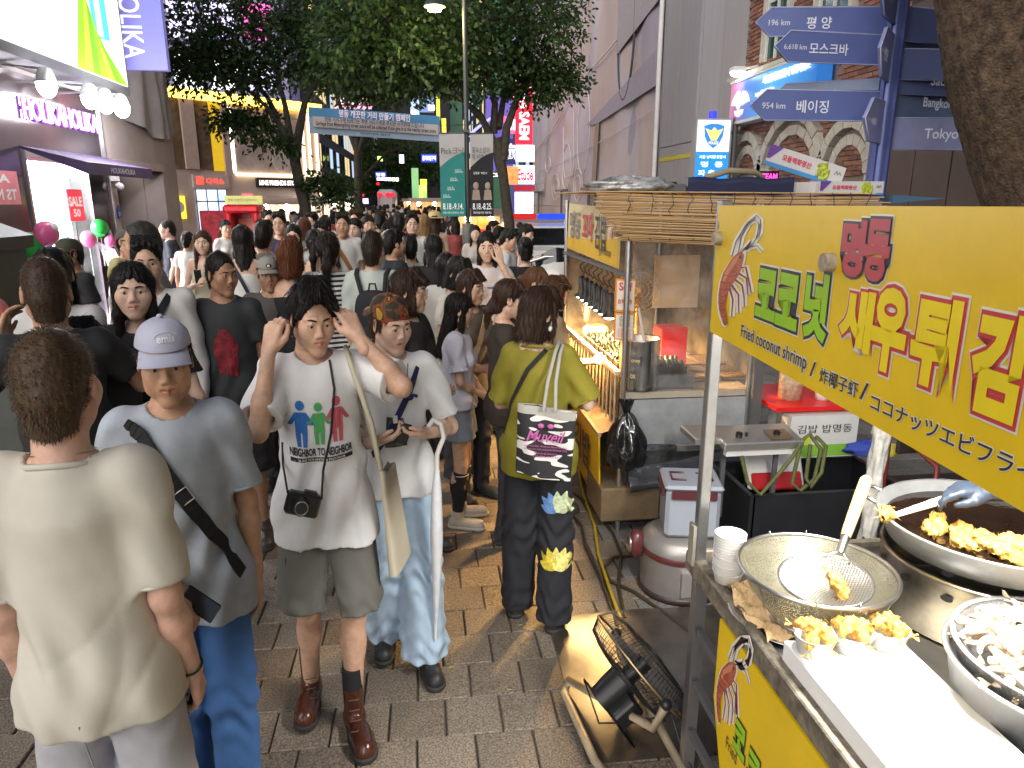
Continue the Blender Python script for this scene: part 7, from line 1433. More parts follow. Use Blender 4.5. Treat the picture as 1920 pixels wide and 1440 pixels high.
 if eyes:
  for sg in(-1,1):
   e=MB();e.cur=0;e.ball((sg*.0315,-.0815,.0015),.0125,12,8);e.cur=1;e.ball((sg*.0315+.001*pose.get('gaze',0),-.0905,.0006),(.0062,.0052,.0062),10,6);hloc(e,'eye',[M('eye_white',(.50,.46,.43),.3),M('eye_dark',(.02,.012,.008),.12)])
   b=MB();b.path([(sg*.013,-.0975,.0205),(sg*.024,-.0985,.0245),(sg*.036,-.0925,.0255),(sg*.049,-.0795,.020)],.0036,6,taper=[.7,1,.9,.35]);hloc(b,'eyebrow',hm)
 st=hair[0]
 if st:
  HVv,HFf=hair_geo(st,vh*(1.15 if q else 1.));nb={0:5200,1:1100,2:0}[q]
  V2=HVv@HR.T+hc;ho=np_obj('hair',V2,HFf,hm,root,keep=False)
  if nb:
   v,f4,f3=blades(HVv,HFf,nb,st,len(PEOPLE));v=v@HR.T+hc;hb_=np_obj('strands',v,np.concatenate([f4[:,[0,1,2]],f4[:,[0,2,3]],f3]),hm,ho,smooth=False,keep=False);tag(hb_,kind='stuff')
 # ---- upper garment
 TG=None
 if tk:
  ln_=to.get('hem',.84);inf=to.get('loose',.018)*.62;slv=to.get('sleeve',.62 if tk=='tee' else(0 if tk=='tank' else 1.));ph=lhash(label)%97/9.
  P2=[np.array((.21,-.16,ln_-.04)),np.array((-.21,.19,1.54))]
  for sd in 'LR':
   P2+=[J['sh'+sd]+.09,J['sh'+sd]-.09]
   if slv:P2+=[J['el'+sd]+.11,J['el'+sd]-.11]
   if slv>=1:P2+=[J['wr'+sd]+.07,J['wr'+sd]-.07]
  P2=np.array(P2);g=Grid(P2.min(0)-.02,P2.max(0)+.02,vb);TG=g
  if tk=='tank':
   g.cone((0,.012,1.30),(0,.01,1.12),.150*B+inf*.3,.135*B+inf*.4,.03,fy=1.42);
   for sg in(-1,1):g.cone((sg*.085,.012,1.30),(sg*.085,.022,1.445),.05,.035,.03)
  else:
   g.cone((0,.014,1.335),(0,.012,1.14),.138*B+inf,.130*B+inf,.03,fy=1.28)
   g.cone(J['shL']*[.78,1,1]+[0,0,-.012],J['shR']*[.78,1,1]+[0,0,-.012],.062+inf*.35,.062+inf*.35,.045);g.cone(J['neck']+[0,.0,-.075],J['neck']+[0,.01,-.01],.105,.066,.045)
  g.cone((0,.012,1.14),(0,.008,ln_-.03),.134*B+inf,.150*B+inf*1.25,.03,fy=1.28)
  if ln_<1.0:g.ell((0,.012,.94),(.180*B+inf*.7,.136*B+inf*.7,.19),.03)
  if f:
   for sg in(-1,1):g.ell((sg*.072,-.085,1.265),(.062,.052,.062),.035)
  if ln_<.95 and legs and bk_:
   for sd in 'LR':g.cone(J['hip'+sd],J['knee'+sd],.097*B+.026,(bo.get('knee',.075)+(.03 if bk_=='shorts' else 0))+.026,.03)
  cuffs=[]
  if slv:
   for sd in 'LR':
    a,e_,w_=J['sh'+sd],J['el'+sd],J['wr'+sd];r0,r1=(.054 if not f else .046)+inf*.6,((.052 if slv<1 else .050)if not f else(.050 if slv<1 else .042))+inf*to.get('flare',.9)
    en=a+(e_-a)*min(1,slv);g.cone(a,en,r0,r1,.035,cap=slv<1)
    if slv>=1:e2=e_+(w_-e_)*(slv-.0 if slv<=1 else min(.96,slv-.05)if slv>1.3 else .9);g.cone(e_,e2,r1,.040+inf*.4,.02,cap=True);din,ee=e2-e_,e2;rin=.034+inf*.3
    else:din,ee=en-a,en;rin=r1-.027
    u_=din/np.linalg.norm(din);(g.cone(ee-u_*.02,ee+u_*.03,rin-.004,rin,.0,neg=True)if q==0 and slv<1 else None);cuffs.append((ee,u_,(r1-.004 if slv<1 else .034+inf*.4)))
  amp=to.get('fold',.014)*.85
  def fold(x,y,z):
   lowr=np.clip((1.40-z)/.5,.12,1.);s1=np.sin(x*27+2.6*np.sin(z*8.3+ph)+y*9+ph);s2=np.sin(x*47-z*17+ph*2+2*np.sin(z*13+x*6));s3=np.sin(z*41+np.abs(x)*38+y*20+ph);s4=np.sin(z*23-x*31+3*np.sin(x*11+ph))
   arm=np.clip((np.abs(x)-.13)/.06,0,1)*np.clip((z-.95)/.2,0,1);wst=np.exp(-((z-1.06)/.10)**2)
   s1=.55*s1+.9*(.6-np.sqrt(np.abs(np.sin(x*15+1.9*np.sin(z*5.1+ph)+y*6+ph))));s4=s4+.8*(.6-np.sqrt(np.abs(np.sin(z*14+x*17+2*np.sin(x*7+ph)+ph))));return amp*(lowr*(s1*.75+s2*.35+s4*.35)*(1-arm*.5)+arm*s3*.55+wst*s4*.45)
  g.disp(fold);g.cut((0,to.get('tilt',0.),-1),(0,0,ln_));nk=J['neck']
  cr=to.get('neck',.068 if not f else .072);g.cone(nk+[0,-.012,-.012-to.get('scoop',.0)],nk+[0,-.03,.14],cr,cr+.02,.006,neg=True,fy=.95)
  if tk=='tank':g.cone(nk+[0,-.03,-.05-to.get('scoop',.03)],nk+[0,-.03,.14],.082,.09,.01,neg=True)
  V,F=g.mesh(1);tmat=tc if hasattr(tc,'node_tree')else cloth(tc,kind=to.get('weave','knit'));go=np_obj(to.get('name',{'tee':'tshirt','tank':'tank_top'}.get(tk,'shirt')),V,F,tmat,root,keep=False)
  if q<2:
   if tk!='tank' and not to.get('nocollar'):
    cm_=MB();cm_.path([(nk[0]+(cr+.010)*math.cos(t),nk[1]-.014+(cr+.010)*1.04*math.sin(t),nk[2]-.003+.30*(cr+.01)*math.sin(t)-to.get('scoop',0)*.6*max(0,-math.sin(t)))for t in[i*math.pi/14 for i in range(28)]],.0075,6,True);lchild(go,cm_,'collar',to.get('colm')or tmat)
   for ee,u_,rr2 in cuffs:
    x_,y_,d_,_l=frame(ee,ee+u_);cm_=MB();cm_.path([Vector(ee)-d_*.006+(x_*math.cos(t)+y_*math.sin(t))*(rr2-.002)for t in[i*math.pi/10 for i in range(20)]],.0055,6,True);lchild(go,cm_,'cuff',tmat)
 # ---- lower garment
 BG=None
 if bk_ and legs:
  zt=bo.get('top',1.0);wk_,wa=bo.get('knee',.075),bo.get('ankle',.065);ph=lhash(label)%89/7.
  P2=np.array([J[k]for k in('hipL','hipR','kneeL','kneeR','ankL','ankR')]);lo=P2.min(0)-.17;hi=P2.max(0)+.17;hi[2]=zt+.03;zb=bo.get('bottom',.035)
  lo[2]=max(lo[2],zb-.03)
  if bk_ in('skirt','dress','miniskirt'):lo[:2]-=.14;hi[:2]+=.14
  g=Grid(lo,hi,vb);g.ell((0,.012,.935),(.166*B,.122*B,.13),.02)
  if bk_ in('skirt','dress','miniskirt'):g.cone((0,.01,.95),(0,.01,zb-.02),.15,bo.get('flare',.24),.02,fy=1.15)
  else:
   for sd in 'LR':
    h_,k_,a_=J['hip'+sd],J['knee'+sd],J['ank'+sd];sx=1 if sd=='L' else-1
    if bk_=='shorts':g.cone(h_,k_,.097*B,wk_+.03,.015)
    else:g.cone(h_,k_,.095*B,wk_,.015);g.cone(k_,a_-[0,0,.05],wk_,wa,.02)
  amp=bo.get('fold',.009)*.7
  def foldp(x,y,z):
   kn=np.exp(-((z-.5)/.12)**2)+.9*np.exp(-((z-.12)/.10)**2)+.5*np.exp(-((z-.86)/.07)**2)
   return amp*(kn*np.sin(z*62+np.abs(x)*35+y*22+2*np.sin(x*40+ph))+.7*np.sin(np.abs(x)*60+2.5*np.sin(z*9+ph)+y*18)*np.clip(1.1-z,.2,1))
  g.disp(foldp);g.cut((0,0,-1),(0,0,zb));g.cut((0,0,1),(0,0,zt))
  if bk_=='shorts':
   wz_=np.clip((.74-g.ax[2])*.14,-1,.03);g.D=np.maximum(g.D,(wz_[None,None,:]-np.abs(g.ax[0])[:,None,None]).astype(np.float32)*np.ones((1,g.n[1],1),np.float32))
   for sd in 'LR':h_,k_=J['hip'+sd],J['knee'+sd];u_=(k_-h_)/np.linalg.norm(k_-h_);t_=(h_[2]-zb)/(h_[2]-k_[2]);e_=h_+(k_-h_)*t_;g.cone(e_-u_*.015,e_+u_*.08,wk_-.012,wk_+.0,0,neg=True)
  BG=g;V,F=g.mesh(1);np_obj({'shorts':'shorts','skirt':'skirt','dress':'skirt','miniskirt':'skirt'}.get(bk_,'trousers'),V,F,bc_ if hasattr(bc_,'node_tree')else cloth(bc_,kind=bo.get('weave','knit')),root,keep=False)
 # ---- shoes
 if shoes is not None and legs:
  for sd in 'LR':
   a=J['ank'+sd];sx=1 if sd=='L' else-1;tz=a[2]-.085;toe=np.array((a[0]+sx*.03,a[1]-.175,tz))if 'toe'+sd not in pose else np.array(pose['toe'+sd]);heel=np.array((a[0],a[1]+.035,tz));dv=toe-heel
   g=Grid(np.minimum(toe,heel)-[.09,.09,.02],np.maximum(toe,heel)+[.09,.09,.16 if q else .2],max(vb*.85,.007));mid=heel+dv*.55
   hi_=pose.get('boot',0.);g.cone(heel+[0,0,.04],toe+[0,0,.032],.042,.040,.02,fx=1.);g.cone(heel+dv*.6+[0,0,.03],toe+[0,0,.03],.048,.043,.02);g.cone(heel+[0,-.02,.05],a+[0,-.005,.02+hi_],.043,.044,.03);g.cut((0,0,-1),(0,0,tz+.012));V,F=g.mesh(1)
   so=np_obj('shoe',V,F,shoes if hasattr(shoes,'node_tree')else M('shoe_%02x%02x%02x'%tuple(int(c*255)for c in shoes),shoes,.5,var=.15,vs=20),root,keep=False)
   g=Grid(np.minimum(toe,heel)-[.09,.09,.02],np.maximum(toe,heel)+[.09,.09,.05],max(vb*.85,.007));g.cone(heel+[0,0,.02],toe+[0,0,.02],.048,.050,.02);g.cone(heel+dv*.6+[0,0,.02],toe+[0,0,.02],.055,.048,.02);g.cut((0,0,-1),(0,0,tz+.001));g.cut((0,0,1),(0,0,tz+.026));V,F=g.mesh(0);np_obj('sole',V,F,M('sole_%d'%int(pose.get('sole',0)),[(.03,.03,.03),(.55,.53,.48)][int(pose.get('sole',0))],.7),so,keep=False)
 ctx=dict(root=root,J=J,HR=HR,hc=hc,TG=TG,BG=BG,hloc=hloc,q=q,s=s)
 if extras:extras(ctx)
 PEOPLE.append(root);return ctx
def lpart(ctx,mb,nm,mt,par=None):return put(bpy.data.objects.new(nm,mb.mesh(nm,mt)),par or ctx['root'],False)
def lthing(ctx,mb,nm,mt,label,cat):
 """a thing carried by the person: built in the person's frame, kept top-level"""
 r=ctx['root'];o=bpy.data.objects.new(nm,mb.mesh(nm,mt));o.location=r.location;o.rotation_euler=r.rotation_euler;o.scale=r.scale;COL.objects.link(o);return tag(o,label,cat)
def lchild(par,mb,nm,mt):return put(bpy.data.objects.new(nm,mb.mesh(nm,mt)),par,False)
def cap_geo(ctx,col,back=False,brim=True,mt=None,panel=None):
 """baseball cap: crown of six panels with button, peak in front or turned to the back"""
 mt=mt or cloth(col);mb=MB();sg=-1 if not back else 1;nu,nv=36,12
 def cr(u,v):
  a=u*2*math.pi;b=v*math.pi*.5;seam=1-.012*abs(math.cos(a*3))**8;x=.089*math.sin(a)*math.cos(b)**.75*seam;y=.018+.106*math.cos(a)*math.cos(b)**.75*seam;z=.036+.086*math.sin(b);return(x,y,z+(.012 if(y*sg)>0 else 0)*(1-v)-(.012*(1-v)if abs(x)<.09 and y*sg<-.02 else 0))
 mb.grid(cr,nu,nv);cp=ctx['hloc'](mb,'cap_crown',mt)
 b=MB();b.ball((0,.018,.128),(.011,.011,.006),8,4);ctx['hloc'](b,'button',mt,cp)
 if brim:
  pk=MB()
  def pf(u,v,dz=0.):a=(u-.5)*2.2;x=.084*math.sin(a)*(1+.08*v);y=sg*(.088*math.cos(a)+v*.075*math.cos(a*.6))+.018;return(x,y,.047-.020*v-.030*(1-math.cos(a))*(.5+.5*v)+dz)
  pk.grid(pf,18,5);pk.grid(lambda u,v:pf(1-u,v,-.004),18,5);pk.path([pf(i/18,1,-.002)for i in range(19)],.003,5);ctx['hloc'](pk,'peak',mt,cp)
 return cp
def strap_mb(ctx,pts,wd,th=.004):
 """flat band through local points, lying on the shirt"""
 mb=MB();P=[Vector(p)for p in pts];L=[]
 for i,p in enumerate(P):
  d=(P[min(i+1,len(P)-1)]-P[max(i-1,0)]).normalized();c=Vector((0,.01,p.z));o=Vector((p.x,p.y,p.z))-c;o.z=.3*abs(o.length);o=(o-d*o.dot(d)).normalized();s_=d.cross(o).normalized()*(wd/2);L.append((p-s_,p+s_,p+s_+o*th,p-s_+o*th))
 vs=[v for q in L for v in q];n=len(L);mb.add(vs,[(i*4+j,i*4+(j+1)%4,(i+1)*4+(j+1)%4,(i+1)*4+j)for i in range(n-1)for j in range(4)]+[(3,2,1,0),tuple((n-1)*4+j for j in range(4))],False);return mb
def on_shirt(ctx,xz,back=False,off=.006):
 x=np.array([p[0]for p in xz]);z=np.array([p[1]for p in xz]);y=ctx['TG'].front(x,z,back);return[(float(a),float(b)+(off if back else-off),float(c))for a,b,c in zip(x,y,z)]
def lerp_pts(pts,n):
 out=[]
 for a,b in zip(pts[:-1],pts[1:]):out+=[tuple(a[i]+(b[i]-a[i])*t/n for i in range(len(a)))for t in range(n)]
 return out+[tuple(pts[-1])]
def shirt_print(ctx,polys,mt,nm,back=False,off=.004):
 """flat shapes in (x, z) laid onto the cloth"""
 mb=MB()
 for V2,F2 in polys:
  x=np.array([p[0]for p in V2]);z=np.array([p[1]for p in V2]);y=ctx['TG'].front(x,z,back)+(off if back else-off);k=np.ones(3)
  mb.add(list(zip(x.tolist(),y.tolist(),z.tolist())),F2)
 return lpart(ctx,mb,nm,mt)
def text_poly(s_,cx,cz,wd,h,bold=0.,flip=False):
 v,f=text_geo(s_,bold);lo=v.min(0);hi=v.max(0);sx=wd/(hi[0]-lo[0]);sz=h/(hi[1]-lo[1]);c=(lo+hi)/2;return[((1 if not flip else-1)*(p[0]-c[0])*sx+cx,(p[1]-c[1])*sz+cz)for p in v],[q for q in f]
def disc_poly(cx,cz,rx,rz,n=20,rings=3):
 V2=[(cx,cz)];F2=[]
 for k in range(1,rings+1):V2+=[(cx+rx*k/rings*math.cos(2*math.pi*i/n),cz+rz*k/rings*math.sin(2*math.pi*i/n))for i in range(n)]
 F2+=[(0,1+i,1+(i+1)%n)for i in range(n)]
 for k in range(1,rings):F2+=[(1+(k-1)*n+i,1+k*n+i,1+k*n+(i+1)%n,1+(k-1)*n+(i+1)%n)for i in range(n)]
 return V2,F2
def quad_poly(a,b,c,d,n=8):
 """a filled quad split finely: corners in order"""
 V2=[];F2=[]
 for j in range(n+1):
  for i in range(n+1):
   u,v=i/n,j/n;V2.append(tuple((a[k]*(1-u)+b[k]*u)*(1-v)+(d[k]*(1-u)+c[k]*u)*v for k in(0,1)))
 for j in range(n):
  for i in range(n):o=j*(n+1)+i;F2.append((o,o+1,o+n+2,o+n+1))
 return V2,F2
def glasses(ctx,col=(.03,.025,.02),up=0.):
 mb=MB()
 for sg in(-1,1):mb.path([(sg*.033+.021*math.cos(t),-.108+.004*abs(math.cos(t)),.0+up+.017*math.sin(t))for t in[i*math.pi/9 for i in range(18)]],.0015,5,True);mb.path([(sg*.054,-.104,.004+up),(sg*.078,-.05,.006+up),(sg*.083,.01,.004+up)],.0015,5)
 mb.path([(-.012,-.110,.002+up),(0,-.113,.005+up),(.012,-.110,.002+up)],.0015,5);return ctx['hloc'](mb,'glasses',M('glasses_frame',col,.3,metal=.5))
# ================================================================== the near people
BLK=(.012,.010,.009);DBR=(.035,.018,.011);BRN=(.075,.036,.018);RED=(.16,.045,.016);BLO=(.20,.12,.05)
WHT=(.74,.74,.75);steel_d=M('casing_dark')
def phone_mb(c,d,n,wd=.072,L=.145,t=.009):
 d=Vector(d).normalized();n=Vector(n);n=(n-d*n.dot(d)).normalized();x=d.cross(n);return MB().box(c,(wd,t,L),rot=Matrix((x,n,d)).transposed(),bev=.004)
blackg=M('phone_black',(.012,.012,.015),.12,var=0,spec=.7)
# --- man from behind in the cream sweater
def ex_cream(c):
 J=c['J'];w=J['wrR']
 o=lthing(c,phone_mb(w+np.array([.035,-.06,-.10]),(.35,-.25,-1),(1,.3,.2)),'phone',blackg,'dark phone in the hand of the cream sweater man','phone')
 mb=MB();x_,y_,d_,_=frame(J['wrR'],J['elR']);mb.path([Vector(J['wrR'])+d_*.02+(x_*math.cos(t)+y_*math.sin(t))*.030 for t in[i*math.pi/8 for i in range(16)]],.003,5,True);lpart(c,mb,'bracelet',M('casing_black'))
 nk=J['neck'];mb=MB();mb.path([(nk[0]+.072*math.cos(t),nk[1]-.005+.066*math.sin(t),nk[2]+.028+.012*math.sin(t))for t in[i*math.pi/14 for i in range(28)]],.0011,5,True);lpart(c,mb,'necklace',M('chain_gold',(.35,.22,.1),.3,metal=.9))
 mb=MB();P=[(.0,.978+.0*k)for k in range(2)]
 mb=MB();mb.path([(0.002,.158-.02*k,.92-k*.075)for k in range(6)],.0022,5);lpart(c,mb,'seam',cloth((.30,.30,.33)))
person('man seen from behind in a cream knit sweater and grey sweatpants at lower left',85,612,1.52,184,q=0,skin='pink',hair=('buzz',(.075,.048,.028)),pitch=4,yaw=4,top=('tee',(.56,.53,.46),dict(loose=.03,sleeve=.86,hem=.87,fold=.016,weave='linen',flare=.7,neck=.074)),bottom=('pants',cloth((.40,.40,.44),kind='denim'),dict(knee=.095,ankle=.08,fold=.012)),shoes=(.5,.5,.5),build=.93,pose=dict(shR=(-.15,.01,1.425),shL=(.15,.01,1.425),elR=(-.185,.03,1.14),wrR=(-.20,-.05,.89),elL=(.185,.03,1.14),wrL=(.20,-.05,.89)),hands={'R':dict(n=(1,0,0),s=(0,-1,0),c=.62),'L':dict(c=.4)},extras=ex_cream)
# --- man with the lilac cap
def ex_cap(c):
 cp=cap_geo(c,(.42,.43,.54))
 def cf(x,z):
  b=.3
  for _ in range(6):b=math.asin(min(.95,max(0,(z-.036-.012*(1-b/1.571))/.086)))
  return .018-.1092*math.sqrt(max(0,math.cos(b)**1.5-(x/.0885)**2))-.0012
 v,f=text_geo('emis',.02);lo,hi=v.min(0),v.max(0);mb=MB();P=[]
 for p in v:
  x=(p[0]-(lo[0]+hi[0])/2)/(hi[0]-lo[0])*.054+.012;z=.076+(p[1]-lo[1])/(hi[1]-lo[1])*.020;y=cf(x,z);P.append((x,y,z))
 mb.add(P,f);c['hloc'](mb,'lettering',M('stitch_white',(.72,.72,.74),.7),cp)
 arc=MB();arc.path([(.012+.036*math.cos(t),cf(.012+.036*math.cos(t),.086+.016*math.sin(t)),.086+.016*math.sin(t))for t in[.35+i*.25 for i in range(12)]],.0012,4);c['hloc'](arc,'arc_stitch',MATS['stitch_white'],cp)
 pts=on_shirt(c,lerp_pts([(-.135,1.455),(-.09,1.42),(.0,1.25),(.10,1.08),(.17,.95)],8),off=.007);o=lpart(c,strap_mb(c,pts,.046),'strap',cloth((.012,.012,.014)))
 i=17;p=Vector(pts[i]);d=(Vector(pts[i+1])-Vector(pts[i-1])).normalized();s_=d.cross(Vector((0,-1,0))).normalized();bm=MB();bm.path([p+Vector((0,-.006,0))+d*(a*.022)+s_*(b*.027)for a,b in((-1,-1),(1,-1),(1,1),(-1,1))],.0028,5,True);lchild(o,bm,'buckle',M('buckle_pale',(.7,.68,.62),.3,metal=.6))
 J=c['J'];lthing(c,phone_mb(J['wrR']+np.array([.085,-.05,-.055]),(.75,-.25,-.6),(.3,-1,.2),.06,.12),'phone',blackg,'black phone in the hand of the man with the lilac cap','phone')
 um=MB();um.path([(-.12,-.10,.82),(-.13,-.12,.60),(-.15,-.15,.30)],.030,10,taper=[.6,1,.15]);lthing(c,um,'umbrella',cloth((.02,.02,.02)),'folded black umbrella hanging beside the blue jeans','umbrella')
person('man in a lilac grey cap and grey tee with black crossbody strap looking down',300,592,2.06,14,q=0,skin='tan',hair=('capback',(.03,.025,.022)),pitch=7,yaw=4,kind='mo',top=('tee',M('tee_heather',(.36,.40,.46),.88,var=.22,vs=5,bump=.3,bs=420),dict(loose=.026,sleeve=.80,hem=.80,fold=.016)),bottom=('pants',cloth((.045,.13,.34),kind='denim'),dict(knee=.088,ankle=.075,fold=.010)),shoes=(.62,.61,.58),pose=dict(walk=.6,sole=1,elR=(-.205,-.03,1.14),wrR=(-.05,-.17,.985),elL=(.205,.04,1.14),wrL=(.215,.01,.90)),hands={'R':dict(n=(.2,-.2,-1),s=(.2,-1,.4),c=.45)},extras=ex_cap)
# --- young man in the white print tee, hands at his ears
def ex_nn(c):
 def fig(x,z,s_,m_):
  shirt_print(c,[disc_poly(x,z+.062*s_,.0155*s_,.0165*s_)],m_,'figure_print')
  polys=[quad_poly((x-.020*s_,z+.04*s_),(x+.020*s_,z+.04*s_),(x+.021*s_,z-.03*s_),(x-.021*s_,z-.03*s_)),quad_poly((x-.020*s_,z+.04*s_),(x-.002*s_,z+.04*s_),(x-.032*s_,z-.002*s_),(x-.047*s_,z-.002*s_),5),quad_poly((x+.002*s_,z+.04*s_),(x+.020*s_,z+.04*s_),(x+.047*s_,z-.002*s_),(x+.032*s_,z-.002*s_),5),quad_poly((x-.021*s_,z-.03*s_),(x-.003*s_,z-.03*s_),(x-.003*s_,z-.075*s_),(x-.017*s_,z-.075*s_),5),quad_poly((x+.003*s_,z-.03*s_),(x+.021*s_,z-.03*s_),(x+.017*s_,z-.075*s_),(x+.003*s_,z-.075*s_),5)]
  shirt_print(c,polys,m_,'figure_print')
 fig(-.072,1.26,1.1,M('ink_blue',(.03,.16,.50),.7));fig(.068,1.27,1.08,M('ink_rose',(.52,.10,.13),.7));fig(-.003,1.26,1.,M('ink_green',(.08,.38,.12),.7))
 ink_=M('ink_black',(.02,.02,.022),.7);shirt_print(c,[text_poly('NEIGHBOR TO NEIGHBOR',0,1.158,.245,.030,.03)],ink_,'lettering',off=.005);shirt_print(c,[quad_poly((-.122,1.137),(.122,1.137),(.122,1.122),(-.122,1.122),10)],ink_,'band_print');shirt_print(c,[text_poly('A BIS VOLUNTEER PROGRAM',0,1.1295,.18,.008,.02)],M('ink_white',WHT,.7),'lettering',off=.0065)
 # camera on its neck cord
 cc_=Vector((-.085,-.225,1.01));rot=Euler((0,R(20),R(8))).to_matrix();root=c['root'];cmb=MB().box(cc_,(.128,.04,.082),rot=rot,bev=.008);cam_o=lthing(c,cmb,'camera',M('cam_black',(.02,.02,.022),.35,var=.1,bump=.3,bs=300),'black camera hanging on a cord over the white print tee','camera')
 nrm=rot@Vector((0,-1,0));lc=cc_+rot@Vector((-.012,-.02,.0));ln2=MB();ln2.bar(lc,lc+nrm*.03,.034,24,.030);lchild(cam_o,ln2,'lens',M('cam_black'));rg=MB();x_,y_,d_,_=frame(lc,lc+nrm);rg.path([lc+nrm*.031+(x_*math.cos(t)+y_*math.sin(t))*.024 for t in[i*math.pi/12 for i in range(24)]],.0022,5,True);lchild(cam_o,rg,'lens_ring',M('steel_trim'));gm=MB();gm.bar(lc+nrm*.030,lc+nrm*.032,.021,18);lchild(cam_o,gm,'glass',M('car_glass'));tb=MB().box(cc_+rot@Vector((.02,.0,.045)),(.05,.028,.014),rot=rot,bev=.004);lchild(cam_o,tb,'viewfinder',M('cam_black'))
 sp1=on_shirt(c,lerp_pts([(.055,1.475),(.065,1.38),(.04,1.22),(.0,1.09)],6),off=.006);st=MB();st.path(sp1+[tuple(cc_+rot@Vector((.066,0,.03)))],.0045,6);lchild(cam_o,st,'cord',M('cord_black'));sp2=on_shirt(c,[(-.15,1.18),(-.155,1.10)],off=.01);st=MB();st.path(sp2+[tuple(cc_+rot@Vector((-.066,0,.03)))],.0045,6);lchild(cam_o,st,'cord',M('cord_black'))
 # canvas tote on the left shoulder
 tm=cloth((.50,.45,.34),kind='linen');tt_=MB()
 def tf(u,v):a=u*2*math.pi;z=1.06-v*.40;ca,sa=math.cos(a),math.sin(a);ca=math.copysign(abs(ca)**.45,ca);sa=math.copysign(abs(sa)**.6,sa);u1=.115*ca*(.72+.28*v);u2=.022*sa*(.6+.5*v);return(.262+u1*.42+u2*.9+.035*v,-.075+u1*.9-u2*.42,z+.012*math.sin(u1*60)*(1-v))
 tt_.grid(tf,32,16);bt_=lthing(c,tt_,'tote_bag',tm,'cream canvas tote bag on the shoulder of the print tee man','bag');fb=MB();fb.poly([tf(i/32,1)for i in range(32)]);lchild(bt_,fb,'bottom',tm)
 for dy in(-.05,.03):hp=MB();hp.path([(.23,-.06+dy,1.06),(.20,-.09+dy,1.25),(.135,-.07+dy,1.46),(.125,.0+dy,1.50),(.15,.08+dy*.4,1.42),(.235,-.02+dy,1.06)],.011,6);lchild(bt_,hp,'strap',tm)
 # pockets and laces
 for sg in(-1,1):
  pk=MB();pk.grid(lambda u,v:(sg*(.160+.014*math.sin(u*3.14)+.022*(1-v)),-.085+.12*u,.58+.16*v),6,6);pk.grid(lambda u,v:(sg*(.176+.012*math.sin(u*3.14)),-.095+.14*u,.715+.035*v),6,2);lpart(c,pk,'cargo_pocket',cloth((.135,.132,.118)))
 for sd in 'LR':
  a=c['J']['ank'+sd];sk_=MB();sk_.bar(a+[0,0,.10],a+[0,.0,.19],.044,14,.042);lpart(c,sk_,'sock',cloth((.014,.014,.018)));lc_=MB()
  for k in range(5):
   z=.06+k*.03;y=a[1]-.115+k*.022;lc_.path([(a[0]-.022,y,a[2]-.085+z+.012),(a[0],y-.012,a[2]-.085+z+.02),(a[0]+.022,y,a[2]-.085+z+.012)],.0025,5)
  lpart(c,lc_,'lace',M('lace_brown',(.12,.07,.045),.7))
person('young man in a white tee with three printed figures, both hands at his ears',580,525,2.52,9,q=0,skin='light',hair=('fringe',BLK),yaw=16,pitch=13,top=('tee',WHT,dict(loose=.045,sleeve=.80,hem=.80,fold=.018,flare=1.0,tilt=.05)),bottom=('shorts',cloth((.135,.132,.118)),dict(bottom=.535,knee=.105,fold=.010)),shoes=M('boot_brown',(.075,.022,.012),.25,var=.3,vs=25,coat=.3),pose=dict(walk=.7,boot=.09,elR=(-.225,-.20,1.275),wrR=(-.165,-.125,1.53),elL=(.325,-.165,1.385),wrL=(.17,-.11,1.56),kneeL=(.085,-.10,.50),ankL=(.06,-.13,.085),kneeR=(-.10,-.03,.505),ankR=(-.12,.10,.10)),hands={'R':dict(d=(.28,.30,.95),n=(.5,.8,.0),s=(1,0,.3),c=(.8,.85,.9,.9,.4)),'L':dict(d=(-.38,.35,.75),n=(-.5,.8,.2),s=(-1,0,.4),c=(.35,.5,.7,.8,.4))},extras=ex_nn)
# --- friend in the camouflage cap worn backwards
def camo_mat():
 m=bpy.data.materials.new('camo');m.use_nodes=True;n=m.node_tree.nodes;l=m.node_tree.links;b=n['Principled BSDF'];b.inputs['Roughness'].default_value=.8;tc=n.new('ShaderNodeTexCoord');nz=n.new('ShaderNodeTexNoise');nz.inputs['Scale'].default_value=17;nz.inputs['Detail'].default_value=1.5;l.new(tc.outputs['Object'],nz.inputs['Vector']);cr=n.new('ShaderNodeValToRGB');cr.color_ramp.interpolation='CONSTANT';e=cr.color_ramp.elements;e[0].position=0;e[0].color=(.035,.022,.012,1);e[1].position=.44;e[1].color=(.10,.055,.02,1)
 for p,c in((.50,(.28,.045,.012)),(.56,(.05,.03,.015)),(.62,(.40,.24,.02))):q=e.new(p);q.color=(*c,1)
 l.new(nz.outputs['Fac'],cr.inputs[0]);l.new(cr.outputs[0],b.inputs['Base Color']);return m
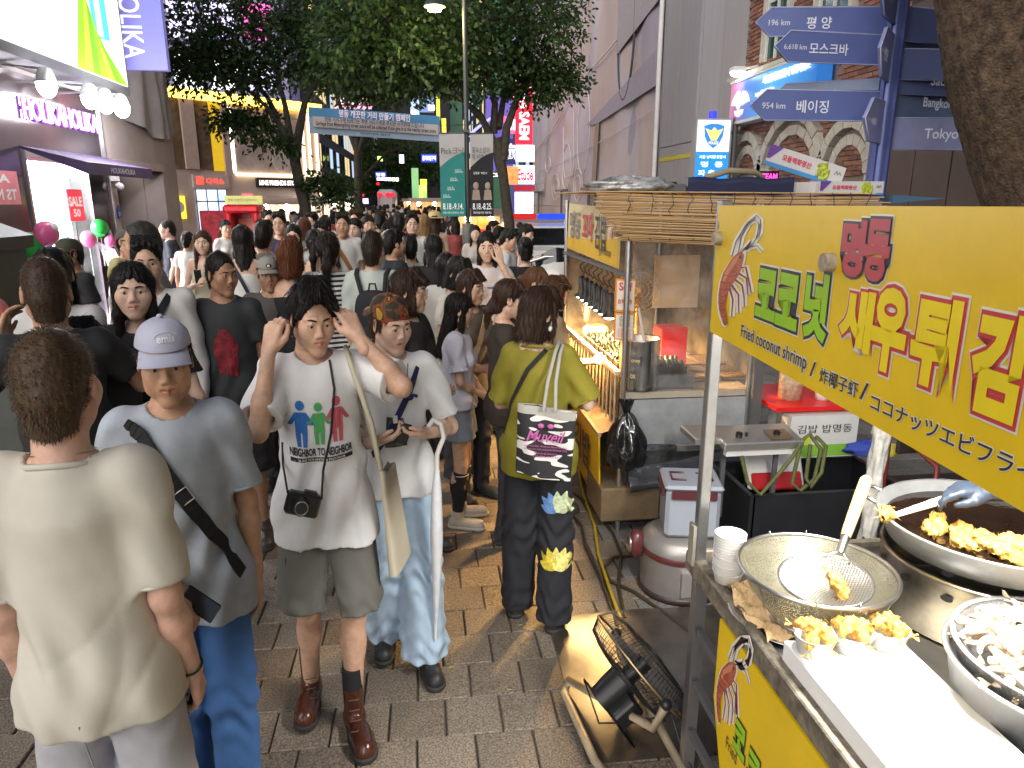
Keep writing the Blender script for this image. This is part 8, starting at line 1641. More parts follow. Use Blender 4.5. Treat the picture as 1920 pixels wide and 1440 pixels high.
def ex_camo(c):
 J=c['J'];cm_=camo_mat();cap_geo(c,None,back=True,mt=cm_)
 st=MB();st.path([(.028*math.cos(t),-.088-.003*math.sin(t),.052+.018*math.sin(t))for t in[i*math.pi/10 for i in range(11)]],.004,5);c['hloc'](st,'cap_strap',cm_)
 nav=cloth((.014,.022,.08));pts=on_shirt(c,lerp_pts([(.115,1.44),(.07,1.34),(-.03,1.17),(-.12,1.06)],7),off=.006);o=lpart(c,strap_mb(c,pts,.03),'strap',nav);kn=MB();p=Vector(pts[8]);kn.ball(p+Vector((.01,-.012,0)),(.022,.012,.012),8,6);kn.path([p,p+Vector((.03,-.015,.012)),p+Vector((.05,-.012,.005))],.008,6);lchild(o,kn,'knot',nav)
 pr=M('photo_print',(.05,.055,.045),.5,var=1.4,vs=38);shirt_print(c,[quad_poly((-.045,1.235),(.035,1.225),(.05,1.10),(-.06,1.10),8)],pr,'photo_print');tg=MB();tg.box((-.005,float(c['TG'].front(np.array([0.]),np.array([1.22]))[0])-.012,1.225),(.022,.004,.034));lpart(c,tg,'tag',paper_w)
 cord=MB();cord.path(on_shirt(c,lerp_pts([(.07,1.455),(.055,1.36),(.03,1.24)],6),off=.005),.002,5);lpart(c,cord,'cord',M('cord_black'))
 lthing(c,phone_mb((.02,-.275,1.205),(.35,-.3,.9),(0,-1,-.3),.055,.10,.022),'small_camera',blackg,'small black device held by the man in the camouflage cap','device')
 # white umbrella hooked on the wrist
 um=MB();um.path([(.175,-.235,1.02),(.17,-.235,.92),(.165,-.23,.70),(.155,-.225,.40),(.15,-.22,.28)],.032,12,taper=[.42,.8,1.0,.55,.25]);uo=lthing(c,um,'umbrella',M('vinyl_white',(.70,.72,.76),.3,var=.08,vs=12,bump=.5,bs=25,bd=.01),'folded white umbrella hooked on the wrist above pale jeans','umbrella');tip=MB();tip.bar((.15,-.22,.30),(.146,-.218,.19),.009,8,.007);lchild(uo,tip,'tip',paper_w)
 hk=MB();hk.path([(.175,-.235,1.02),(.178,-.235,1.09),(.195,-.235,1.13),(.215,-.22,1.16),(.205,-.20,1.215),(.165,-.205,1.235),(.14,-.225,1.21)],.012,8);lchild(uo,hk,'handle',paper_w)
 rg=MB();x_,y_,d_,_=frame(J['wrL'],J['elL']);rg.path([Vector(J['wrL'])+d_*.025+(x_*math.cos(t)+y_*math.sin(t))*.03 for t in[i*math.pi/8 for i in range(16)]],.003,5,True);lpart(c,rg,'bracelet',M('casing_dark'))
person('young man in a backwards camouflage cap, white tee and pale wide jeans',730,550,2.86,6,q=0,skin='pale',hair=('capback',BRN),yaw=28,pitch=10,mouth=.9,top=('tee',WHT,dict(loose=.03,sleeve=.82,hem=.86,fold=.015,flare=1.1)),bottom=('pants',cloth((.40,.53,.68),kind='denim'),dict(knee=.112,ankle=.125,fold=.014,bottom=.07)),shoes=(.022,.022,.024),pose=dict(walk=.55,elR=(-.255,-.02,1.16),wrR=(-.10,-.235,1.17),elL=(.275,-.03,1.15),wrL=(.125,-.23,1.19),kneeL=(.095,-.06,.50),ankL=(.10,-.12,.085)),hands={'R':dict(d=(.85,-.35,.25),n=(0,.3,1),s=(.3,-.3,1),c=(.45,.5,.55,.6,.3)),'L':dict(d=(-.85,-.35,.1),n=(0,.3,1),s=(-.3,-.3,1),c=(.5,.55,.6,.65,.3))},extras=ex_camo)
# --- woman in olive with the striped tote
def zebra():
 m=bpy.data.materials.new('zebra');m.use_nodes=True;n=m.node_tree.nodes;l=m.node_tree.links;b=n['Principled BSDF'];b.inputs['Roughness'].default_value=.75;tc=n.new('ShaderNodeTexCoord');mp=n.new('ShaderNodeMapping');mp.inputs['Scale'].default_value=(.28,.28,1);l.new(tc.outputs['Object'],mp.inputs[0]);nz=n.new('ShaderNodeTexNoise');nz.inputs['Scale'].default_value=27;nz.inputs['Detail'].default_value=0;nz.inputs['Distortion'].default_value=.8;l.new(mp.outputs[0],nz.inputs['Vector']);cr=n.new('ShaderNodeValToRGB');cr.color_ramp.interpolation='CONSTANT';e=cr.color_ramp.elements;e[0].color=(.02,.02,.022,1);e[1].position=.525;e[1].color=(.72,.71,.69,1);l.new(nz.outputs['Fac'],cr.inputs[0]);l.new(cr.outputs[0],b.inputs['Base Color']);return m
def ex_olive(c):
 # tote hangs behind the right arm
 o=MB();
 def tf(u,v):
  a=u*2*math.pi;ca,sa=math.cos(a),math.sin(a);x=-.085+.150*(abs(ca)**.5*(1 if ca>0 else-1))*(1-.03*v);y=.205+.026*sa*(.5+.8*v)+.012*math.sin(x*30+v*4);return(x+.02*v,y,1.225-v*.335+.015*x/.15)
 o.grid(tf,48,18);bag=lthing(c,o,'tote_bag',zebra(),'black and white striped tote bag on the back of the olive woman','bag');b2=MB();b2.poly([tf(i/48,1)for i in range(48)]);lchild(bag,b2,'bottom',MATS['print_black'])
 top_=MB();top_.grid(lambda u,v:(lambda p:(p[0],p[1]+.004*(1 if p[1]>.205 else-1),p[2]+.004))(tf(u,v*.12)),48,2);lchild(bag,top_,'hem',M('canvas_pale',(.40,.39,.35),.8))
 strap_m=M('canvas_pale');sp=MB();sp.path([(-.07,.232,1.21),(-.085,.205,1.34),(-.105,.12,1.46),(-.11,.03,1.50),(-.12,-.04,1.44)],.010,6);sp.path([(-.13,.232,1.21),(-.125,.20,1.34),(-.13,.12,1.45),(-.13,.03,1.48)],.010,6);lchild(bag,sp,'strap',strap_m)
 pink=M('ink_pink',(.52,.12,.36),.7)
 def onbag(s_,z,wd,h,m_,shear=0.,bold=.01):
  v,f=text_geo(s_,bold,3,shear);lo,hi=v.min(0),v.max(0);mb=MB();mb.add([(-.085-((p[0]-(lo[0]+hi[0])/2)/(hi[0]-lo[0]))*wd,.243+.010*(1.17-z),z+.055+(p[1]-(lo[1]+hi[1])/2)/(hi[1]-lo[1])*h)for p in v],[tuple(reversed(q))for q in f]);lchild(bag,mb,'lettering',m_)
 onbag('Muveil',1.035,.20,.055,pink,.4,.012);onbag('what is the Day, Would you like to have been',.985,.22,.012,pink);onbag('with your own world, the beautiful BANANA TOUR',.970,.22,.012,pink);onbag('What we all amount is',.952,.12,.010,pink);onbag('010-384-39-3183',.936,.13,.010,pink)
 for sg in(-1,1):fl=MB();fl.ball((-.085+sg*.025,.244,1.14),(.018,.003,.012),8,5);lchild(bag,fl,'flower_print',pink)
 blk_s=cloth((.015,.016,.016));pts=on_shirt(c,lerp_pts([(-.06,1.475),(.03,1.38),(.13,1.20),(.175,1.04)],8),back=True,off=.006);lpart(c,strap_mb(c,pts,.022),'strap',blk_s)
 # printed tulips on the trousers
 for(z,col,col2,nm)in((.70,(.12,.25,.55),(.55,.62,.40),'blue'),(.40,(.62,.50,.04),(.75,.66,.20),'yellow')):
  for k in range(7):
   a=(-1.25,1.25,-.85,.85,-.42,.42,0)[k];L_=.115 if k>1 else .085;mb=MB();q2=[(-.125+(math.sin(a)*L_*(.5+.5*e)*(1 if k>1 else 1.1)+math.cos(a)*.024*wv*math.cos(e*1.45)),z-.05+math.cos(a)*L_*(.5+.5*e)-math.sin(a)*.024*wv*math.cos(e*1.45))for e in[-1+i*.25 for i in range(9)]for wv in(-1,0,1)];yy=c['BG'].front(np.array([p[0]for p in q2]),np.array([p[1]for p in q2]),True);mb.add([(p[0],float(y_)+.004+.0012*k,p[1])for p,y_ in zip(q2,yy)],[(i*3+j,i*3+j+1,i*3+j+4,i*3+j+3)for i in range(8)for j in range(2)],True);lpart(c,mb,'petal_print',M('petal_%s%d'%(nm,k%2),col if k%2 else col2,.7,var=.4,vs=60))
 er=MB();er.ball((-.086,-.02,-.058),(.011,.011,.014),8,6);er.ball((-.084,-.02,-.035),(.006,.006,.012),6,5);c['hloc'](er,'earring',M('pearl',(.75,.72,.66),.2))
 lthing(c,MB().box(c['J']['wrR']+np.array([.0,-.10,-.06]),(.10,.15,.05),rot=Euler((.3,.2,.2)).to_matrix(),bev=.015),'pouch',M('pouch_dark',(.04,.025,.018),.5),'small dark pouch in the hands of the olive shirted woman','pouch')
person('woman from behind in an olive blouse and black trousers with printed tulips',1012,538,3.08,160,sex='f',q=0,skin='pale',hair=('bob',DBR),yaw=-42,pitch=14,top=('tee',(.23,.20,.018),dict(loose=.04,sleeve=.90,hem=.83,fold=.014,flare=1.0,neck=.09)),bottom=('pants',(.016,.017,.023),dict(knee=.10,ankle=.095,fold=.010,bottom=.05)),shoes=(.03,.028,.027),pose=dict(elR=(-.265,.0,1.19),wrR=(-.13,-.22,1.16),elL=(.22,-.04,1.16),wrL=(.02,-.24,1.12),ankL=(.12,-.02,.085),ankR=(-.115,.08,.085)),hands={'R':dict(d=(.5,-.8,-.2),c=.6)},extras=ex_olive)
# --- girl with denim shorts
def ex_girl(c):
 for sd in 'LR':
  J=c['J'];a,k=J['ank'+sd],J['knee'+sd];e=a+(k-a)*.86;sk_=MB();sk_.path([a+[0,0,.05],a*.7+k*.3,a*.45+k*.55+np.array([0,.015,0]),e],.046,14,taper=[.95,1.08,1.32,1.26]);so=lpart(c,sk_,'sock',cloth((.013,.013,.016)));bd=MB();bd.path([e+np.array([0,0,-.02])+np.array([.0585*math.cos(t),.0585*math.sin(t),0])for t in[i*math.pi/10 for i in range(20)]],.003,5,True);lchild(so,bd,'stripe',paper_w)
  rf_=MB();ee=J['sh'+sd]+(J['el'+sd]-J['sh'+sd])*.60;u_=(J['el'+sd]-J['sh'+sd]);x_,y_,d_,_=frame(ee,ee+u_);rf_.grid(lambda u,v:Vector(ee)+d_*(v*.045-.01)+(x_*math.cos(u*6.2832)+y_*math.sin(u*6.2832))*(.058+.018*v+.007*math.sin(u*75)*v),60,3);lpart(c,rf_,'ruffle',cloth((.58,.57,.66)))
person('girl in a pale lilac blouse, denim shorts and black knee socks facing the stall',858,548,4.2,80,sex='f',q=0,skin='light',hair=('long',BLK),yaw=12,pitch=12,top=('tee',(.58,.57,.66),dict(loose=.03,sleeve=.62,hem=.93,fold=.014,weave='linen')),bottom=('shorts',cloth((.26,.30,.36),kind='denim'),dict(bottom=.70,knee=.115)),shoes=(.50,.43,.36),pose=dict(sole=1,elR=(-.20,-.03,1.14),wrR=(-.03,-.20,1.0),elL=(.20,-.03,1.14),wrL=(.03,-.20,.99)),hands={'R':dict(d=(.5,-.5,-.5),c=.6),'L':dict(d=(-.5,-.5,-.5),c=.6)},extras=ex_girl)
# ================================================================== the people around them
def P1(label,px,py,Y,face,**k):k.setdefault('q',1);return person(label,px,py,Y,face,**k)
clasp=dict(elR=(-.22,-.03,1.14),wrR=(-.05,-.21,1.06),elL=(.22,-.03,1.14),wrL=(.05,-.21,1.06));clh={'R':dict(d=(.6,-.5,.1),c=.6),'L':dict(d=(-.6,-.5,.1),c=.6)}
phoneL=dict(elL=(.22,-.04,1.14),wrL=(.08,-.24,1.22));phoneR=dict(elR=(-.22,-.04,1.14),wrR=(-.06,-.24,1.24))
def ex_phone(lab):
 def f(c):J=c['J'];w=J['wrR']if J['wrR'][2]>1.1 else J['wrL'];lthing(c,phone_mb(w+np.array([.03 if w[0]<0 else-.03,-.06,.07]),(0,-.3,1),(0,1,.3)),'phone',blackg,lab,'phone')
 return f
def ex_strap(x0,x1,col,wd=.03,back=False,bag=None,label=None):
 def f(c):
  pts=on_shirt(c,lerp_pts([(x0,1.455),(x0*.6+x1*.4,1.30),(x0*.2+x1*.8,1.12),(x1,1.0)],6),back=back,off=.008);lpart(c,strap_mb(c,pts,wd),'strap',cloth(col))
  if bag:p=Vector(pts[-1]);lthing(c,MB().box(p+Vector((0,.03 if back else-.03,-.06)),(.22,.07,.15),rot=Euler((0,.25 if x1>0 else-.25,0)).to_matrix(),bev=.03),'shoulder_bag',cloth(bag),label,'bag')
 return f
def both(*fs):
 def f(c):
  for g_ in fs:g_(c)
 return f
P1('man with close cropped balding head seen from behind at the left edge',75,480,2.75,205,skin='tan',hair=('thin',(.05,.03,.02)),top=('tee',(.016,.016,.018),dict(colm=paper_w)),q=0,kind='m',build=1.1,pose=dict(elR=(-.30,-.12,1.24),wrR=(-.40,-.34,1.36),elL=(.30,-.16,1.25),wrL=(.20,-.30,1.44)),extras=lambda c:lthing(c,MB().ball(c['J']['wrL']+np.array([.0,-.08,.08]),(.05,.05,.06),10,8),'pink_purse',M('purse_pink',(.70,.22,.20),.5),'pink purse with red strap held up at the left edge','purse'))
P1('woman with long black hair in white seen from behind beside the balding man',92,462,3.6,190,sex='f',hair=('long',BLK),skin='tan',top=('tee',(.55,.54,.54)),bottom=('pants',(.02,.02,.02)))
P1('woman in a black top with shoulder length black hair staring ahead',243,487,3.2,14,sex='f',hair=('long',BLK),skin='pale',kind='f',yaw=4,top=('tee',(.010,.010,.011),dict(loose=.02)),q=0,bottom=('pants',(.02,.02,.025)),pose=clasp,hands=clh)
P1('child with dark hair peeking out beside the balding man',152,592,2.95,20,sex='f',hair=('bob',BLK),skin='tan',top=('tee',(.02,.02,.022)),bottom=('pants',(.03,.03,.04)))
def ex_mic(c):
 glasses(c,(.4,.35,.25));mb=MB();mb.path([(-.083,-.01,-.02),(-.075,-.06,-.05),(-.045,-.105,-.068),(-.028,-.112,-.066)],.002,5);mb.ball((-.025,-.113,-.066),.009,8,6);c['hloc'](mb,'headset_microphone',M('cord_black'));ex_strap(.10,-.16,(.02,.02,.025),.04)(c)
P1('man with glasses and headset microphone in a white shirt',270,442,3.95,10,hair=('short',BLK),skin='light',yaw=8,pitch=4,top=('shirt',(.66,.64,.62),dict(loose=.02,weave='linen')),extras=ex_mic)
P1('older man in a grey shirt looking left behind the headset man',262,415,4.7,-60,hair=('crop',(.04,.035,.03)),skin='tan',top=('tee',(.30,.28,.26)),kind='mo')
def ex_red(c):ph=M('ink_red',(.20,.008,.016),.7,var=.7,vs=25);shirt_print(c,[disc_poly(.0,1.22,.075,.085),quad_poly((-.06,1.17),(.07,1.17),(.06,1.06),(-.05,1.08),6),quad_poly((-.03,1.33),(.02,1.33),(.05,1.26),(-.05,1.26),5)],ph,'print')
P1('man in a dark grey tee with faded red print turning his head right',412,470,4.1,4,q=0,skin='brown',hair=('crop',BLK),yaw=42,pitch=4,build=1.12,top=('tee',(.030,.033,.036),dict(loose=.024)),bottom=('shorts',(.016,.016,.016),dict(bottom=.48,knee=.10)),extras=ex_red)
def ex_capS(c):
 cap_geo(c,(.26,.25,.22));b=MB();b.ball((0,-.083,.068),(.024,.006,.016),12,6);c['hloc'](b,'badge',M('casing_black'));b=MB();b.ball((0,-.089,.068),(.012,.004,.009),8,5);c['hloc'](b,'badge_print',paper_w);shirt_print(c,[text_poly('S.A',-.02,1.27,.10,.045,.0)],M('ink_white',WHT,.7),'lettering');shirt_print(c,[text_poly('YOUR STREET',-.02,1.215,.10,.03,.0)],M('ink_grey',(.3,.3,.3)),'lettering');ex_strap(.14,-.05,(.014,.014,.016),.05)(c)
P1('man in a grey baseball cap and grey brown lettered tee',500,480,5.0,6,skin='brown',hair=('capback',BLK),yaw=12,pitch=3,build=1.08,top=('tee',(.085,.075,.070)),extras=ex_capS)
P1('woman with glasses and brown bob in a black top looking at the stall',762,502,3.8,60,sex='f',q=0,skin='light',hair=('bob',DBR),yaw=18,pitch=4,kind='fo',top=('tee',(.016,.014,.013),dict(loose=.03)),pose=clasp,hands=clh,extras=glasses)
P1('woman with glasses and fringe lit warm by the kimbap stall',880,505,4.6,35,sex='f',skin='light',hair=('bob',DBR),yaw=18,pitch=6,kind='fo',top=('tee',(.14,.11,.085)),pose=clasp,hands=clh,extras=both(glasses,ex_strap(.10,-.10,(.5,.38,.22),.05)))
P1('girl in a white tee with one hand over her face',912,432,5.9,5,sex='f',skin='pale',hair=('long',BLK),yaw=-10,pitch=6,top=('tee',(.66,.62,.62),dict(loose=.035)),pose=dict(elL=(.20,-.18,1.28),wrL=(.10,-.16,1.50)),hands={'L':dict(d=(-.25,.1,1),n=(-.3,1,0),s=(-1,0,0),c=.15)},extras=lambda c:shirt_print(c,[text_poly('wanderlust',.03,1.30,.10,.022,.04)],M('ink_royal',(.02,.04,.36),.7),'lettering'))
P1('woman with low ponytail in a dark tee choosing kimbap',952,523,3.95,82,sex='f',skin='light',hair=('lowbun',DBR),yaw=10,pitch=10,top=('tee',(.035,.025,.018),dict(loose=.025)),pose=clasp,hands=clh,extras=lambda c:c['hloc'](MB().grid(lambda u,v:(.05*math.sin((u-.5)*2.4),-.108+.06*(1-math.cos((u-.5)*2.4)),-.09+.06*v),8,5),'face_mask',paper_w))
P1('woman with sunglasses on her brown hair at the kimbap stall',1038,515,4.35,95,sex='f',skin='pale',hair=('bob',(.06,.025,.012)),pitch=12,top=('tee',(.30,.22,.12)),pose=dict(elR=(-.21,-.06,1.16),wrR=(-.10,-.30,1.14)),extras=lambda c:glasses(c,up=.075))
P1('woman with light brown hair behind the sunglasses woman',1003,502,4.9,75,sex='f',skin='pale',hair=('pony',(.10,.045,.02)),pitch=10,top=('tee',(.25,.20,.14)))
def ex_pack(c):
 bm_=cloth((.014,.014,.016));mb=MB();
 def pf(u,v):a=u*2*math.pi;b=v*math.pi;return(-.03+.135*math.copysign(abs(math.sin(b)*math.cos(a))**.6,math.cos(a)),.205+.075*math.copysign(abs(math.sin(b)*math.sin(a))**.6,math.sin(a)),1.17+.21*math.copysign(abs(math.cos(b))**.6,math.cos(b)))
 mb.grid(pf,28,18);bp_=lthing(c,mb,'backpack',bm_,'black backpack on the back of the mint shirted man','backpack');po=MB();po.ball((-.03,.275,1.08),(.09,.03,.09),14,8);lchild(bp_,po,'pocket',bm_)
 for sg in(-1,1):st=MB();st.path([(-.03+sg*.08,.19,1.33),(sg*.11,.10,1.47),(sg*.12,.02,1.495),(sg*.125,-.08,1.42)],.017,6);lchild(bp_,st,'strap',bm_)
 hd2=MB();hd2.path([(-.06,.20,1.37),(-.05,.20,1.42),(-.01,.20,1.42),(0,.20,1.37)],.008,6);lchild(bp_,hd2,'handle',bm_)
P1('man in a pale mint shirt seen from behind wearing a black backpack',697,432,5.0,172,q=0,hair=('crop',(.03,.02,.014)),skin='light',top=('tee',(.44,.48,.44),dict(loose=.035,sleeve=.9,hem=.78,weave='linen')),bottom=('pants',(.06,.06,.06)),extras=ex_pack)
def stripe_mat():
 m=bpy.data.materials.new('striped_knit');m.use_nodes=True;n=m.node_tree.nodes;l=m.node_tree.links;b=n['Principled BSDF'];b.inputs['Roughness'].default_value=.85;tc=n.new('ShaderNodeTexCoord');sp_=n.new('ShaderNodeSeparateXYZ');l.new(tc.outputs['Object'],sp_.inputs[0]);ma=n.new('ShaderNodeMath');ma.operation='MULTIPLY';ma.inputs[1].default_value=31;l.new(sp_.outputs['Z'],ma.inputs[0]);fr=n.new('ShaderNodeMath');fr.operation='FRACT';l.new(ma.outputs[0],fr.inputs[0]);cr=n.new('ShaderNodeValToRGB');cr.color_ramp.interpolation='CONSTANT';cr.color_ramp.elements[0].color=(.02,.02,.024,1);cr.color_ramp.elements[1].position=.48;cr.color_ramp.elements[1].color=(.66,.64,.62,1);l.new(fr.outputs[0],cr.inputs[0]);l.new(cr.outputs[0],b.inputs['Base Color']);return m
P1('woman with ponytail in a black and white striped tee seen from behind',613,435,5.15,184,q=0,sex='f',hair=('pony',(.02,.013,.010)),skin='light',top=('tee',stripe_mat(),dict(loose=.03)),bottom=('pants',(.02,.02,.025)))
P1('woman with chestnut bob in a black sleeveless top seen from behind',540,445,5.0,178,q=0,sex='f',hair=('bob',(.12,.038,.016)),skin='light',top=('tank',(.010,.010,.012)),bottom=('pants',(.02,.02,.02)))
P1('woman with long black hair in a white tank top carrying a navy bag',452,420,6.2,188,sex='f',hair=('long',BLK),skin='light',top=('tank',(.64,.63,.60)),bottom=('pants',cloth((.09,.13,.20),kind='denim')),extras=ex_strap(.10,-.10,(.02,.025,.05),.03,True,(.015,.02,.05),'navy crescent bag on the white tank top woman'))
P1('man in a khaki tee with thin black strap seen from behind',492,414,6.5,176,hair=('short',(.02,.014,.010)),skin='light',top=('tee',(.27,.24,.19),dict(loose=.03)),extras=ex_strap(-.10,.14,(.015,.015,.016),.022,True))
P1('man in a white tee with tan bag strap facing the camera',641,399,8.4,3,hair=('short',BLK),skin='tan',build=1.15,top=('tee',(.62,.60,.57),dict(loose=.03)),extras=ex_strap(-.11,.15,(.30,.14,.03),.05),bottom=('shorts',(.02,.02,.02),dict(bottom=.5)))
P1('man with glasses in a navy tee facing the camera',522,397,8.8,0,hair=('short',BLK),skin='light',top=('tee',(.014,.02,.07)),extras=glasses)
P1('woman with long dark hair in white looking at the camera',549,419,7.5,0,sex='f',hair=('long',BLK),skin='pale',top=('tee',(.55,.54,.52)))
P1('woman with black hair in a sage vest seen from behind',588,430,6.3,184,sex='f',hair=('pony',BLK),skin='light',top=('tank',(.16,.17,.12)))
P1('young man in a dark green cap and black tee at the shop doorway',126,444,5.8,-35,hair=('capback',BLK),skin='brown',top=('tee',(.014,.014,.016)),extras=both(lambda c:cap_geo(c,(.045,.05,.03)),lambda c:shirt_print(c,[text_poly('SURF W',.0,1.31,.12,.035,.02)],M('ink_white',WHT,.7),'lettering')))
P1('man in a dark navy tee standing by the mauve wall looking left',312,412,10.3,-70,hair=('crop',BLK),skin='pale',top=('tee',(.02,.024,.035)))
P1('woman with brown fringe in a cream top holding a phone',378,431,7.5,6,sex='f',hair=('long',(.05,.026,.014)),skin='pale',top=('tank',(.55,.50,.38)),bottom=('pants',cloth((.05,.08,.16),kind='denim')),pose=phoneR,extras=ex_phone('phone in the hands of the cream top woman'))
P1('dark haired man in black walking right behind the backpack man',736,430,6.5,120,hair=('short',BLK),skin='tan',top=('tee',(.018,.018,.02)))
P1('man with black hair in a grey tee seen from behind',768,440,6.7,184,hair=('short',BLK),skin='tan',top=('tee',(.33,.32,.31)))
P1('woman with long black hair in black seen from behind at centre',812,437,6.1,186,sex='f',hair=('long',BLK),skin='light',top=('tee',(.012,.012,.013)))
P1('young man with glasses in a white tee and black bag strap',772,399,8.9,4,hair=('fringe',BLK),skin='pale',top=('tee',(.66,.65,.63)),extras=both(glasses,ex_strap(-.12,.12,(.012,.012,.014),.06,False,(.012,.012,.014),'black sling bag on the young man with glasses')))
P1('woman with wavy light brown hair seen from behind',795,401,9.6,182,sex='f',hair=('long',BLO),skin='pale',top=('tee',(.62,.60,.56)))
P1('woman in a straw hat with dark long hair',815,397,10.6,178,sex='f',hair=('long',DBR),skin='light',top=('tank',(.45,.36,.24)),extras=lambda c:c['hloc'](MB().lathe([(.16,.045),(.10,.055),(.095,.06),(.09,.11),(.06,.13),(0,.132)],(0,.015,0),24),'straw_hat',M('straw',(.46,.35,.18),.8,var=.2,vs=40)))
P1('woman with hair bun in a black strappy dress by the police car',985,419,9.0,62,sex='f',hair=('bun',BLK),skin='pale',pitch=12,top=('tank',(.014,.014,.016)),bottom=('skirt',(.014,.014,.016),dict(bottom=.4)))
P1('man in a white tee looking down beside the police car',953,428,8.2,70,hair=('short',BLK),skin='light',pitch=18,top=('tee',(.52,.54,.54)),pose=phoneR,extras=ex_phone('phone held by the white tee man near the police car'))
P1('short haired woman in black seen from behind near the scooter',985,445,6.4,178,sex='f',hair=('bun',BLK),skin='pale',top=('tee',(.010,.010,.011),dict(loose=.03)))
P1('woman with long black hair and maroon strap on a white shirt',836,472,5.4,165,sex='f',hair=('long',BLK),skin='light',top=('shirt',(.60,.57,.53),dict(loose=.03,weave='linen')),extras=ex_strap(-.11,-.08,(.06,.015,.018),.03,True))
P1('woman with wavy black hair leaning forward behind the girl in lilac',858,480,5.0,40,sex='f',hair=('bob',BLK),skin='tan',pitch=22,top=('tee',(.50,.47,.40)))
P1('person in a red dress at the glowing food cart',845,413,13.0,30,sex='f',hair=('long',BLK),skin='light',top=('tank',(.42,.012,.014)),bottom=('skirt',(.42,.012,.014),dict(bottom=.5)))
P1('vendor in a white tee standing at the glowing food cart',852,402,14.4,150,hair=('short',BLK),skin='light',top=('tee',(.62,.60,.60)))
P1('person with yellow scarf between the cart and right tree',925,413,12.5,60,sex='f',hair=('pony',BLK),skin='light',top=('tee',(.42,.30,.10)))
P1('dark haired person in black before the right tree trunk',935,424,11.2,120,hair=('short',BLK),skin='light',top=('tee',(.02,.02,.022)))
P1('long haired woman looking left in front of the stalls',606,405,9.6,-30,sex='f',hair=('long',BLK),skin='pale',top=('tank',(.5,.46,.4)))
P1('young man with short dark hair in black before the tan stall',585,398,9.8,-20,hair=('short',BLK),skin='light',top=('tee',(.025,.025,.028)))
P1('woman with reddish hair before the lit tan stall',568,408,9.0,170,sex='f',hair=('bob',(.09,.035,.018)),skin='light',top=('tee',(.3,.28,.25)))
P1('woman in black with glossy hair tie before the striped tee woman',597,414,8.2,10,sex='f',hair=('pony',BLK),skin='light',top=('tee',(.02,.02,.022)))
P1('man in blue grey beyond the white tee man',664,394,10.5,0,hair=('short',DBR),skin='pink',top=('tee',(.05,.07,.14)))
P1('woman with ponytail in white beyond the tan strap man',690,403,9.6,15,sex='f',hair=('pony',BLK),skin='light',top=('tank',(.6,.58,.55)),extras=ex_strap(.10,-.12,(.015,.015,.016),.04))
P1('smiling woman with hair tied back in pale grey',666,409,8.9,-20,sex='f',hair=('lowbun',BLK),skin='pale',top=('tee',(.40,.40,.37)))
P1('man in a black tee with his hand at his neck far centre',712,397,10.3,176,hair=('short',BLK),skin='light',top=('tee',(.02,.02,.022)))
P1('woman peering over the grey tee man',728,416,7.9,0,sex='f',hair=('pony',BLK),skin='pale',top=('tee',(.08,.08,.09)))
P1('dark haired man in black left of the young man with glasses',748,400,9.9,178,hair=('short',BLK),skin='light',top=('tee',(.015,.015,.017)))
P1('person looking right at the far left booth',420,412,11.2,40,sex='f',hair=('pony',BLK),skin='light',top=('tee',(.5,.48,.46)))
P1('man in a yellow shirt and cap behind the older man',233,428,7.2,60,hair=('capback',BLK),skin='light',top=('tee',(.58,.52,.22)),extras=lambda c:cap_geo(c,(.10,.09,.08)))
P1('person with short dark hair standing in front of the tan stall',500,394,11.5,30,hair=('short',BLK),skin='light',top=('tee',(.06,.06,.07)))
# stall keeper's gloved hand with tongs, the rest of the keeper stands outside the picture
def ex_keeper(c):
 J=c['J'];w=Vector(J['wrR']);tg=MB();
 r=c['root'];M4=(Matrix.Translation(r.location)@r.rotation_euler.to_matrix().to_4x4()@Matrix.Diagonal((*r.scale,1))).inverted()
 tip=M4@aty(1672,968,1.70);base=M4@aty(1790,930,1.66)
 d=(tip-base).normalized();s_=d.cross(Vector((0,0,1))).normalized()
 for k in(-1,1):tg.path([base-d*.10,base+s_*.010*k,base+d*.06+s_*.014*k,tip+s_*.006*k],.0065,6,taper=[1,1,.9,.8])
 lthing(c,tg,'tongs',M('tongs_white',(.74,.74,.72),.35),'white tongs gripped by the gloved hand over the frying pan','tongs')
 gv=Grid(J['wrR']-.18,J['wrR']+.18,.005);hd3=c['hnd'];hand(gv,J['wrR'],hd3['d'],hd3['n'],hd3['s'],hd3['c'],1.14);dd=-np.array(hd3['d'],np.float32);dd/=np.linalg.norm(dd);gv.cone(J['wrR']+dd*.07,J['wrR'],.036,.034,.01);V,F=gv.mesh(1);np_obj('glove',V,F,M('glove_nitrile',(.03,.042,.065),.38,var=.2,vs=30,bump=.4,bs=60,bd=.004),c['root'],keep=False)
def keeper():
 at=Vector((2.12,1.42,1.70));fc=-100;s=1.70/1.75
 Mi=(Matrix.Translation((at.x,at.y,0))@Matrix.Rotation(R(fc),4,'Z')@Matrix.Diagonal((s*.885,s*.94,s,1))).inverted();wr=Mi@aty(1858,917,1.62);el=Mi@Vector((1.88,1.52,1.19));m3=Mi.to_3x3()
 H=dict(d=tuple(m3@Vector((-1,.32,-.10))),n=tuple(m3@Vector((-.1,.1,-1))),s=tuple(m3@Vector((-.3,-1,-.2))),c=(.35,.55,.65,.7,.5))
 c=person('stall keeper at the right edge, gloved hand reaching over the pan',0,0,0,fc,at_=at,hgt=1.70,q=0,skin='light',hair=('short',BLK),pitch=20,top=('tee',(.05,.05,.06)),pose=dict(elR=tuple(el),wrR=tuple(wr)),hands={'R':H});c['hnd']=H;ex_keeper(c)
keeper()
fried(aty(1660,972,1.70),(.2,.5,.8),'golden fried shrimp gripped by the white tongs','fried shrimp',1.1)
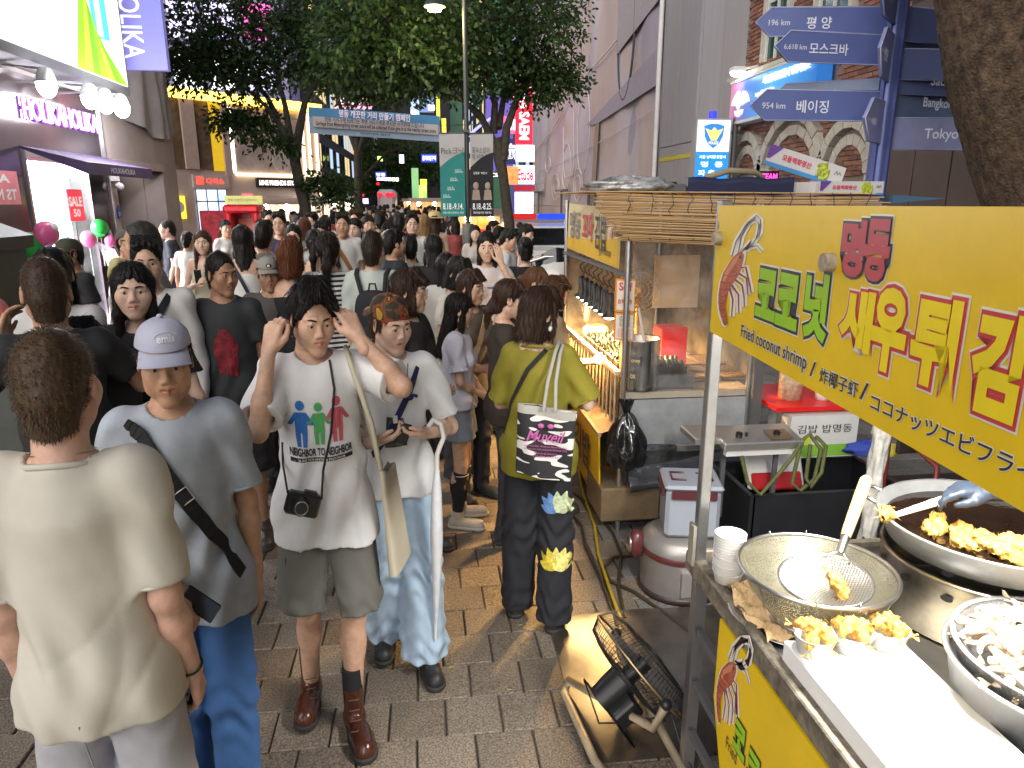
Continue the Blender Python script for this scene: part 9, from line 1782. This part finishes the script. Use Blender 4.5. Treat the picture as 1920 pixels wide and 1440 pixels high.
# ================================================================== the packed crowd down the street
protos=[]
tints=[((.6,.59,.57),'short'),((.02,.02,.022),'short'),((.55,.5,.45),'long'),((.03,.03,.035),'long'),((.25,.05,.05),'bob'),((.06,.08,.16),'short'),((.45,.45,.46),'pony'),((.015,.015,.016),'bob')]
n_before=len(PEOPLE)
far_spots=[]
rc2=random.Random(5)
while len(far_spots)<118:
 Yf=9.8+26*rc2.random()**1.25;Xf=rc2.uniform(-3.4,2.3)if Yf<18 else rc2.uniform(-4.2,3.0)
 if any((Xf-a)**2+(Yf-b)**2<.2 for a,b,_ in far_spots):continue
 if(1.3<Xf<4 and 14.3<Yf<20)or(Xf>.75 and Yf<16)or(-4<Xf<-1.6 and 18.8<Yf<21.2)or(.2<Xf<2.2 and 16.2<Yf<18.5):continue
 if-3.8<Xf<-2.7 and 12.6<Yf<14:continue
 if any((Xf-p.location.x)**2+(Yf-p.location.y)**2<.18 for p in PEOPLE):continue
 if Yf<12.5 and Xf<-2.3 and rc2.random()<.7:continue
 far_spots.append((Xf,Yf,rc2.choice((0,0,8,-10,178,182,172,190,60,-60))))
far_spots.sort(key=lambda t:t[1])
def copy_tree(o,parent=None):
 c=o.copy();COL.objects.link(c);c.parent=parent
 for ch in list(o.children):copy_tree(ch,c)
 return c
lab_far={}
for i,(Xf,Yf,fc)in enumerate(far_spots):
 k=i%8;col,hs_=tints[k];lab='small distant figure %s in the packed crowd down the street'%['with short hair in white','with short hair in black','with long hair in beige','with long hair in black','with bobbed hair in dark red','with short hair in navy','with ponytail in grey','with bobbed hair in black'][k];hh=rc2.uniform(1.58,1.80)
 if i<8:
  c=person(lab,0,0,0,fc,at_=(Xf,Yf,hh),hgt=hh,q=2,sex='f' if hs_ in('long','bob','pony')else 'm',hair=(hs_,BLK),skin=rc2.choice(('light','pale','tan')),top=('tee',col),bottom=('pants',(.03,.035,.05)),eyes=False,group='crowd down the street',pose=dict(walk=rc2.uniform(.2,.8)));protos.append(c['root'])
 else:
  r=copy_tree(protos[k]);r.location=(Xf,Yf,0);r.rotation_euler=(0,0,R(fc));s=hh/1.75;r.scale=(s*.9,s*.94,s);PEOPLE.append(r)
# beyond them nobody could count: heads and shoulders as one mass
hv_,hf_=[],[];ro=protos[1];off=0;src=[]
for ch in protos[0].children:
 me=ch.data;v=np.empty(len(me.vertices)*3,np.float32);me.vertices.foreach_get('co',v)
 if ch.name.split('.')[0]in('tshirt','hair','trousers','body'):src.append((ch.name.split('.')[0],v.reshape(-1,3),[tuple(p.vertices)for p in me.polygons]))
mass=MB();fm=[cloth((.30,.27,.25)),hair_mat(BLK),cloth((.03,.035,.05)),skin_mat('light')[0],cloth((.04,.04,.05)),cloth((.5,.48,.45))]
def lowpoly_person(mb,x,y,h,rz,shirt):
 s=h/1.75;c,sn=math.cos(rz),math.sin(rz)
 def tp(p):return(x+(p[0]*c-p[1]*sn)*s,y+(p[0]*sn+p[1]*c)*s,p[2]*s)
 def loft(rings,idx):
  mb.cur=idx;n=10;vs=[tp((rx*math.cos(2*math.pi*i/n)+ox,ry*math.sin(2*math.pi*i/n),z))for z,rx,ry,ox in rings for i in range(n)];mb.add(vs,[(j*n+i,j*n+(i+1)%n,(j+1)*n+(i+1)%n,(j+1)*n+i)for j in range(len(rings)-1)for i in range(n)],True)
 loft([(.84,.17,.13,0),(1.1,.16,.12,0),(1.35,.21,.12,0),(1.44,.17,.09,0),(1.48,.06,.06,0)],shirt);loft([(1.46,.055,.055,0),(1.55,.06,.065,0),(1.62,.072,.09,0),(1.66,.07,.09,0)],3);loft([(1.58,.078,.098,0),(1.68,.082,.10,0),(1.74,.05,.06,0),(1.755,.005,.005,0)],1)
 for sg in(-1,1):loft([(0,.05,.1,sg*.1),(.08,.05,.06,sg*.1),(.5,.07,.07,sg*.095),(.88,.09,.1,sg*.085)],2);loft([(.88,.03,.035,sg*.25),(1.15,.04,.04,sg*.24),(1.42,.05,.05,sg*.19)],3 if shirt!=4 else 4)
for k in range(260):
 Yf=30+55*rc2.random()**1.1;lowpoly_person(mass,rc2.uniform(-4.6,3.4),Yf,rc2.uniform(1.55,1.85),rc2.uniform(0,6.28),rc2.choice((0,4,5,5,4)))
tag(mass.build('far_crowd',fm),'dense mass of tiny people filling the far end of the street','crowd',kind='stuff')
